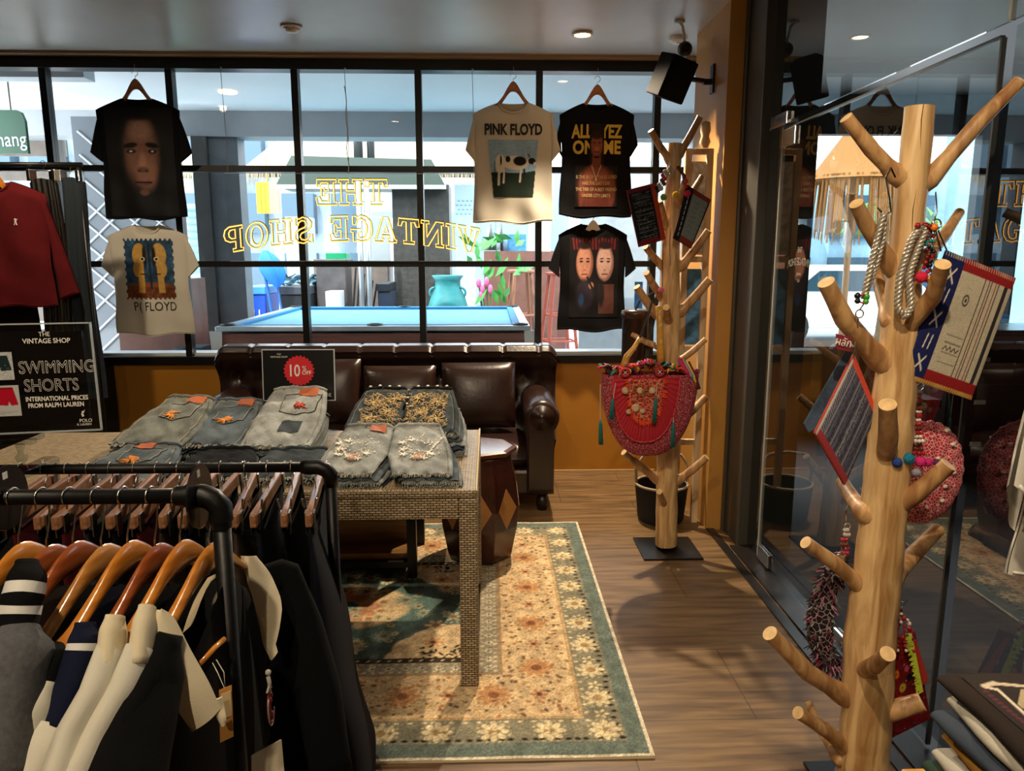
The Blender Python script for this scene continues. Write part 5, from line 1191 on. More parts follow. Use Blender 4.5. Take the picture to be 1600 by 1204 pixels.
pile(352, 2.87, 3.24, .82, .935, .25, .20, 5, ['blue', 'dark', 'mid', 'dark', 'mid'], 'dark blue folded jeans shorts with orange embroidery, second back pile from the left', 'folded jeans shorts inside the second back pile from the left', 'jeans shorts in the second back pile', deco={'pocket': (.01, .60, .066, .18), 'patch': (.035, .034), 'flower': (.005, .46, .042, GOLD)}, seed=2, rz=-.06)
pile(452, 2.84, 3.26, .82, .985, .275, .235, 6, ['grey', 'light', 'olive', 'light', 'grey', 'light'], 'pale grey folded jeans shorts with a red bird mark, topping the middle pile', 'folded jeans shorts inside the middle pile behind the front rack', 'jeans shorts in the middle pile', deco={'pocket': (.03, .66, .078, .17), 'patch': (.05, .04), 'flower': (.035, .60, .035, REDE), 'square': (.03, .28, .042, .09), 'band': DN['light']}, seed=3, rz=-.02)
pile(200, 2.52, 2.83, .79, .835, .30, .22, 3, ['dark', 'mid', 'mid'], 'blue grey folded jeans shorts with orange flower, in the front left pile', 'folded jeans shorts under the front left pair', 'jeans shorts in the front left pile', deco={'pocket': (.01, .60, .068, .22), 'patch': (-.01, .034), 'flower': (.0, .42, .042, GOLD)}, seed=4, rz=-.08)
pile(335, 2.54, 2.82, .785, .815, .26, .22, 3, ['black', 'dark', 'black'], 'black frayed folded jeans shorts in the low front pile, left one of two', 'black folded jeans shorts under the left low front pile', 'black jeans shorts in the left low pile', deco={}, seed=5)
pile(452, 2.53, 2.81, .785, .815, .25, .22, 3, ['dark', 'black', 'dark'], 'charcoal frayed folded jeans shorts in the low pile directly before the pale grey pair', 'charcoal folded jeans shorts under the right low front pile', 'charcoal jeans shorts in the right low pile', deco={}, seed=6)
pile(607, 2.50, 2.86, .805, .90, .49, .37, 5, ['blue', 'grey', 'mid', 'olive', 'light'], 'pale denim shorts laid open with white beaded flowers at the table corner', 'denim shorts laid open under the pair with white beaded flowers', 'denim shorts in the front right pile', full=True, deco={'patch': (-.055, .03), 'beads': 1}, seed=7, dx=.05)
pile(634, 2.88, 3.26, .86, .975, .46, .39, 7, ['light', 'grey', 'blue', 'light', 'mid', 'grey', 'dark'], 'dark denim shorts with beige lace and pearl studs topping the back right pile', 'denim shorts inside the back right pile, under the beige lace pair', 'denim shorts in the back right pile', full=True, deco={'lace': 1, 'band': DN['black']}, seed=8, dx=.05)
# ------------------------------------------------------------ front rack with shirts
HG = [woodmat('hanger_honey', 'b06a20', 'd8913a', 4, .25, (6, 1.2, 6), coat=.5), woodmat('hanger_cherry', '7e3c18', 'aa5c2c', 4, .25, (6, 1.2, 6), coat=.5), woodmat('hanger_oak', 'a4682c', 'cf9a54', 4, .25, (6, 1.2, 6), coat=.5)]
FY = 1.25; FZ = at(200, 775, FY).z; PX = at(352, 900, FY).x
fr_ = empty('clothes_rack', (PX, FY, 0), label='black pipe clothes rack in front, holding rugby shirts on wooden hangers', cat='clothes rack')
MB().tube([(-1.1, 0, FZ), (-.055, 0, FZ)], .0135, 16).build('rail', PIPE, fr_, smooth=True)
MB().tube([(-.075, 0, FZ), (-.058, 0, FZ), (-.057, 0, FZ), (-.03, 0, FZ), (-.012, 0, FZ - .007), (0, 0, FZ - .022), (0, 0, FZ - .045), (0, 0, FZ - .046), (0, 0, FZ - .058)], [.0175, .0175, .0205, .0205, .0205, .0205, .0205, .0175, .0175], 18).build('elbow_joint', PIPE, fr_, smooth=True, angle=50)
MB().tube([(0, 0, .02), (0, 0, FZ - .05)], .0155, 16).build('post', PIPE, fr_, smooth=True)
MB().tube([(0, -.28, .02), (0, .28, .02)], .0155, 12).build('foot', PIPE, fr_, smooth=True)
MB().tube([(-1.1, 0, .0), (-1.1, 0, FZ)], .0155, 12).build('post', PIPE, fr_, smooth=True)
def divider(px, lb):
    x = at(px, 780, FY).x; t = MB(); n = 36
    pts = [(.056 * math.cos(2 * PI * k / n), .056 * math.sin(2 * PI * k / n)) for k in range(n)]; inn = [(.0145 * math.cos(2 * PI * k / n), .0145 * math.sin(2 * PI * k / n)) for k in range(n)]
    vs = [(s, y, z) for s in (-.0015, .0015) for ring in (pts, inn) for y, z in ring]
    fs = []
    for k in range(n):
        j = (k + 1) % n; fs += [(k, j, n + j, n + k), (2 * n + j, 2 * n + k, 3 * n + k, 3 * n + j), (k, 2 * n + k, 2 * n + j, j), (n + k, n + j, 3 * n + j, 3 * n + k)]
    t.add(vs, fs); o = t.build('size_divider', mat('divider_black', '0f0f11', .25), loc=(x, FY, FZ)); tag(o, lb, 'size divider')
    MB().box((-.0022, -.008, .034), (.0022, .004, .046)).build('size_sticker', mat('sticker', 'c8c8c4', .4), o)
divider(312, 'round black size divider on the front rack rail beside the elbow joint'); divider(12, 'round black size divider at the left edge of the front rack rail')
def hz_prof(s):  # hanger arm: drop below hump for distance s from centre
    return .085 * (1 - math.cos(min(1, s / .17) * PI)) / 2 + max(0, s - .12) * .28
def side_hanger(px, m, yaw, label, zhump):
    x = at(px, 790, FY).x; t = empty('coat_hanger', (x, FY, FZ), rz=yaw, label=label, cat='hanger')
    zh = zhump - FZ; b = MB(); n = 26; secs = []
    for k in range(n + 1):
        u = -1 + 2 * k / n; s = abs(u) * .205; y = u * .205; z = zh - hz_prof(s) ; h = .016 + .010 * math.exp(-(s / .06) ** 2); w = .0065 + .009 * (s / .205) ** 1.5; bowx = -.03 * (s / .205) ** 2
        secs.append([(bowx + w * math.cos(a), y + (h * math.sin(a)) * -math.copysign(1, u) * min(.6, s * 4), z - h + h * math.sin(a)) for a in np.linspace(0, 2 * PI, 13)[:-1]])
    vs = [p for s_ in secs for p in s_]; q = 12
    fs = [(i * q + j, i * q + (j + 1) % q, (i + 1) * q + (j + 1) % q, (i + 1) * q + j) for i in range(n) for j in range(q)] + [tuple(range(q))[::-1], tuple(n * q + j for j in range(q))]
    b.add(vs, fs).build('shoulder_bar', m, t, smooth=True, weld=True, angle=60)
    hk = [(0, 0, zh - .01), (0, 0, zh + .012), (0, .008, zh + .03), (0, .018, -.02)] + [(0, .0165 * math.cos(a), .0165 * math.sin(a)) for a in np.linspace(-.3, PI + .5, 12)]
    MB().tube(hk, .0017, 7).build('hook', CHROME, t, smooth=True); return t
ZH = at(325, 845, FY).z
CW = fabric('white_jersey', 'c9c6b8'); CWC = fabric('cream_collar', 'd3c8ac'); CBK = fabric('black_jersey', '08090b'); CNV = fabric('navy_jersey', '12172e'); CGR = fabric('grey_marl', '55565a', var=.2, vscale=120); CWH = fabric('white_stripe', 'd4d4d0')
HX = [22, 66, 108, 152, 194, 237, 277, 322]
HM = [0, 1, 1, 2, 0, 1, 0, 0]
HL = ['honey wooden hanger at the left edge of the front rack, over the striped collar', 'reddish wooden hanger, second from the left on the front rack', 'reddish brown wooden hanger, third from the left on the front rack', 'pale oak wooden hanger over the white-striped navy sleeve', 'honey yellow wooden hanger in the middle of the front rack', 'dark cherry wooden hanger, darkest of the front rack', 'honey wooden hanger, second from the black post', 'honey wooden hanger nearest the black post']
for k in range(8): side_hanger(HX[k], HG[HM[k]], math.radians(-7), HL[k], ZH - (.006 if k % 2 else 0))
def body(t, m, w=.014, top=ZH - .03, bot=.32, a0=.18, a1=.25, z0=0):
    def g(u, v):
        th = 2 * PI * u; y = (a0 + (a1 - a0) * min(1, v * 2.2)) * math.cos(th); zt = top - .045 - hz_prof(min(.2, abs(y))) - .01
        x = w * (.6 + .9 * v) * math.sin(th) + .008 * math.sin(v * 9 + 4 * th) * v
        return (x - .03 * (y / .2) ** 2 * (1 - v), y, zt + (bot - zt) * v)
    MB().grid(g, 36, 22, wrap=True).build('torso', m, t, smooth=True)
def sleeve(t, m, pts, r, flat=.45, name='sleeve', bands=None):
    """flattened tube through points (x, y, z)"""
    P_ = [Vector(p) for p in pts]; out, rs = [], []
    for i in range(len(P_) - 1):
        for q in range(5):
            f = q / 5; f2 = f * f * (3 - 2 * f); out.append(P_[i].lerp(P_[i + 1], f)); rs.append(r[i] + (r[i + 1] - r[i]) * f2)
    out.append(P_[-1]); rs.append(r[-1]); N_ = len(out); g = MB().tube(out, rs, 18, flat=flat)
    for i, v in enumerate(g.v):
        j, q = divmod(i, 18)
        if j < N_: c = out[j]; k = 1 + .05 * math.sin(q * 2 * PI / 18 * 3 + j * .22) + .03 * math.sin(q * 2 * PI / 18 * 5 - j * .3); g.v[i] = tuple(c + (Vector(v) - c) * k)
    if bands:
        for fi, f in enumerate(g.f):
            j = (min(f) // 18) / (N_ - 1)
            if any(a <= j < b for a, b in bands): g.mi[fi] = 1
        return g.build(name, [m, CWH], t, smooth=True)
    return g.build(name, m, t, smooth=True)
def rack_shirt(k, label, mb, blocks, bot=.32, far=None):
    """blocks: list of (material, name, px points, radii) seen at the near shoulder; positions at depth along the sleeve"""
    x = at(HX[k], 790, FY).x; t = empty('rugby_shirt', (x, FY, 0), rz=math.radians(-7), label=label, cat='shirt')
    body(t, mb); inv = (T(x, FY, 0) @ RZ(math.radians(-7))).inverted()
    for m, nm, pts, rs, fl, *bd in blocks: sleeve(t, m, [inv @ at(px, py, y) for px, py, y in pts], rs, min(.9, fl * 1.55), nm, *bd)
    # far shoulder sleeve
    sleeve(t, far or mb, [(-.02, .15, ZH - .19), (-.02, .22, ZH - .24), (-.02, .27, ZH - .38), (-.02, .28, ZH - .60)], [.03, .05, .05, .045], .5, 'far_sleeve')
    return t
rack_shirt(0, 'grey shirt with black collar and two white stripes, leftmost on the front rack', CGR, [
    (CBK, 'collar', [(42, 876, 1.09), (40, 905, 1.075), (35, 935, 1.06), (30, 960, 1.05), (24, 992, 1.035)], [.020, .034, .036, .037, .036], .5, ((.28, .42), (.60, .74))),
    (CGR, 'sleeve', [(25, 985, 1.03), (25, 1020, 1.01), (5, 1110, .98), (-20, 1220, .93)], [.034, .052, .058, .06], .6)])
rack_shirt(1, 'dark brown shirt between the grey striped-collar shirt and the black-capped one', fabric('dark_brown_jersey', '2c211c'), [])
rack_shirt(2, 'white-sleeved shirt with a black shoulder cap on the front rack', CBK, [
    (CBK, 'collar', [(85, 1010, 1.06), (82, 1035, 1.04), (72, 1075, 1.02)], [.018, .030, .028], .5),
    (CW, 'sleeve', [(70, 1065, 1.015), (55, 1110, .99), (25, 1170, .96), (0, 1230, .92)], [.022, .030, .034, .036], .5)])
rack_shirt(3, 'navy shirt with a thin white collar stripe and white lower sleeve', CNV, [
    (CNV, 'collar', [(133, 972, 1.07), (130, 1005, 1.055), (118, 1060, 1.03), (88, 1140, .995)], [.018, .029, .032, .032], .5, ((.30, .40),)),
    (CW, 'sleeve', [(90, 1135, .995), (72, 1175, .97), (50, 1235, .94)], [.033, .036, .038], .5)])
rack_shirt(4, 'cream-sleeved shirt with a pale folded collar, left one of two in the rack middle', CBK, [  # torso coloured black to stand for the shade between the hangers
    (CWC, 'collar', [(180, 962, 1.08), (176, 990, 1.065), (171, 1042, 1.04)], [.022, .031, .034], .36),
    (CW, 'sleeve', [(172, 1020, 1.05), (150, 1085, 1.0), (115, 1150, .965), (90, 1230, .92)], [.031, .033, .036, .038], .4)])
rack_shirt(5, 'cream-sleeved shirt with a pale folded collar, right one of two in the rack middle', CBK, [  # black torso again paints in the dark gap beside the hanger
    (CWC, 'collar', [(230, 948, 1.10), (226, 980, 1.08), (219, 1038, 1.05)], [.022, .032, .035], .36),
    (CW, 'sleeve', [(221, 1015, 1.06), (200, 1075, 1.02), (160, 1150, .98), (120, 1235, .93)], [.032, .035, .040, .042], .4)])
rack_shirt(6, 'black shirt just behind the black and cream rugby shirt', CBK, [
    (CBK, 'sleeve', [(268, 990, 1.09), (240, 1060, 1.06), (215, 1150, 1.0), (190, 1230, .95)], [.02, .05, .055, .06], .5)])
# the black rugby shirt with wide cream collar, facing the aisle
x7 = at(HX[7], 790, FY).x
r7 = empty('rugby_shirt', (x7 + .012, FY, 0), label='black rugby shirt with a wide open cream collar and embroidered emblem, nearest the post', cat='shirt')
inv7 = T(-(x7 + .012), -FY, 0)
def g7(u, v):
    th = 2 * PI * u; y = (.185 + .07 * min(1, v * 2.4)) * math.cos(th); zt = ZH - .075 - hz_prof(min(.2, abs(y)))
    x = (.013 + .004 * v) * math.sin(th) + .003 * math.sin(v * 8 + 3 * th) * v
    return (x - .03 * (y / .2) ** 2 * (1 - v) - .004 * v, y, zt + (.25 - zt) * v)
MB().grid(g7, 48, 30, wrap=True).build('torso', CBK, r7, smooth=True)
def smooth_line(P_, n):
    out = []; k = len(P_) - 1
    for j in range(n + 1):
        t = j / n * k; i = min(int(t), k - 1); f = t - i; p0, p1, p2, p3 = P_[max(0, i - 1)], P_[i], P_[i + 1], P_[min(k, i + 2)]
        out.append(.5 * ((2 * p1) + (p2 - p0) * f + (2 * p0 - 5 * p1 + 4 * p2 - p3) * f * f + (3 * p1 - p0 - 3 * p2 + p3) * f ** 3))
    return out
def wing(left, right, name, m, th=.004, puff=.008):
    n = 16; A1 = smooth_line([inv7 @ at(*p) for p in left], n); A2 = smooth_line([inv7 @ at(*p) for p in right], n)
    nrm = (A1[-1] - A1[0]).cross(A2[n // 2] - A1[n // 2]).normalized()
    if nrm.x < 0: nrm = -nrm
    def g(s): return lambda u, v: A1[round(v * n)].lerp(A2[round(v * n)], u) + nrm * (s * th / 2 + puff * math.sin(PI * u))
    c = MB(); c.grid(g(1), 8, n).grid(g(-1), 8, n)
    rim = [(i / 8, 0) for i in range(8)] + [(1, j / n) for j in range(n)] + [(1 - i / 8, 1) for i in range(8)] + [(0, 1 - j / n) for j in range(n)]; k = len(rim)
    c.add([g(1)(u, v) for u, v in rim] + [g(-1)(u, v) for u, v in rim], [(i, (i + 1) % k, k + (i + 1) % k, k + i) for i in range(k)])
    return c.build(name, m, r7, smooth=True, weld=True, angle=50)
wing([(246, 952, 1.10), (232, 985, 1.085), (240, 1030, 1.07), (262, 1085, 1.07), (300, 1142, 1.085)], [(252, 950, 1.10), (272, 965, 1.105), (298, 1015, 1.105), (326, 1065, 1.10), (344, 1106, 1.10)], 'collar_wing', CWC)
wing([(376, 868, 1.40), (386, 905, 1.39), (396, 940, 1.385), (408, 985, 1.385), (422, 1030, 1.385)], [(400, 868, 1.42), (420, 893, 1.43), (432, 918, 1.42), (438, 935, 1.41), (440, 952, 1.40)], 'collar_wing', CWC)
wing([(325, 902, 1.28), (308, 930, 1.25), (297, 955, 1.22), (286, 988, 1.19)], [(347, 893, 1.31), (349, 915, 1.30), (332, 945, 1.25), (305, 968, 1.22)], 'collar_stand', fabric('collar_inside', 'b5a78a'))
wing([(403, 960, 1.386), (407, 985, 1.384), (412, 1008, 1.38), (424, 1031, 1.38)], [(412, 965, 1.388), (421, 985, 1.388), (430, 1005, 1.385), (434, 1018, 1.38)], 'placket_tip', CWC, puff=.003)
wing([(331, 1092, 1.10), (335, 1108, 1.10), (340, 1122, 1.10), (346, 1134, 1.10)], [(347, 1088, 1.105), (350, 1103, 1.105), (353, 1118, 1.10), (353, 1130, 1.10)], 'placket_tip', CWC, puff=.003)
sleeve(r7, CBK, [inv7 @ at(*p) for p in ((400, 905, 1.45), (440, 905, 1.50), (470, 985, 1.50), (498, 1080, 1.48), (520, 1215, 1.45))], [.03, .045, .05, .05, .048], .5, 'far_sleeve')
sleeve(r7, CBK, [inv7 @ at(*p) for p in ((262, 1000, 1.085), (250, 1060, 1.06), (220, 1130, 1.02), (190, 1235, .97))], [.02, .05, .062, .07], .5)
# emblem: a ring crest with a small figure above, stitched in red and pale thread
e = MB(); ep = inv7 @ at(413, 1105, 1.30); ep.x += .012
RG = mat('emblem_red', '8a2a2c', .7); PG = mat('emblem_pale', 'a8a29a', .7)
e.tube([(ep.x, ep.y + .014 * math.cos(a), ep.z + .03 * math.sin(a)) for a in np.linspace(.6, 5.7, 18)], .003, 6); e.tube([(ep.x, ep.y + .006 * math.cos(a), ep.z + .018 * math.sin(a)) for a in np.linspace(.6, 5.7, 14)], .003, 6); e.build('emblem_ring', RG, r7, smooth=True)
e = MB(); e.tube([(ep.x + .001, ep.y + .018 * math.cos(a), ep.z + .036 * math.sin(a)) for a in np.linspace(2.4, 6.0, 16)], .0014, 5)
e.tube([(ep.x, ep.y - .004, ep.z + .034), (ep.x, ep.y + .002, ep.z + .05), (ep.x, ep.y - .003, ep.z + .065)], .004, 6).ball((ep.x, ep.y - .002, ep.z + .074), .006, 8).tube([(ep.x, ep.y - .016, ep.z + .04), (ep.x, ep.y, ep.z + .046), (ep.x, ep.y + .01, ep.z + .036)], .0022, 5)
e.build('emblem_figure', PG, r7, smooth=True)
MB().slab([inv7 @ at(*p) for p in ((385, 1185, 1.31), (440, 1155, 1.37), (446, 1225, 1.35), (388, 1235, 1.30))], .004).build('cream_hem_panel', CWC, r7)
# price tags: kraft tag on a string, held by the shirt
MB().slab([inv7 @ at(*p) for p in ((342, 1078, 1.125), (362, 1070, 1.135), (365, 1150, 1.125), (344, 1160, 1.115))], .0012).build('price_tag', mat('kraft_tag', 'b5813c', .7), r7)
MB().slab([inv7 @ at(*p) for p in ((345, 1085, 1.122), (361, 1079, 1.131), (362, 1118, 1.128), (346, 1124, 1.119))], .0016).build('tag_print', mat('tag_pale', 'c9b48a', .7), r7)
MB().tube([inv7 @ at(*p) for p in ((332, 1035, 1.15), (340, 1050, 1.14), (352, 1078, 1.13), (350, 1050, 1.14), (338, 1030, 1.15))], .0008, 4).build('tag_string', PALE, r7)
MB().slab([inv7 @ at(*p) for p in ((313, 995, 1.2), (330, 985, 1.215), (332, 1008, 1.21), (315, 1020, 1.195))], .001).build('neck_label', mat('label_dark', '2a2622', .7), r7)
MB().tube([inv7 @ at(*p) for p in ((312, 1036, 1.14), (335, 1012, 1.18), (350, 998, 1.21))], .005, 8).build('hanger_rod', HG[0], r7, smooth=True)
# ------------------------------------------------------------ second rack with clip hangers
BY = 1.88; BZ = at(300, 731, BY).z; BX = at(519, 800, BY).x
br_ = empty('clothes_rack', (BX, BY, 0), label='black pipe clothes rack behind the first, holding trousers on clip hangers', cat='clothes rack')
MB().tube([(-1.45, 0, BZ), (-.04, 0, BZ)], .0135, 14).build('rail', PIPE, br_, smooth=True)
MB().tube([(-.075, 0, BZ), (-.06, 0, BZ), (-.03, 0, BZ), (-.012, 0, BZ - .007), (0, 0, BZ - .022), (0, 0, BZ - .05)], [.017, .020, .020, .020, .020, .018], 16).build('elbow_joint', PIPE, br_, smooth=True)
MB().tube([(0, 0, 0.02), (0, 0, BZ - .04)], .0155, 14).build('post', PIPE, br_, smooth=True)
MB().tube([(0, -.25, .02), (0, .25, .02)], .0155, 12).build('foot', PIPE, br_, smooth=True)
MB().tube([(-1.45, 0, 0), (-1.45, 0, BZ)], .0155, 12).build('post', PIPE, br_, smooth=True)
CLW = woodmat('clip_hanger_wood', '6e452e', 'a87a56', 6, .28, (6, 1, 6), coat=.3)
def clip_hanger():
    t = empty('clip_hanger', (0, BY, BZ), label='wooden trouser hanger with steel clips on the rack behind', cat='hanger', group='clip hangers on the second rack')
    MB().box((-.008, -.205, -.090), (.008, .205, -.056)).build('wooden_bar', CLW, t, bevel=.004)
    MB().tube([(0, 0, -.056), (0, 0, -.035), (0, .016, -.022)] + [(0, .017 * math.cos(a), .017 * math.sin(a) + .0) for a in np.linspace(-.4, PI + .4, 12)], .0016, 6).build('hook', CHROME, t, smooth=True)
    for s in (-1, 1):
        y = s * .165
        c = MB(); c.box((-.012, y - .014, -.118), (-.008, y + .014, -.062)).box((.008, y - .014, -.118), (.012, y + .014, -.062)).tube([(-.013, y, -.052), (-.016, y, -.03)], .003, 6).tube([(.013, y, -.052), (.016, y, -.03)], .003, 6).tube([(-.012, y, -.09), (.012, y, -.09)], .004, 8)
        c.build('clip', CHROME, t, bevel=.001)
    return t
ch0 = clip_hanger(); bx_px = [492, 455, 418, 383, 345, 312, 278, 245, 210, 172, 138, 104, 68, 32]
for i, px in enumerate(bx_px):
    o = ch0 if i == 0 else copy_tree(ch0); o.location = (at(px, 735, BY).x, BY, BZ); o.rotation_euler.z = math.radians((8, 9, 6, 10, 5, 8, 11, 7)[i % 8])
def trousers(px, m, label, flare=.03, bot=.12, a=.19, seed=0, shift=0, kick=0):
    x = at(px, 735, BY).x; t = empty('hanging_trousers', (x, BY, 0), rz=math.radians(8), label=label, cat='trousers'); r = random.Random(seed); p = r.uniform(0, 6)
    top = BZ - .108
    def g(u, v):
        th = 2 * PI * u; y = (a + flare * v + .01 * math.sin(v * 5 + p)) * math.cos(th); X = (.010 + .026 * min(1, v * 2.2)) * math.sin(th) * (1 + .25 * math.cos(2 * th + p))
        return (X + shift * v ** 1.4 + .006 * math.sin(v * 12 + p + th * 2), y - kick * v, top + (bot - top) * v)
    MB().grid(g, 40, 26, wrap=True).build('trouser_legs', m, t, smooth=True)
    def gw(u, v):
        th = 2 * PI * u; return (.0125 * math.sin(th), (a + .003) * math.cos(th), top + .002 - .035 * v)
    MB().grid(gw, 30, 3, wrap=True).build('waistband', m, t, smooth=True)
    return t
NVY = fabric('navy_twill', '0e121b'); BKT = fabric('black_twill', '090a0c'); BRT = fabric('brown_check', '41342c', var=.4, vscale=30); MRT = fabric('maroon_twill', '4c1218'); GRT = fabric('grey_twill', '2e3136')
trousers(492, NVY, 'navy trousers at the right end of the second rack, beside its post', .07, .10, .19, 1, .10, .02)
trousers(455, BKT, 'black trousers, second from the right end of the second rack', .07, .12, .19, 2, .08, .02)
trousers(418, NVY, 'dark navy trousers, third from the right end of the second rack', .04, .14, .19, 3, .05)
trousers(383, BRT, 'brown checked trousers behind the front rack elbow', .03, .2, .185, 4, .02)
for i, px in enumerate(bx_px[4:]):
    trousers(px, (GRT, BKT, BRT, MRT, BKT, GRT, MRT, BKT, MRT, GRT)[i], ('dark grey', 'black', 'brown checked', 'maroon', 'black', 'dark grey', 'maroon', 'black', 'maroon', 'dark grey')[i] + ' trousers hanging on clip hanger ' + ('just behind the divider disc', 'behind the hanger nearest the post', 'behind the second hanger from the post', 'behind the darkest cherry hanger', 'behind the honey yellow hanger', 'behind the pale oak hanger', 'behind the third hanger from the left', 'behind the second hanger from the left', 'behind the leftmost front hanger', 'at the left edge of the second rack')[i], .02, .3, .185, 10 + i)
# clear sign on the second rack
c = at(56, 586, 1.70)
sg = empty('shorts_sign', (c.x - .0, 1.80, BZ + .0137), label='black SWIMMING SHORTS sign in a clear holder on a clear clip stand', cat='sign')
TLc, TRc, BRc, BLc = [at(px, py, y) - sg.location for px, py, y in ((-118, 503, 1.74), (152, 500, 1.80), (165, 674, 1.80), (-118, 688, 1.74))]
o = (TLc + TRc + BRc + BLc) / 4; xd = (TRc - TLc + BRc - BLc); yd = (TLc - BLc + TRc - BRc)
FM = frame_M(o, xd, yd); W2 = (TRc - TLc).length / 2 * .985; H2 = (TRc - BRc).length / 2 * .97
MB().box((-W2 + .02, -H2 + .02, 0), (W2 - .022, H2 - .02, .002), M=FM).build('poster', mat('poster_black', '0d0c0d', .22, spec=.6), sg)
MB().box((-W2, -H2, -.003), (W2, H2, -.0002), M=FM).box((-W2, -H2, .0022), (W2, H2, .0045), M=FM).build('clear_holder', glassmat('holder_acrylic', (.90, .92, .93), 1.5), sg)
m = MB()
for a, b in (((-W2, -H2), (W2, -H2 + .003)), ((-W2, H2 - .003), (W2, H2)), ((-W2, -H2), (-W2 + .003, H2)), ((W2 - .003, -H2), (W2, H2))): m.box((*a, -.0035), (*b, .005), M=FM)
m.build('holder_rim', mat('acrylic_rim', 'aab0b2', .15, spec=.8), sg)
Wt = mat('print_white', '')
def st(body_, size, x, y, width=1, bold=.0, outline=0, m=Wt): text(body_, size, m, 'lettering', sg, FM @ T(x, y, .0050) , ext=.0003, width=width, bold=bold, outline=outline, align='LEFT')
st('THE', .015, W2 * .36, H2 * .80, .9); st('VINTAGE SHOP', .0165, W2 * .16, H2 * .68, .9, .0002)
st('SWIMMING', .042, W2 * .07, H2 * .20, .78, 0, .0006); st('SHORTS', .042, W2 * .11, -H2 * .13, .78, 0, .0006)
st('INTERNATIONAL PRICES', .0155, W2 * .11, -H2 * .37, .80, .0003); st('FROM RALPH LAUREN', .0155, W2 * .13, -H2 * .49, .80, .0003)
st('POLO', .012, W2 * .735, -H2 * .80, .9); st('R. LAUREN', .0075, W2 * .70, -H2 * .87, .9)
m = MB().ball(FM @ Vector((W2 * .79, -H2 * .64, .0055)), .003, 6).tube([FM @ Vector((W2 * .78, -H2 * .66, .0055)), FM @ Vector((W2 * .79, -H2 * .72, .0055))], .0026, 5).tube([FM @ Vector((W2 * .80, -H2 * .65, .0055)), FM @ Vector((W2 * .815, -H2 * .60, .0055))], .0008, 4)
m.build('rider_emblem', Wt, sg)
def card(x0, y0, x1, y1, kind):
    cv = Canvas(70, 70, 'b7bcbc', 1.0)
    if kind == 'r': cv.poly([(.42, .93), (.82, .93), (.94, .36), (.72, .34), (.66, .48), (.62, .34), (.36, .36)], 'b01028'); cv.rect(.42, .87, .82, .93, '8a0c20'); [cv.line(.1, .14 - .04 * k, .9 - .2 * k, .14 - .04 * k, .008, '7c8084') for k in range(3)]
    else: cv.poly([(.2, .88), (.85, .88), (.95, .35), (.62, .32), (.56, .55), (.48, .32), (.1, .35)], '1c2c30'); cv.noise(.1, 3); [cv.ell(random.uniform(.2, .85), random.uniform(.4, .82), .03, .02, '6d8478', .3) for k in range(14)]; [cv.line(.1, .2 - .05 * k, .6 - .1 * k, .2 - .05 * k, .008, '7c8084') for k in range(3)]
    cv.mesh('product_card', lambda u, v: FM @ Vector((x0 + (x1 - x0) * u, y0 + (y1 - y0) * v, .0052)), paintmat('card_print', .4), sg)
card(-W2 * .38, H2 * .0, -W2 * .02 + .006, H2 * .50, 'g'); card(-W2 * .35, -H2 * .66, W2 * .0 + .008, -H2 * .10, 'r')
MB().box((-W2 * .50, H2 * .55, .0050), (-W2 * .12, H2 * .84, .0054), M=FM).build('pink_sticker', mat('pink_sticker', 'b5505a', .5), sg)
CLS = glassmat('clip_acrylic', (.80, .84, .84), 1.6)
q1, q2 = at(38, 680, 1.79) - sg.location, at(44, 732, 1.84) - sg.location
bb = o - yd.normalized() * H2; q1 = Vector((q1.x, bb.y + .0, bb.z - .008))
MB().box((q1.x - .055, q1.y - .012, q1.z - .006), (q1.x + .055, q1.y + .012, q1.z + .010)).box((q1.x - .035, q1.y - .012, q1.z - .018), (q1.x + .035, q1.y + .012, q1.z - .0061)).build('clip_jaw', CLS, sg, bevel=.002)
MB().lathe([(.012, 0), (.010, .008), (.006, .014), (.012, .022), (.014, .030), (.008, .037), (.006, .045), (.010, .055), (.010, .062)], n=16).build('clip_neck', CLS, sg, smooth=True, loc=(q1.x, q1.y, q1.z - .08))
MB().box((q1.x - .02, q1.y - .02, q1.z - .10), (q1.x + .02, q1.y + .12, q1.z - .0805)).build('rail_clamp', CLS, sg, bevel=.003)
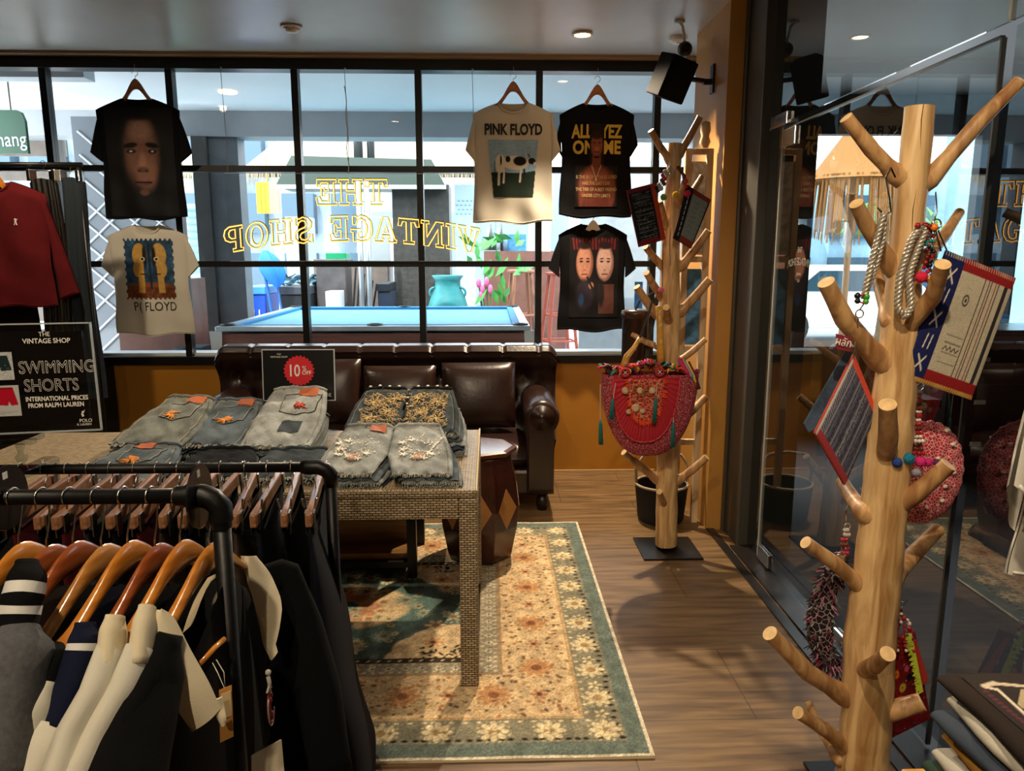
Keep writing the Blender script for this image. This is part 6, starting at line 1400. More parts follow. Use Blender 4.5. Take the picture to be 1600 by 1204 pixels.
# ------------------------------------------------------------ branch display stands
def barkless(name, a, b):
    m = woodmat(name, a, b, 3.0, .48, (9, 9, 1.1), coat=.1); return m
TW = barkless('peeled_wood', '9c7240', 'dcb984'); TWE = mat('cut_end', 'dcb882', .6, var=.2, vscale=40); TW2 = barkless('branch_wood', '8a5c34', 'c69e6a')
def tree_stand(name, y, trunk, branches, label, base_px=None, floor=0.0):
    """trunk: (px, py, radius); branches: (base px, kink px or None, tip px, radius, dy at tip)"""
    b0 = at(trunk[0][0], trunk[0][1], y); t = empty(name, (b0.x, y, 0), label=label, cat='display stand')
    inv = lambda v: v - Vector((b0.x, y, 0))
    pts = [inv(at(px, py, y)) for px, py, r in trunk]; rs = [r for _, _, r in trunk]
    if pts[0].z > .03: pts = [Vector((pts[0].x, 0, .012))] + pts; rs = [rs[0] * 1.1] + rs
    P_, R_ = [], []
    for i in range(len(pts) - 1):
        for q in range(7): f = q / 7; P_.append(pts[i].lerp(pts[i + 1], f)); R_.append((rs[i] + (rs[i + 1] - rs[i]) * f) * (1 + .025 * math.sin(i * 7 + q * 1.9)))
    P_.append(pts[-1]); R_.append(rs[-1])
    tm = MB().tube(P_, R_, 26); 
    for i, v in enumerate(tm.v):
        a = (i % 26) * 2 * PI / 26; c = P_[i // 26]; k = 1 + .05 * math.sin(2 * a + i // 26 * .12) + .02 * math.sin(5 * a + i // 26 * .3); tm.v[i] = tuple(c + (Vector(v) - c) * k)
    tm.build('trunk', TW, t, smooth=True, angle=50)
    # drying crack
    cr = MB(); n = len(P_); cr.tube([P_[k] + Vector((-R_[k] * .25 + .003 * math.sin(k), -R_[k] * .955, 0)) for k in range(int(n * .55), n)], .0016, 4); cr.build('drying_crack', mat('crack_dark', '3a2412', .8), t)
    for bp, kp, tp, r, dy in branches:
        # root of the branch on the trunk axis, so the collar grows out of the trunk
        a = inv(at(*bp, y)); tip = inv(at(*tp, y + dy)); k_ = inv(at(*kp, y + dy * .6)) if kp else a.lerp(tip, .5) + Vector((0, 0, -.006))
        ax = min(range(len(P_)), key=lambda i: abs(P_[i].z - (a.z - .015))); root = Vector((P_[ax].x, P_[ax].y, a.z - .02 if tip.z > a.z else a.z))
        ctr = [root, a, a.lerp(k_, .4), k_, k_.lerp(tip, .5), tip]; rr_ = [r * 2.0, r * 1.5, r * 1.12, r * 1.12, r, r * .96]
        if dy < -.06 and (a - tip).length < .2: ctr[0] = P_[ax]
        out, ro = [], []
        for i in range(5):
            for q in range(4): f = q / 4; out.append(ctr[i].lerp(ctr[i + 1], f)); ro.append(rr_[i] + (rr_[i + 1] - rr_[i]) * f)
        out.append(tip); ro.append(rr_[-1])
        b = MB().tube(out, ro, 14).build('branch', TW2 if r < .03 else TW, t, smooth=True, angle=50)
        d = (out[-1] - out[-2]).normalized(); MB().tube([tip - d * .0005, tip + d * .0012], r * .97, 14).build('cut_end', TWE, b)
    return t
near = tree_stand('branch_stand', 1.9, [(1352, 1150, .068), (1358, 1000, .066), (1376, 850, .057), (1388, 720, .055), (1398, 600, .052), (1408, 500, .046), (1421, 330, .040), (1437, 167, .036)], [
    ((1399, 272), None, (1322, 184), .017, -.02), ((1452, 280), (1530, 190), (1592, 128), .0175, -.02), ((1393, 416), (1352, 348), (1338, 318), .0175, -.06),
    ((1450, 400), None, (1499, 332), .014, .18), ((1372, 560), (1319, 498), (1291, 441), .022, -.08), ((1402, 530), (1458, 462), (1473, 413), .019, -.16),
    ((1388, 500), None, (1366, 405), .015, .18), ((1384, 720), (1388, 680), (1387, 632), .022, -.14), ((1392, 800), (1430, 772), (1482, 726), .022, -.10),
    ((1350, 800), None, (1316, 752), .019, .16), ((1344, 914), (1305, 880), (1259, 847), .018, -.05), ((1392, 905), (1425, 868), (1465, 827), .021, .15),
    ((1318, 1085), (1262, 1050), (1203, 989), .022, -.08), ((1345, 1048), (1365, 1040), (1387, 1021), .020, -.20), ((1322, 1168), (1290, 1140), (1247, 1113), .018, -.08),
    ((1372, 1116), (1400, 1108), (1440, 1096), .026, -.05), ((1310, 1185), None, (1264, 1099), .014, .18)],
    'pale peeled branch display stand in the right foreground, hung with woven bags')
MB().box((-.12, -.12, 0), (.12, .12, .012)).build('base_plate', BLACKM, near, bevel=.002)
far = tree_stand('branch_stand', 3.72, [(1041, 850, .058), (1042, 760, .055), (1043, 640, .050), (1046, 500, .052), (1047, 400, .046), (1050, 320, .040), (1053, 262, .037), (1055, 224, .034)], [
    ((1046, 250), None, (1017, 204), .016, -.05), ((1062, 240), None, (1094, 182), .016, -.05), ((1043, 362), None, (1031, 314), .015, -.1), ((1056, 330), None, (1069, 284), .014, -.12),
    ((1075, 308), None, (1096, 276), .014, .1), ((1034, 414), None, (1009, 386), .017, -.05), ((1066, 414), None, (1107, 360), .019, -.05), ((1033, 462), None, (1010, 426), .017, -.1),
    ((1025, 490), None, (995, 448), .019, -.05), ((1064, 486), None, (1109, 436), .021, -.05), ((1032, 543), None, (988, 522), .014, .08), ((1061, 564), None, (1102, 530), .015, .02),
    ((1066, 655), None, (1102, 620), .019, .06), ((1026, 748), (1003, 730), (975, 706), .019, -.08), ((1060, 750), None, (1104, 714), .019, -.05), ((1046, 506), None, (1041, 480), .017, -.18), ((1040, 792), None, (1030, 768), .016, -.14)],
    'pale peeled branch display stand beside the ochre column, holding the red bag')
fp_ = at(1041, 860, 3.72); MB().box((-.15, -.15, 0), (.16, .15, .010)).build('base_plate', BLACKM, far, bevel=.002)
# ------------------------------------------------------------ bags
def quad_bag(name, corners, y, th, cv, label, edge, cat='bag', edge_mat=None):
    """corners TL TR BR BL in pixels with depth offsets; woven face plus a padded body"""
    C4 = [at(px, py, y + (d[0] if d else 0)) for px, py, *d in corners]; o = sum(C4, Vector()) / 4
    t = empty(name, o, label=label, cat=cat); TL, TR, BR, BL = [c - o for c in C4]
    n = (TR - TL).cross(BL - TL).normalized()
    if n.y > 0: n = -n
    def B(u, v, off=0): return (BL.lerp(BR, u)).lerp(TL.lerp(TR, u), v) + n * off
    def bulge(u, v): return max(0, (1 - (2 * u - 1) ** 4) * (1 - (2 * v - 1) ** 4)) ** .5
    m = MB(); m.grid(lambda u, v: B(u, v, th / 2 * (.35 + .65 * bulge(u, v))), 12, 12); m.grid(lambda u, v: B(1 - u, v, -th / 2 * (.35 + .65 * bulge(u, v))), 12, 12)
    rim = [(i / 12, 0) for i in range(12)] + [(1, i / 12) for i in range(12)] + [(1 - i / 12, 1) for i in range(12)] + [(0, 1 - i / 12) for i in range(12)]
    k = 48; m.add([B(u, v, th * .175) for u, v in rim] + [B(u, v, -th * .175) for u, v in rim], [(i, (i + 1) % k, k + (i + 1) % k, k + i) for i in range(k)])
    m.build('pouch', edge, t, smooth=True, weld=True, angle=60)
    cv.mesh('woven_front', lambda u, v: B(u, v, th / 2 * (.35 + .65 * bulge(u, v)) + .0018), paintmat('woven_face', .9, .15, bump=.4, bscale=350), t)
    return t, B, bulge
def beads(t, pts, r, cols, name='bead_string', wob=.0):
    """string of coloured beads through points given in the thing's frame"""
    P_ = [Vector(p) for p in pts]; L = sum((P_[i + 1] - P_[i]).length for i in range(len(P_) - 1)); n = max(2, int(L / (r * 1.9))); m = MB(); rr = random.Random(n)
    for k in range(n):
        d = L * k / (n - 1); i = 0
        while i < len(P_) - 2 and d > (P_[i + 1] - P_[i]).length: d -= (P_[i + 1] - P_[i]).length; i += 1
        f = min(1, d / max(1e-6, (P_[i + 1] - P_[i]).length)); p = P_[i].lerp(P_[i + 1], f)
        m.ball(p + Vector((rr.uniform(-wob, wob), rr.uniform(-wob, wob), 0)), r * rr.uniform(.8, 1.15), 7, mi=rr.randrange(len(cols)))
    m.tube(P_, r * .25, 4, mi=0)
    return m.build(name, [BEADM[c] for c in cols], t, smooth=True)
BEADM = {k: mat('bead_' + k, c, .3) for k, c in dict(red='a01c20', brown='5a2418', teal='1f8076', blue='1846a8', orange='e07a24', white='d8d0c0', green='3f9a30', black='15131a', silver='a8a49c').items()}
def pom(t, p, r, c, name='pompom'):
    m = MB(); rr = random.Random(int(p[0] * 1e4)); m.ball(p, r * .86, 12)
    for k in range(130):
        d = Vector((rr.gauss(0, 1), rr.gauss(0, 1), rr.gauss(0, 1))).normalized(); m.tube([Vector(p) + d * r * .6, Vector(p) + d * r], [r * .10, r * .04], 3)
    return m.build(name, mat('pom_' + c, c, .95), t, smooth=True)
def rope(t, pts, r, m, name='braided_strap'):
    P_ = [Vector(p) for p in pts]; mm = MB(); L = sum((P_[i + 1] - P_[i]).length for i in range(len(P_) - 1)); n = int(L / .004); C3 = []
    for k in range(n + 1):
        d = L * k / n; i = 0
        while i < len(P_) - 2 and d > (P_[i + 1] - P_[i]).length: d -= (P_[i + 1] - P_[i]).length; i += 1
        C3.append(P_[i].lerp(P_[i + 1], min(1, d / max(1e-6, (P_[i + 1] - P_[i]).length))))
    for _ in range(6): C3 = [C3[0]] + [(C3[i - 1] + C3[i] + C3[i + 1]) / 3 for i in range(1, len(C3) - 1)] + [C3[-1]]
    for s in range(3):
        q = []
        for k, c in enumerate(C3):
            d = (C3[min(k + 1, len(C3) - 1)] - C3[max(0, k - 1)]).normalized(); a = d.orthogonal().normalized(); b = d.cross(a); ph = k * .75 + s * 2 * PI / 3; q.append(c + a * r * .6 * math.cos(ph) + b * r * .6 * math.sin(ph))
        mm.tube(q, r * .55, 5)
    return mm.build(name, m, t, smooth=True)
SILV = mat('silver_braid', 'b9b1a2', .3, .5)
# A white, navy and red purse
def cvA():
    c = Canvas(150, 130, 'b9b09a', 1.3); c.noise(.08, 1); c.rect(0, 0, .34, 1, '1c2150')
    for x, w, col in ((.78, .008, '3a2a2a'), (.86, .010, '6a2a2a'), (.90, .008, '40302c'), (.98, .010, '8a3a34'), (1.03, .009, '2c2430'), (1.17, .035, '16161e')): c.rect(x - w, .09, x + w, .91, col, .85)
    for k, y in enumerate((.84, .68, .50, .32, .15)):
        if k % 2 == 0: c.line(.11, y - .055, .24, y + .055, .013, 'd0cabb'); c.line(.11, y + .055, .24, y - .055, .013, 'd0cabb')
        else: c.line(.13, y - .05, .15, y + .05, .013, 'd0cabb'); c.line(.21, y - .05, .23, y + .05, .013, 'd0cabb')
    c.rect(.34, .90, 1.3, 1, '8c1f22'); c.rect(.34, 0, 1.3, .12, '8c1f22'); c.rect(0, .0, 1.3, .035, 'a8702a')
    for k in range(60): x = 1.3 * k / 59; c.line(x, .0, x, .035, .004, 'e0c07a'); c.line(x, .965, x, 1, .004, 'cfc0a0')
    for y in (.42, .36, .28, .20): c.line(.45, y, .75, y, .006, '5a5348', .7)
    for k in range(7): c.line(.46 + .04 * k, .30 + .03 * (k % 2), .50 + .04 * k, .33 - .03 * (k % 2), .007, '26262c')
    c.ell(.56, .70, .06, .05, '26262c', .2); c.ell(.56, .70, .045, .036, 'b9b09a', .2); c.ell(.56, .70, .02, .018, '26262c', .3); return c
NVE = fabric('navy_edge', '14183a'); A_, BA, _ = quad_bag('woven_purse', [(1478, 391, 0), (1585, 434, .02), (1515, 624, .02), (1408, 588, 0)], 1.86, .022, cvA(), 'cream striped purse with navy band and red trim, on the foreground branch stand', NVE)
lo = A_.location
L_ = lambda px, py, y: at(px, py, y) - lo
rope(A_, [L_(1440, 352, 1.83), L_(1424, 375, 1.82), L_(1406, 430, 1.82), L_(1402, 480, 1.82), L_(1413, 497, 1.82), L_(1424, 482, 1.82), L_(1420, 430, 1.825), L_(1434, 390, 1.83), L_(1446, 360, 1.83)], .0085, SILV)
for k in range(5): beads(A_, [L_(1448 + 3 * k, 352 + 2 * k, 1.84), L_(1453 + 5 * math.sin(k * 2), 385, 1.835 + .008 * (k % 2)), L_(1444 + 6 * k, 418 + 6 * (k % 3), 1.84)], .0058, ['red', 'brown', 'red', 'teal', 'black'], wob=.004)
beads(A_, [L_(1434, 352, 1.82), L_(1447, 348, 1.82), L_(1460, 355, 1.825)], .009, ['red', 'green', 'orange', 'black', 'blue'])
pom(A_, L_(1440, 433, 1.82), .016, 'c81c3c'); pom(A_, L_(1455, 437, 1.83), .013, 'd8a82c')
MB().tube([L_(1462, 300, 1.87), L_(1464, 330, 1.86), L_(1458, 350, 1.85)], .002, 6).tube([tuple(v) for v in arc(L_(1463, 350, 1.85), .012, 0, 2 * PI, 14)], .002, 5).tube([L_(1458, 345, 1.84), L_(1470, 392, 1.855)], .0025, 5).build('ring_clasp', CHROME, A_, smooth=True)
MB().tube([L_(1466, 360, 1.86), L_(1480, 392, 1.86)], .002, 5).build('hanging_loop', BLACKM, A_)
# B batik purse
def cvB():
    c = Canvas(110, 110, '4a4c5c', 1); c.noise(.25, 2)
    for k in range(14): y = .08 + k * .065; c.line(.05, y, .93, y + .01 * math.sin(k), .009 if k % 3 else .02, ('8c8a92', '23252f', '6c6f80')[k % 3], .8)
    for k in range(60): c.ell(random.uniform(.08, .9), .45 + random.uniform(-.06, .06), .012, .008, 'a09ea4', .5)
    for k in range(26): c.line(.05 + .034 * k, .90, .07 + .034 * k, .96, .006, '9c98a0')
    c.rect(.90, 0, 1, 1, 'd0503c'); c.rect(0, 0, .085, 1, '96383c'); c.rect(0, .97, 1, 1, 'a9a49c'); return c
B_, BB, _ = quad_bag('woven_purse', [(1272, 676, .0), (1333, 553, .03), (1369, 642, .06), (1318, 757, .03)], 1.86, .02, cvB(), 'grey batik purse with coral strip hanging left of the foreground stand', fabric('coral_edge', 'a8443c'))
lo = B_.location
MB().slab([L_(1326, 540, 1.93), L_(1333, 553, 1.93), L_(1280, 668, 1.91), L_(1264, 676, 1.905), L_(1256, 662, 1.905)], .006).build('denim_flap', DN['blue'], B_, bevel=.002)
rope(B_, [L_(1382, 332, 1.80), L_(1374, 360, 1.80), L_(1362, 410, 1.80), L_(1353, 450, 1.80), L_(1350, 466, 1.80)], .0075, SILV); rope(B_, [L_(1382, 332, 1.80), L_(1381, 370, 1.815), L_(1368, 420, 1.815), L_(1350, 466, 1.80)], .0065, SILV, 'braided_strap')
beads(B_, [L_(1340, 462, 1.80), L_(1350, 460, 1.79), L_(1358, 466, 1.80), L_(1350, 474, 1.79), L_(1340, 470, 1.79)], .009, ['red', 'black', 'green', 'blue'])
MB().tube([tuple(v) for v in arc(L_(1343, 490, 1.82), .010, 0, 2 * PI, 14)], .0018, 5).tube([L_(1350, 474, 1.80), L_(1343, 484, 1.82)], .0018, 5).tube([L_(1341, 497, 1.82), L_(1339, 520, 1.85), L_(1334, 553, 1.87)], .0022, 5).build('ring_clasp', CHROME, B_, smooth=True)
MB().tube([L_(1399, 277, 1.84), L_(1392, 262, 1.84), L_(1384, 278, 1.80), L_(1390, 310, 1.79), L_(1392, 330, 1.80), L_(1382, 337, 1.80), L_(1371, 324, 1.80)], .0022, 6).build('black_hook', BLACKM, B_, smooth=True)
MB().slab([L_(1306, 521, 1.84), L_(1306, 545, 1.84), L_(1328, 549, 1.85), L_(1330, 527, 1.85)], .002).build('red_cloth_label', mat('red_label', '7c1c2c', .8), B_)
FMl = frame_M(L_(1318, 535, 1.838), L_(1330, 538, 1.845) - L_(1306, 533, 1.835), Vector((0, 0, 1)))
text('ผลัก', .028, mat('print_white', ''), 'lettering', B_, FMl, ext=.0004)
# C pink round bag
def round_bag(name, c0, y, rx, rz, th, label, mface, ruffle=.004, yaw=0):
    o = at(*c0, y); t = empty(name, o, rz=yaw, label=label, cat='bag'); m = MB()
    def g(u, v):
        a = 2 * PI * u; p = -PI / 2 + PI * v; k = math.cos(p); w = 1 + ruffle / rx * math.sin(a * 26) * k ** 2 * .5
        return (rx * w * k ** .8 * math.cos(a), th * math.sin(p) * (1 + .1 * math.sin(a * 13) * k), rz * w * k ** .8 * math.sin(a))
    m.grid(g, 104, 20, wrap=True); m.build('round_pouch', mface, t, smooth=True); return t
def printed(name, base, c2, c3, sc=40):
    if name in MATS: return MATS[name]
    m = mat(name, base, .85, bump=.3, bscale=60, spec=.15); N = m.node_tree.nodes; L = m.node_tree.links; b = N['Principled BSDF']; tc = N.new('ShaderNodeTexCoord')
    v = N.new('ShaderNodeTexVoronoi'); v.inputs['Scale'].default_value = sc; v.feature = 'DISTANCE_TO_EDGE'; L.new(tc.outputs['Object'], v.inputs['Vector'])
    r = N.new('ShaderNodeValToRGB'); r.color_ramp.elements[0].position = .04; r.color_ramp.elements[0].color = (*lin(c2), 1); r.color_ramp.elements[1].position = .09; r.color_ramp.elements[1].color = (*lin(base), 1)
    v2 = N.new('ShaderNodeTexVoronoi'); v2.inputs['Scale'].default_value = sc * .55; L.new(tc.outputs['Object'], v2.inputs['Vector']); r2 = N.new('ShaderNodeValToRGB'); r2.color_ramp.interpolation = 'CONSTANT'
    r2.color_ramp.elements[0].position = 0; r2.color_ramp.elements[0].color = (1, 1, 1, 1); r2.color_ramp.elements[1].position = .16; r2.color_ramp.elements[1].color = (0, 0, 0, 1)
    L.new(v.outputs['Distance'], r.inputs[0]); L.new(v2.outputs['Distance'], r2.inputs[0]); mx = N.new('ShaderNodeMix'); mx.data_type = 'RGBA'; L.new(r2.outputs[0], mx.inputs[0]); L.new(r.outputs[0], mx.inputs[6]); mx.inputs[7].default_value = (*lin(c3), 1); L.new(mx.outputs[2], b.inputs['Base Color']); return m
PINKF = printed('pink_print', 'b02c42', 'd8b8ac', 'd84468', 110)
Cb = round_bag('round_bag', (1443, 738), 2.01, .115, .152, .035, 'pink and white patterned round bag hanging right of the foreground stand', PINKF)
lo = Cb.location
for k in range(4): beads(Cb, [L_(1433 + k * 2, 612, 1.96), L_(1428 + 3 * k, 650, 1.93), L_(1420 + 7 * k, 708, 1.88 + .008 * (k % 2))], .0055, ['brown', 'orange', 'red', 'white', 'black'], wob=.004)
for px, py, c, r in ((1402, 722, '1c3c80', .014), (1420, 716, '14708c', .016), (1438, 721, 'c02070', .015), (1450, 722, 'b8206c', .013), (1463, 722, '5a1a4a', .010), (1432, 738, '8a8a98', .012)): pom(Cb, L_(px, py, 1.84), r, c)
MB().tube([tuple(v) for v in arc(L_(1438, 605, 1.97), .010, 0, 2 * PI, 14)], .002, 5).tube([L_(1434, 610, 1.97), L_(1432, 640, 1.99)], .003, 5).tube([L_(1438, 598, 1.97), L_(1450, 560, 1.98), L_(1420, 545, 1.95)], .002, 5).build('ring_clasp', CHROME, Cb, smooth=True)
for k in range(6): MB().ball(L_(1480 + 14 * math.sin(k * 2.4), 672 + 22 * k, 1.975), .006, 6, sq=(1.4, .5, 1)).build('small_shell', BEADM['white'], Cb, smooth=True)
# D dark frayed crescent bag
o = at(1298, 965, 1.97); Db = empty('fringed_ring_bag', o, label='dark knotted rag bag with grey fringe hanging left of the stand, low', cat='bag'); lo = o
crv = [L_(px, py, 1.97) for px, py in ((1322, 868), (1302, 893), (1287, 930), (1280, 970), (1282, 1005), (1292, 1030), (1310, 1035))]
body_ = MB().tube(crv, [.012, .024, .032, .036, .034, .026, .012], 14, flat=1.1).build('knotted_body', printed('dark_rag', '201a20', '8c7c7c', '7a2c44', 60), Db, smooth=True)
rr = random.Random(11); cols = [mat('rag_' + c, c, .95) for c in ('16141a', '8f8c88', '6a2434', 'b0607c', '2a2630')]; m = MB()
for k in range(420):
    i = rr.randrange(len(crv) - 1); p = crv[i].lerp(crv[i + 1], rr.random()); d = Vector((rr.gauss(-.5, .8), rr.gauss(-.5, .7), rr.gauss(-.3, .8))).normalized(); q = p + d * .028
    m.tube([q, q + d * rr.uniform(.012, .026) + Vector((0, 0, -.01))], [.0026, .0012], 4, mi=rr.choice([0, 0, 1, 2, 3, 4]))
o2 = m.build('rag_fringe', cols, Db); o2['kind'] = 'stuff'
for k in range(3): beads(Db, [L_(1326 - 2 * k, 828, 1.98), L_(1322 - 5 * k, 870, 1.97), L_(1318 - 9 * k, 915, 1.955)], .0062, ['brown', 'silver', 'red', 'black'], wob=.005)
MB().tube([tuple(v) for v in arc(L_(1324, 822, 1.98), .009, 0, 2 * PI, 12)], .0018, 5).tube([tuple(v) for v in arc(L_(1313, 868, 1.96), .011, 0, 2 * PI, 12)], .002, 5).tube([L_(1322, 815, 1.98), L_(1322, 795, 1.99), L_(1330, 780, 2.0)], .0022, 5).build('ring_clasp', CHROME, Db, smooth=True)
m = MB().box((-.012, -.006, -.012), (.012, .006, .012)); m.build('small_bell', CHROME, Db, loc=L_(1314, 872, 1.95), bevel=.004)
# E red bag with lime fringe and buttons
def cvE():
    c = Canvas(70, 120, '6e1216', .6); c.noise(.25, 2)
    for k in range(90): c.ell(random.uniform(0, .6), random.uniform(0, 1), .010, .006, random.choice(['c8a8a0', '1f6a78', 'a82c2c', '20242c']), .4, random.random() * 3)
    for x, y, r, col in ((.15, .66, .05, 'd06a20'), (.33, .68, .04, 'c2487a'), (.50, .70, .045, '9cb428'), (.36, .58, .05, '14161e'), (.25, .50, .055, 'b8a038'), (.20, .38, .06, 'c0302c'), (.30, .22, .06, 'b8a038'), (.45, .35, .05, '7a1620'), (.1, .2, .04, 'a02024')): c.ell(x, y, r, r * .9, col, .12); c.ell(x, y, r * .2, r * .2, '20140c', .5)
    return c
E_, BE, _ = quad_bag('embroidered_bag', [(1386, 1000, .0), (1428, 985, .0), (1452, 1120, .02), (1376, 1158, .0)], 1.90 + .09, .03, cvE(), 'red embroidered bag with buttons and lime fringe low behind the foreground stand', fabric('red_edge', '641014'))
lo = E_.location; rr = random.Random(2); m = MB()
for k in range(150):
    f = k / 150; b = L_(1424 + 18 * f, 990 + 90 * f, 1.955); m.tube([b, b + Vector((-.014 - rr.random() * .01, -.008, rr.uniform(-.012, .004)))], [.0022, .001], 4)
o2 = m.build('lime_fringe', mat('lime_yarn', 'a8b42c', .9), E_); o2['kind'] = 'stuff'
MB().slab([L_(1422, 1000, 1.97), L_(1432, 1000, 1.97), L_(1452, 1062, 1.98), L_(1440, 1072, 1.98)], .008).build('red_side_strip', mat('red_felt', 'a02818', .9), E_, bevel=.002)
for k in range(4): beads(E_, [L_(1404, 948, 1.96), L_(1396 + 8 * k, 975, 1.955), L_(1388 + 13 * k, 1015, 1.955)], .0058, ['red', 'brown', 'white', 'red'], wob=.005)
MB().tube([tuple(v) for v in arc(L_(1406, 945, 1.96), .011, 0, 2 * PI, 14)], .002, 5).tube([L_(1406, 937, 1.96), L_(1398, 930, 1.97), L_(1390, 915, 2.0)], .0025, 5).tube([L_(1396, 938, 1.955), L_(1410, 946, 1.955), L_(1418, 936, 1.955)], .002, 5).build('ring_clasp', CHROME, E_, smooth=True)
# F, G small purses on the far stand
def cvF():
    c = Canvas(70, 90, '17181c', .8); c.noise(.3, 2)
    for k in range(34): y = .1 + .8 * k / 33; c.line(.08, y, .6, y + .01 * math.sin(k * 3), .005, ('5a5c60', '0c0c10', '74767a')[k % 3], .8)
    for k in range(70): c.ell(random.uniform(.1, .58), random.uniform(.1, .9), .012, .008, '8a8c8c', .4, random.random() * 3)
    c.rect(0, .93, .8, 1, '6a2226'); c.rect(0, 0, .8, .08, '6a1a1e'); c.rect(.64, 0, .8, 1, '9c3a22'); c.rect(.60, .05, .64, .95, '101014'); return c
F_, _, _ = quad_bag('woven_purse', [(979, 297, 0), (1022, 286, .03), (1039, 374, .03), (998, 386, 0)], 3.58, .03, cvF(), 'black woven purse with red trim at the left of the far branch stand', fabric('dark_red_edge', '7c2a1c'))
def cvG():
    c = Canvas(70, 90, '6c7270', .8); c.noise(.12, 1)
    for k in range(8): c.line(.25, .15 + .09 * k, .75, .17 + .09 * k, .004, '50565a')
    c.rect(0, 0, .2, 1, '141418'); [c.line(.10, .08 + .1 * k, .10, .14 + .1 * k, .012, 'a8aca8') for k in range(9)]; c.rect(.2, .9, .8, 1, '6c2a22'); c.rect(.2, 0, .8, .12, '703024'); c.rect(.74, .1, .8, .9, '1c1c20'); return c
G_, _, _ = quad_bag('woven_purse', [(1073, 289, 0), (1110, 312, .03), (1079, 388, .03), (1052, 372, 0)], 3.58, .03, cvG(), 'grey woven purse with black band at the right of the far branch stand', fabric('dark_edge', '3a1c18'))
for T_, pa_, pl in ((F_, [(1046, 262), (1036, 272), (1030, 290), (1024, 292)], [(1037, 308, '6f8c2c')]), (G_, [(1060, 262), (1066, 272), (1068, 285), (1074, 292)], [(1056, 304, 'c8a428'), (1074, 302, 'c01c48')])):
    lo = T_.location
    for k in range(3): beads(T_, [L_(px + 2 * k, py + 3 * k, 3.60 - .01 * k) for px, py in pa_], .010, ['brown', 'red', 'silver', 'black'], wob=.006)
    for px, py, c in pl: pom(T_, L_(px, py, 3.56), .017, c)
lo = F_.location; pom(F_, L_(1033, 453, 3.60), .015, 'c86080'); MB().tube([L_(1036, 380, 3.59), L_(1035, 448, 3.60)], .002, 4).build('pom_string', BLACKM, F_)
# the big red bag
o = at(1014, 637, 3.50); RB = empty('pleated_handbag', o, label='red pleated half-moon handbag with bamboo handles and teal tassels on the far stand', cat='bag'); lo = o
Wd, Hd = .235, .20
def dshape(u, v, sx=1, sz=1):
    a = PI + PI * u; x = math.cos(a); z = math.sin(a); r = v; sq = .62
    xx = math.copysign(abs(x) ** .8, x); return xx * r * Wd * sx, .17 + (z * r) * .41 * sz
REDB = printed('red_brocade', '84182c', 'b87878', '4a0c18', 90); REDP = mat('red_pleats', 'a81c2c', .85, bump=.1)
def rb(s, sx, sz, off, pl, n=60):
    def g(u, v):
        x, z = dshape(u, v, sx, sz); k = (1 - v ** 4) ** .5 if v < 1 else 0
        return (x, s * (.008 + .055 * k) - off + (pl * math.sin(u * 2 * PI * n) * v * (1 - v ** 8) if pl else 0), z)
    return g
m = MB(); m.grid(rb(-1, 1, 1, 0, .004, 44), 260, 14); m.grid(rb(1, 1, 1, 0, .004, 30), 120, 10); m.add([dshape(u / 30, 1)[0:1] + (s * .008,) + dshape(u / 30, 1)[1:] for s in (-1, 1) for u in range(31)], [(i, i + 1, 32 + i, 31 + i) for i in range(30)]).build('pouch', REDB, RB, smooth=True)
def flap(u, v): x, z = dshape(u, v, .68, .78); k = (1 - v ** 4) ** .5; return (x - .03, -.062 - .014 * k + .0035 * math.sin(u * 2 * PI * 34) * v, z - .005)
MB().grid(flap, 260, 14).build('pleated_flap', REDP, RB, smooth=True)
MB().tube([flap(u, 1) for u in np.linspace(0, 1, 50)], .005, 6).build('flap_piping', mat('red_piping', 'b83040', .6), RB, smooth=True)
def med(u, v): x, z = dshape(u, v, .36, .50); return (x - .035, -.084 - .006 * (1 - v * v), z - .012)
MB().grid(med, 40, 8).build('medallion', printed('coral_cloth', '9c2c28', 'c88468', '6a1418', 60), RB, smooth=True)
rr = random.Random(9); m = MB()
for k in range(170):
    u = rr.random(); p = Vector(med(u, 1)); a = PI + PI * u; d = Vector((math.cos(a), -.3, math.sin(a))); m.tube([p, p + d * rr.uniform(.012, .024)], [.003, .001], 4)
o2 = m.build('orange_fringe', mat('orange_yarn', 'd8481c', .9), RB); o2['kind'] = 'stuff'
shell = mat('shell', 'c8ac88', .4)
for px, py, s in ((977, 610, .017), (1000, 610, .016), (1019, 610, .017), (993, 637, .020), (982, 643, .012), (1004, 642, .013)):
    m = MB().ball(L_(px, py, 3.405), s, 12, sq=(1, .4, 1)).tube([tuple(v) for v in arc(L_(px, py, 3.399), s * .55, 0, 2 * PI, 12)], s * .13, 5); m.build('shell_rosette', shell, RB, smooth=True)
m = MB()
for k in range(60): a = rr.uniform(0, 2 * PI); q = rr.uniform(.2, 1); m.ball(L_(998 + 24 * q * math.cos(a), 612 + 18 * q * math.sin(a), 3.405), .005, 6)
m.build('copper_beads', mat('copper_bead', 'a86a3c', .35, .4), RB, smooth=True)
rags = ['b8305c', '8c2044', 'c86a8c', '2a8c7c', 'd8a83c', '5c1a2c', 'd84c30', '1c2430']; m = MB()
for k in range(150):
    f = k / 149; px = 939 + f * 150; p = L_(px, 573 + 5 * math.sin(f * 9) + (8 if f > .9 else 0), 3.5 + rr.uniform(-.05, .04)); d = Vector((rr.gauss(0, 1), rr.gauss(0, .6), rr.gauss(.5, .8))).normalized()
    m.tube([p, p + d * .022, p + d * .03 + Vector((rr.uniform(-.02, .02), 0, -.014))], [.007, .006, .003], 5, mi=rr.randrange(8))
o2 = m.build('rag_rim', [mat('rag_' + c, c, .95) for c in rags], RB, smooth=True); o2['kind'] = 'stuff'
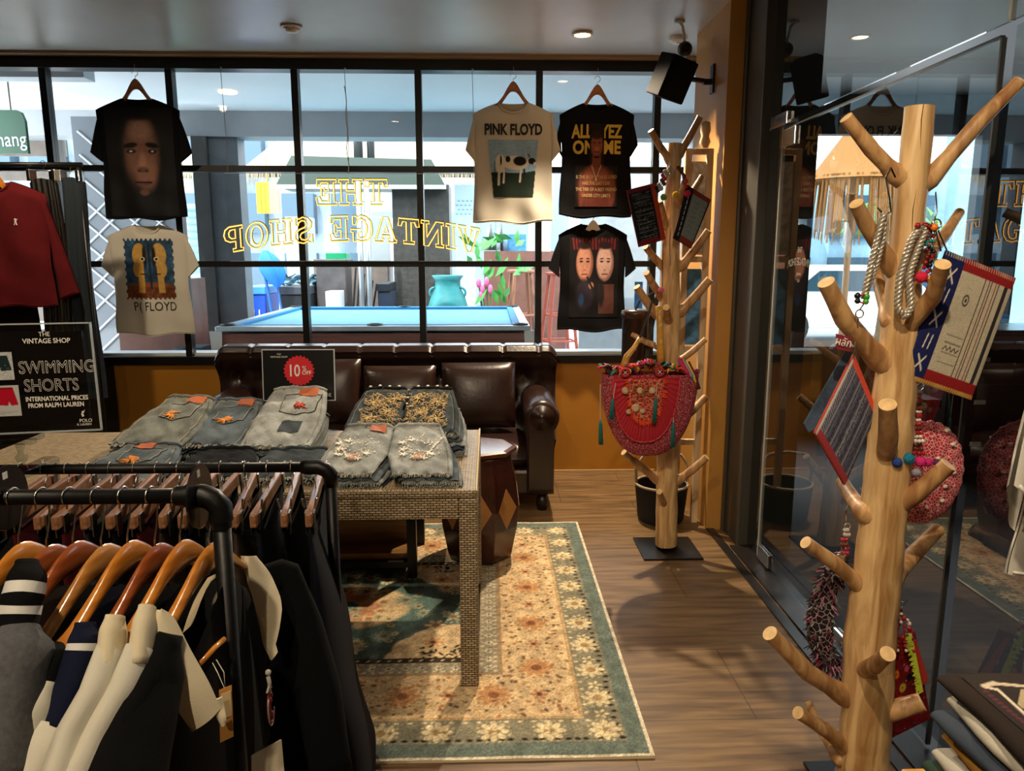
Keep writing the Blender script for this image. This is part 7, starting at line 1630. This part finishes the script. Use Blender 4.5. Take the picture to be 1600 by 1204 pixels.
m = MB()
for s in range(6): m.tube([L_(1060 + s * 3, 560 + s, 3.46), L_(1072 + s * 3, 580 + 2 * s, 3.44), L_(1087 + s, 592 + 3 * s, 3.45)], .009, 6, mi=s % 8)
m.build('twisted_rags', [mat('rag_' + c, c, .95) for c in rags], RB, smooth=True)
BAM = mat('bamboo', 'c08a2c', .4, var=.2, vscale=20)
for pts, nm in ((((974, 574), (980, 556), (991, 543), (1000, 527)), 'bamboo_handle'), (((1033, 572), (1032, 540), (1031, 505), (1029, 478)), 'bamboo_handle')):
    P_ = [L_(px, py, 3.47) for px, py in pts]; h = MB().tube(P_, [.019, .016, .012, .010] if nm and pts[0][0] < 1000 else [.02, .018, .016, .015], 10).build(nm, BAM, RB, smooth=True)
    m = MB()
    for f in (.15, .4, .65, .9):
        i = min(2, int(f * 3)); p = P_[i].lerp(P_[i + 1], f * 3 - i) + Vector((0, -.017, 0)); m.tube([p + Vector((-.008, 0, -.008)), p + Vector((.008, 0, .008))], .0015, 4).tube([p + Vector((.008, 0, -.008)), p + Vector((-.008, 0, .008))], .0015, 4)
    m.build('cross_stitches', PALE, h)
MB().tube([L_(1000, 527, 3.47), L_(1012, 495, 3.48), L_(1019, 470, 3.5)], .006, 6).build('black_strap', mat('black_strap', '141210', .5), RB)
for px, py in ((977, 582), (1031, 581)):
    m = MB().tube([tuple(v) for v in arc(L_(px, py, 3.41), .018, 0, 2 * PI, 16)], .006, 6); m.build('handle_loop', REDP, RB, smooth=True)
    c_ = L_(px, py, 3.402); MB().tube([c_ + Vector((-.008, 0, -.008)), c_ + Vector((.008, 0, .008))], .002, 4).tube([c_ + Vector((.008, 0, -.008)), c_ + Vector((-.008, 0, .008))], .002, 4).build('cross_stitch', PALE, RB)
for a, b, c in (((962, 598), (958, 622), (955, 655)), ((1027, 598), (1025, 618), (1022, 660)), ((938, 600), (938, 655), (939, 694)), ((1054, 590), (1052, 660), (1051, 698))):
    y = 3.39 if a[0] in (962, 1027) else 3.44
    MB().tube([L_(*a, y), L_(*b, y)], .0022, 5).build('tassel_cord', mat('tassel_cord', 'c8a898', .8), RB)
    P0, P1 = L_(*b, y), L_(*c, y); w = MB()
    for k in range(10): an = k * 2 * PI / 10; w.tube([P0, P0.lerp(P1, .2) + Vector((.006 * math.cos(an), .006 * math.sin(an), 0)), P1 + Vector((.009 * math.cos(an), .009 * math.sin(an), 0))], .0028, 4)
    w.build('teal_tassel', mat('teal_thread', '1f6c68', .8), RB, smooth=True)
# dark leather bag behind
o = at(992, 525, 3.86); LB = empty('leather_bucket_bag', o, label='dark brown leather bucket bag hanging behind the far branch stand', cat='bag'); lo = o
MB().lathe([(.005, -.135), (.060, -.13), (.068, -.10), (.068, .10), (.070, .104)], n=24, cap=False).build('bag_body', leather('dark_bag_leather', '231610'), LB, smooth=True)
MB().lathe([(.071, .095), (.076, .12), (.072, .135), (.045, .142), (.001, .143)], n=24).build('bag_lid', leather('bag_lid_leather', '3c261a'), LB, smooth=True)
MB().tube([L_(975, 520, 3.80), L_(1000, 470, 3.82), L_(1030, 450, 3.80)], .005, 6).tube([L_(1010, 560, 3.80), L_(1020, 500, 3.82), L_(1030, 450, 3.80)], .012, 6, flat=.3).build('shoulder_strap', mat('black_strap', ''), LB)
# black basket with pale handle
zb = at(1030, 822, 4.12); bk = empty('black_basket', (1.01, 4.17, 0), label='black basket with a beige rim handle on the floor behind the far stand', cat='basket')
MB().lathe([(.12, 0), (.135, .02), (.155, .22), (.15, .225), (.13, .03), (.001, .02)], n=28).build('basket_body', mat('black_felt', '121316', .8), bk, smooth=True, angle=40)
MB().tube([(.152 * math.cos(a), .152 * math.sin(a), .225) for a in np.linspace(0, 2 * PI, 31)[:-1]], .008, 8, closed=True).build('rim', mat('beige_trim', 'a89880', .6), bk, smooth=True)
MB().tube([(-.15, -.0, .22), (-.155, 0, .33), (-.11, 0, .395), (0, 0, .41), (.11, 0, .395), (.155, 0, .33), (.15, 0, .22)], .009, 8).build('handle', mat('beige_trim', ''), bk, smooth=True)
# pale wooden frames leaning on the column
PW = woodmat('pale_board', 'b59a78', 'd2b994', 3, .5, (6, 6, .8))
def frame(name, px0, py0, px1, py1, y, label, picm, w=.028, th=.03):
    a, b = at(px0, py0, y), at(px1, py1, y); o = (a + b) / 2; t = empty(name, (o.x, y, b.z), label=label, cat='picture frame'); W_, H_ = (b.x - a.x), a.z - b.z
    for nm, p, q in (('frame_side', (-W_ / 2, 0, 0), (-W_ / 2 + w, th, H_)), ('frame_side', (W_ / 2 - w, 0, 0), (W_ / 2, th, H_)), ('frame_rail', (-W_ / 2 + w, 0, H_ - w), (W_ / 2 - w, th, H_)), ('frame_rail', (-W_ / 2 + w, 0, 0), (W_ / 2 - w, th, w))): MB().box(p, q).build(nm, PW, t, bevel=.003)
    MB().box((-W_ / 2 + w, th * .5, w), (W_ / 2 - w, th * .9, H_ - w)).build('picture', picm, t); return t
fa = empty('wooden_easel', (1.12, 4.12, 0), rz=0, label='tall pale wooden easel frame between the far stand and the ochre column', cat='easel')
ez = [at(px, 560, 4.12).x - 1.12 for px in (1063, 1095)]
for x in ez: MB().box((x - .018, -.015, 0), (x + .018, .02, at(1080, 232, 4.12).z)).build('upright', PW, fa, bevel=.003)
for py in (237, 405, 545, 690): z = at(1080, py, 4.12).z; MB().box((ez[0] + .018, -.012, z - .016), (ez[1] - .018, .016, z + .016)).build('crossbar', PW, fa, bevel=.003)
z = at(1080, 236, 4.12).z; MB().lathe([(.018, 0), (.03, .03), (.02, .06), (.028, .09), (.024, .13), (.001, .14)], n=16).build('wooden_cup', PW, fa, smooth=True, loc=(ez[1] - .03, 0, z + .017))
for (a, b), cm_, lb in (((252, 398), ('c8c4bc', .5), 'white mosaic patterned panel in the upper part of the pale easel'), ((420, 538), ('4a7fae', .6), 'blue and white panel in the lower part of the pale easel')):
    z0, z1 = at(1080, b, 4.12).z, at(1080, a, 4.12).z
    tag(MB().box((ez[0] + .02, .0, z0), (ez[1] - .02, .012, z1)).build('art_panel', mat('panel_' + cm_[0], cm_[0], .6, var=cm_[1], vscale=22), loc=(1.12, 4.12, 0)), lb, 'panel')
# ------------------------------------------------------------ shirt stack at bottom right
SX, SY, SZT = .70, 1.02, .915
stb = empty('display_table', (1.0, .78, 0), label='yellow edged wooden display table at the bottom right corner', cat='table')
TBZ = SZT - 6 * .030 - .0
MB().box((-.34, -.40, TBZ - .035), (.30, .27, TBZ - .001)).build('tabletop', woodmat('yellow_wood', 'b8862c', 'd8a848', 4, .4, (6, 1, 6)), stb, bevel=.004)
for x in (-.30, .26):
    for y in (-.36, .23): MB().box((x - .025, y - .025, 0), (x + .025, y + .025, TBZ - .035)).build('leg', mat('dark_leg', ''), stb)
def folded(z, col, label, dx=0, dy=0, th=.028, m=None):
    t = empty('folded_shirt', (SX + dx, SY + dy, z), label=label, cat='shirt'); m = m or fabric('fold_' + col, col)
    W_, D_ = .40, .52
    def prof(k):  # left edge rounded fold
        return None
    vs, fs = [], []; n = 14; nx = 12
    ring = [(th / 2 * (1 - math.cos(a)), th / 2 + th / 2 * math.sin(a)) for a in np.linspace(-PI / 2, PI / 2, 9)]
    ring = [(th / 2 - th / 2 * math.cos(a) * 1.2, th / 2 + th / 2 * math.sin(a)) for a in np.linspace(-PI / 2, PI / 2, 9)] + [(W_ * k / nx, th) for k in range(1, nx + 1)] + [(W_, 0)] + [(W_ * (nx - k) / nx, 0) for k in range(1, nx)]
    q = len(ring)
    for j in range(n + 1):
        y = -D_ * j / n; e = .5 + .5 * min(1, j * 2.2 / 1) if j else .55
        for x, zz in ring: vs.append((x + .004 * math.sin(y * 30 + z * 90), y + (.006 if j == 0 else 0), th / 2 + (zz - th / 2) * min(1, e) + .0012 * math.sin(x * 40 + y * 23 + z * 70) * (zz > th * .6)))
    for j in range(n): fs += [(j * q + i, j * q + (i + 1) % q, (j + 1) * q + (i + 1) % q, (j + 1) * q + i) for i in range(q)]
    fs += [tuple(range(q))[::-1], tuple(n * q + i for i in range(q))]
    MB().add(vs, fs).build('folded_cloth', m, t, smooth=True, weld=True, angle=80); return t
cl = [('2a3c30', 'dark green folded shirt at the bottom of the stack', -.012, .01), ('a8a498', 'grey white folded shirt, second from the bottom of the stack', -.004, .0), ('a8792c', 'mustard folded shirt in the middle of the stack', .004, -.002), ('39424e', 'slate blue folded shirt below the white patterned one', -.006, .006), ('c4bfae', 'white folded shirt with thin black line pattern directly under the top shirt', .006, .0), ('2a221e', 'charcoal folded shirt with cream graphic, on top of the stack', .0, .01)]
for k, (c_, lb, dx, dy) in enumerate(cl):
    t = folded(TBZ + .030 * k, c_, lb, dx, dy, .0285)
    if k == 4:
        m = MB()
        for pts in (((.0, -.15), (.004, -.19), (-.001, -.2)), ((-.001, -.22), (.03, -.24), (.03, -.3)), ((.0, -.26), (.01, -.33), (.04, -.36))): m.tube([(x, y, .0145 + .013 * (x > .01)) for x, y in pts], .0012, 4)
        m.build('black_lines', PB, t)
    if k == 5:
        cv = Canvas(150, 170, '2a221e', .4 / .5)
        def q_(px, py): p = atz(px, py, TBZ + .18) - t.location; return p.x / .5, (p.y + .5) / .5
        pol = [q_(*p) for p in ((1508, 1066), (1535, 1062), (1620, 1072), (1620, 1078), (1575, 1072), (1590, 1095), (1620, 1120), (1620, 1150))]
        cv.line(*q_(1512, 1067), *q_(1535, 1072), .008, 'd0c4b0'); cv.line(*q_(1535, 1072), *q_(1605, 1135), .008, 'd0c4b0'); cv.line(*q_(1512, 1066), *q_(1530, 1062), .012, 'c8b8a0'); cv.line(*q_(1530, 1063), *q_(1620, 1071), .010, 'c8b8a0')
        cv.poly([q_(*p) for p in ((1574, 1072), (1600, 1078), (1592, 1112), (1566, 1095))], 'a89878'); cv.poly([q_(*p) for p in ((1590, 1073), (1625, 1075), (1625, 1105), (1600, 1085))], 'a89878')
        cv.ell(*q_(1513, 1105), .030, .022, 'd8d4c8', .1)
        for s_ in range(12): f = s_ / 11; cv.ell(*q_(1515 + 80 * f, 1074 + 66 * f), .012, .008, '5c2a34', .3)
        cv.noise(.06, 1)
        cv.mesh('printed_panel', lambda u, v: (.02 + .37 * u, -.5 + .49 * v, .0302 + .0012 * math.sin((.02 + .37 * u) * 40 + (-.5 + .49 * v) * 23 + (TBZ + .15) * 70)), paintmat('shirt_print', 0), t)
# white shirt at the right edge
wt_, wf = tee('t_shirt', 1.155, 1.43, 1.42, .17, .50, .27, (.28, .40, .16), fabric('white_cotton', 'cfcbc0'), 'plain white t-shirt at the right edge, only its sleeve in view', 12)
wt_.rotation_euler.z = math.radians(38)
flat_hanger(1.155, 1.43, 1.42 + .14, CEIL, 'wooden hanger holding the plain white t-shirt at the right edge', group=None).rotation_euler.z = math.radians(38)
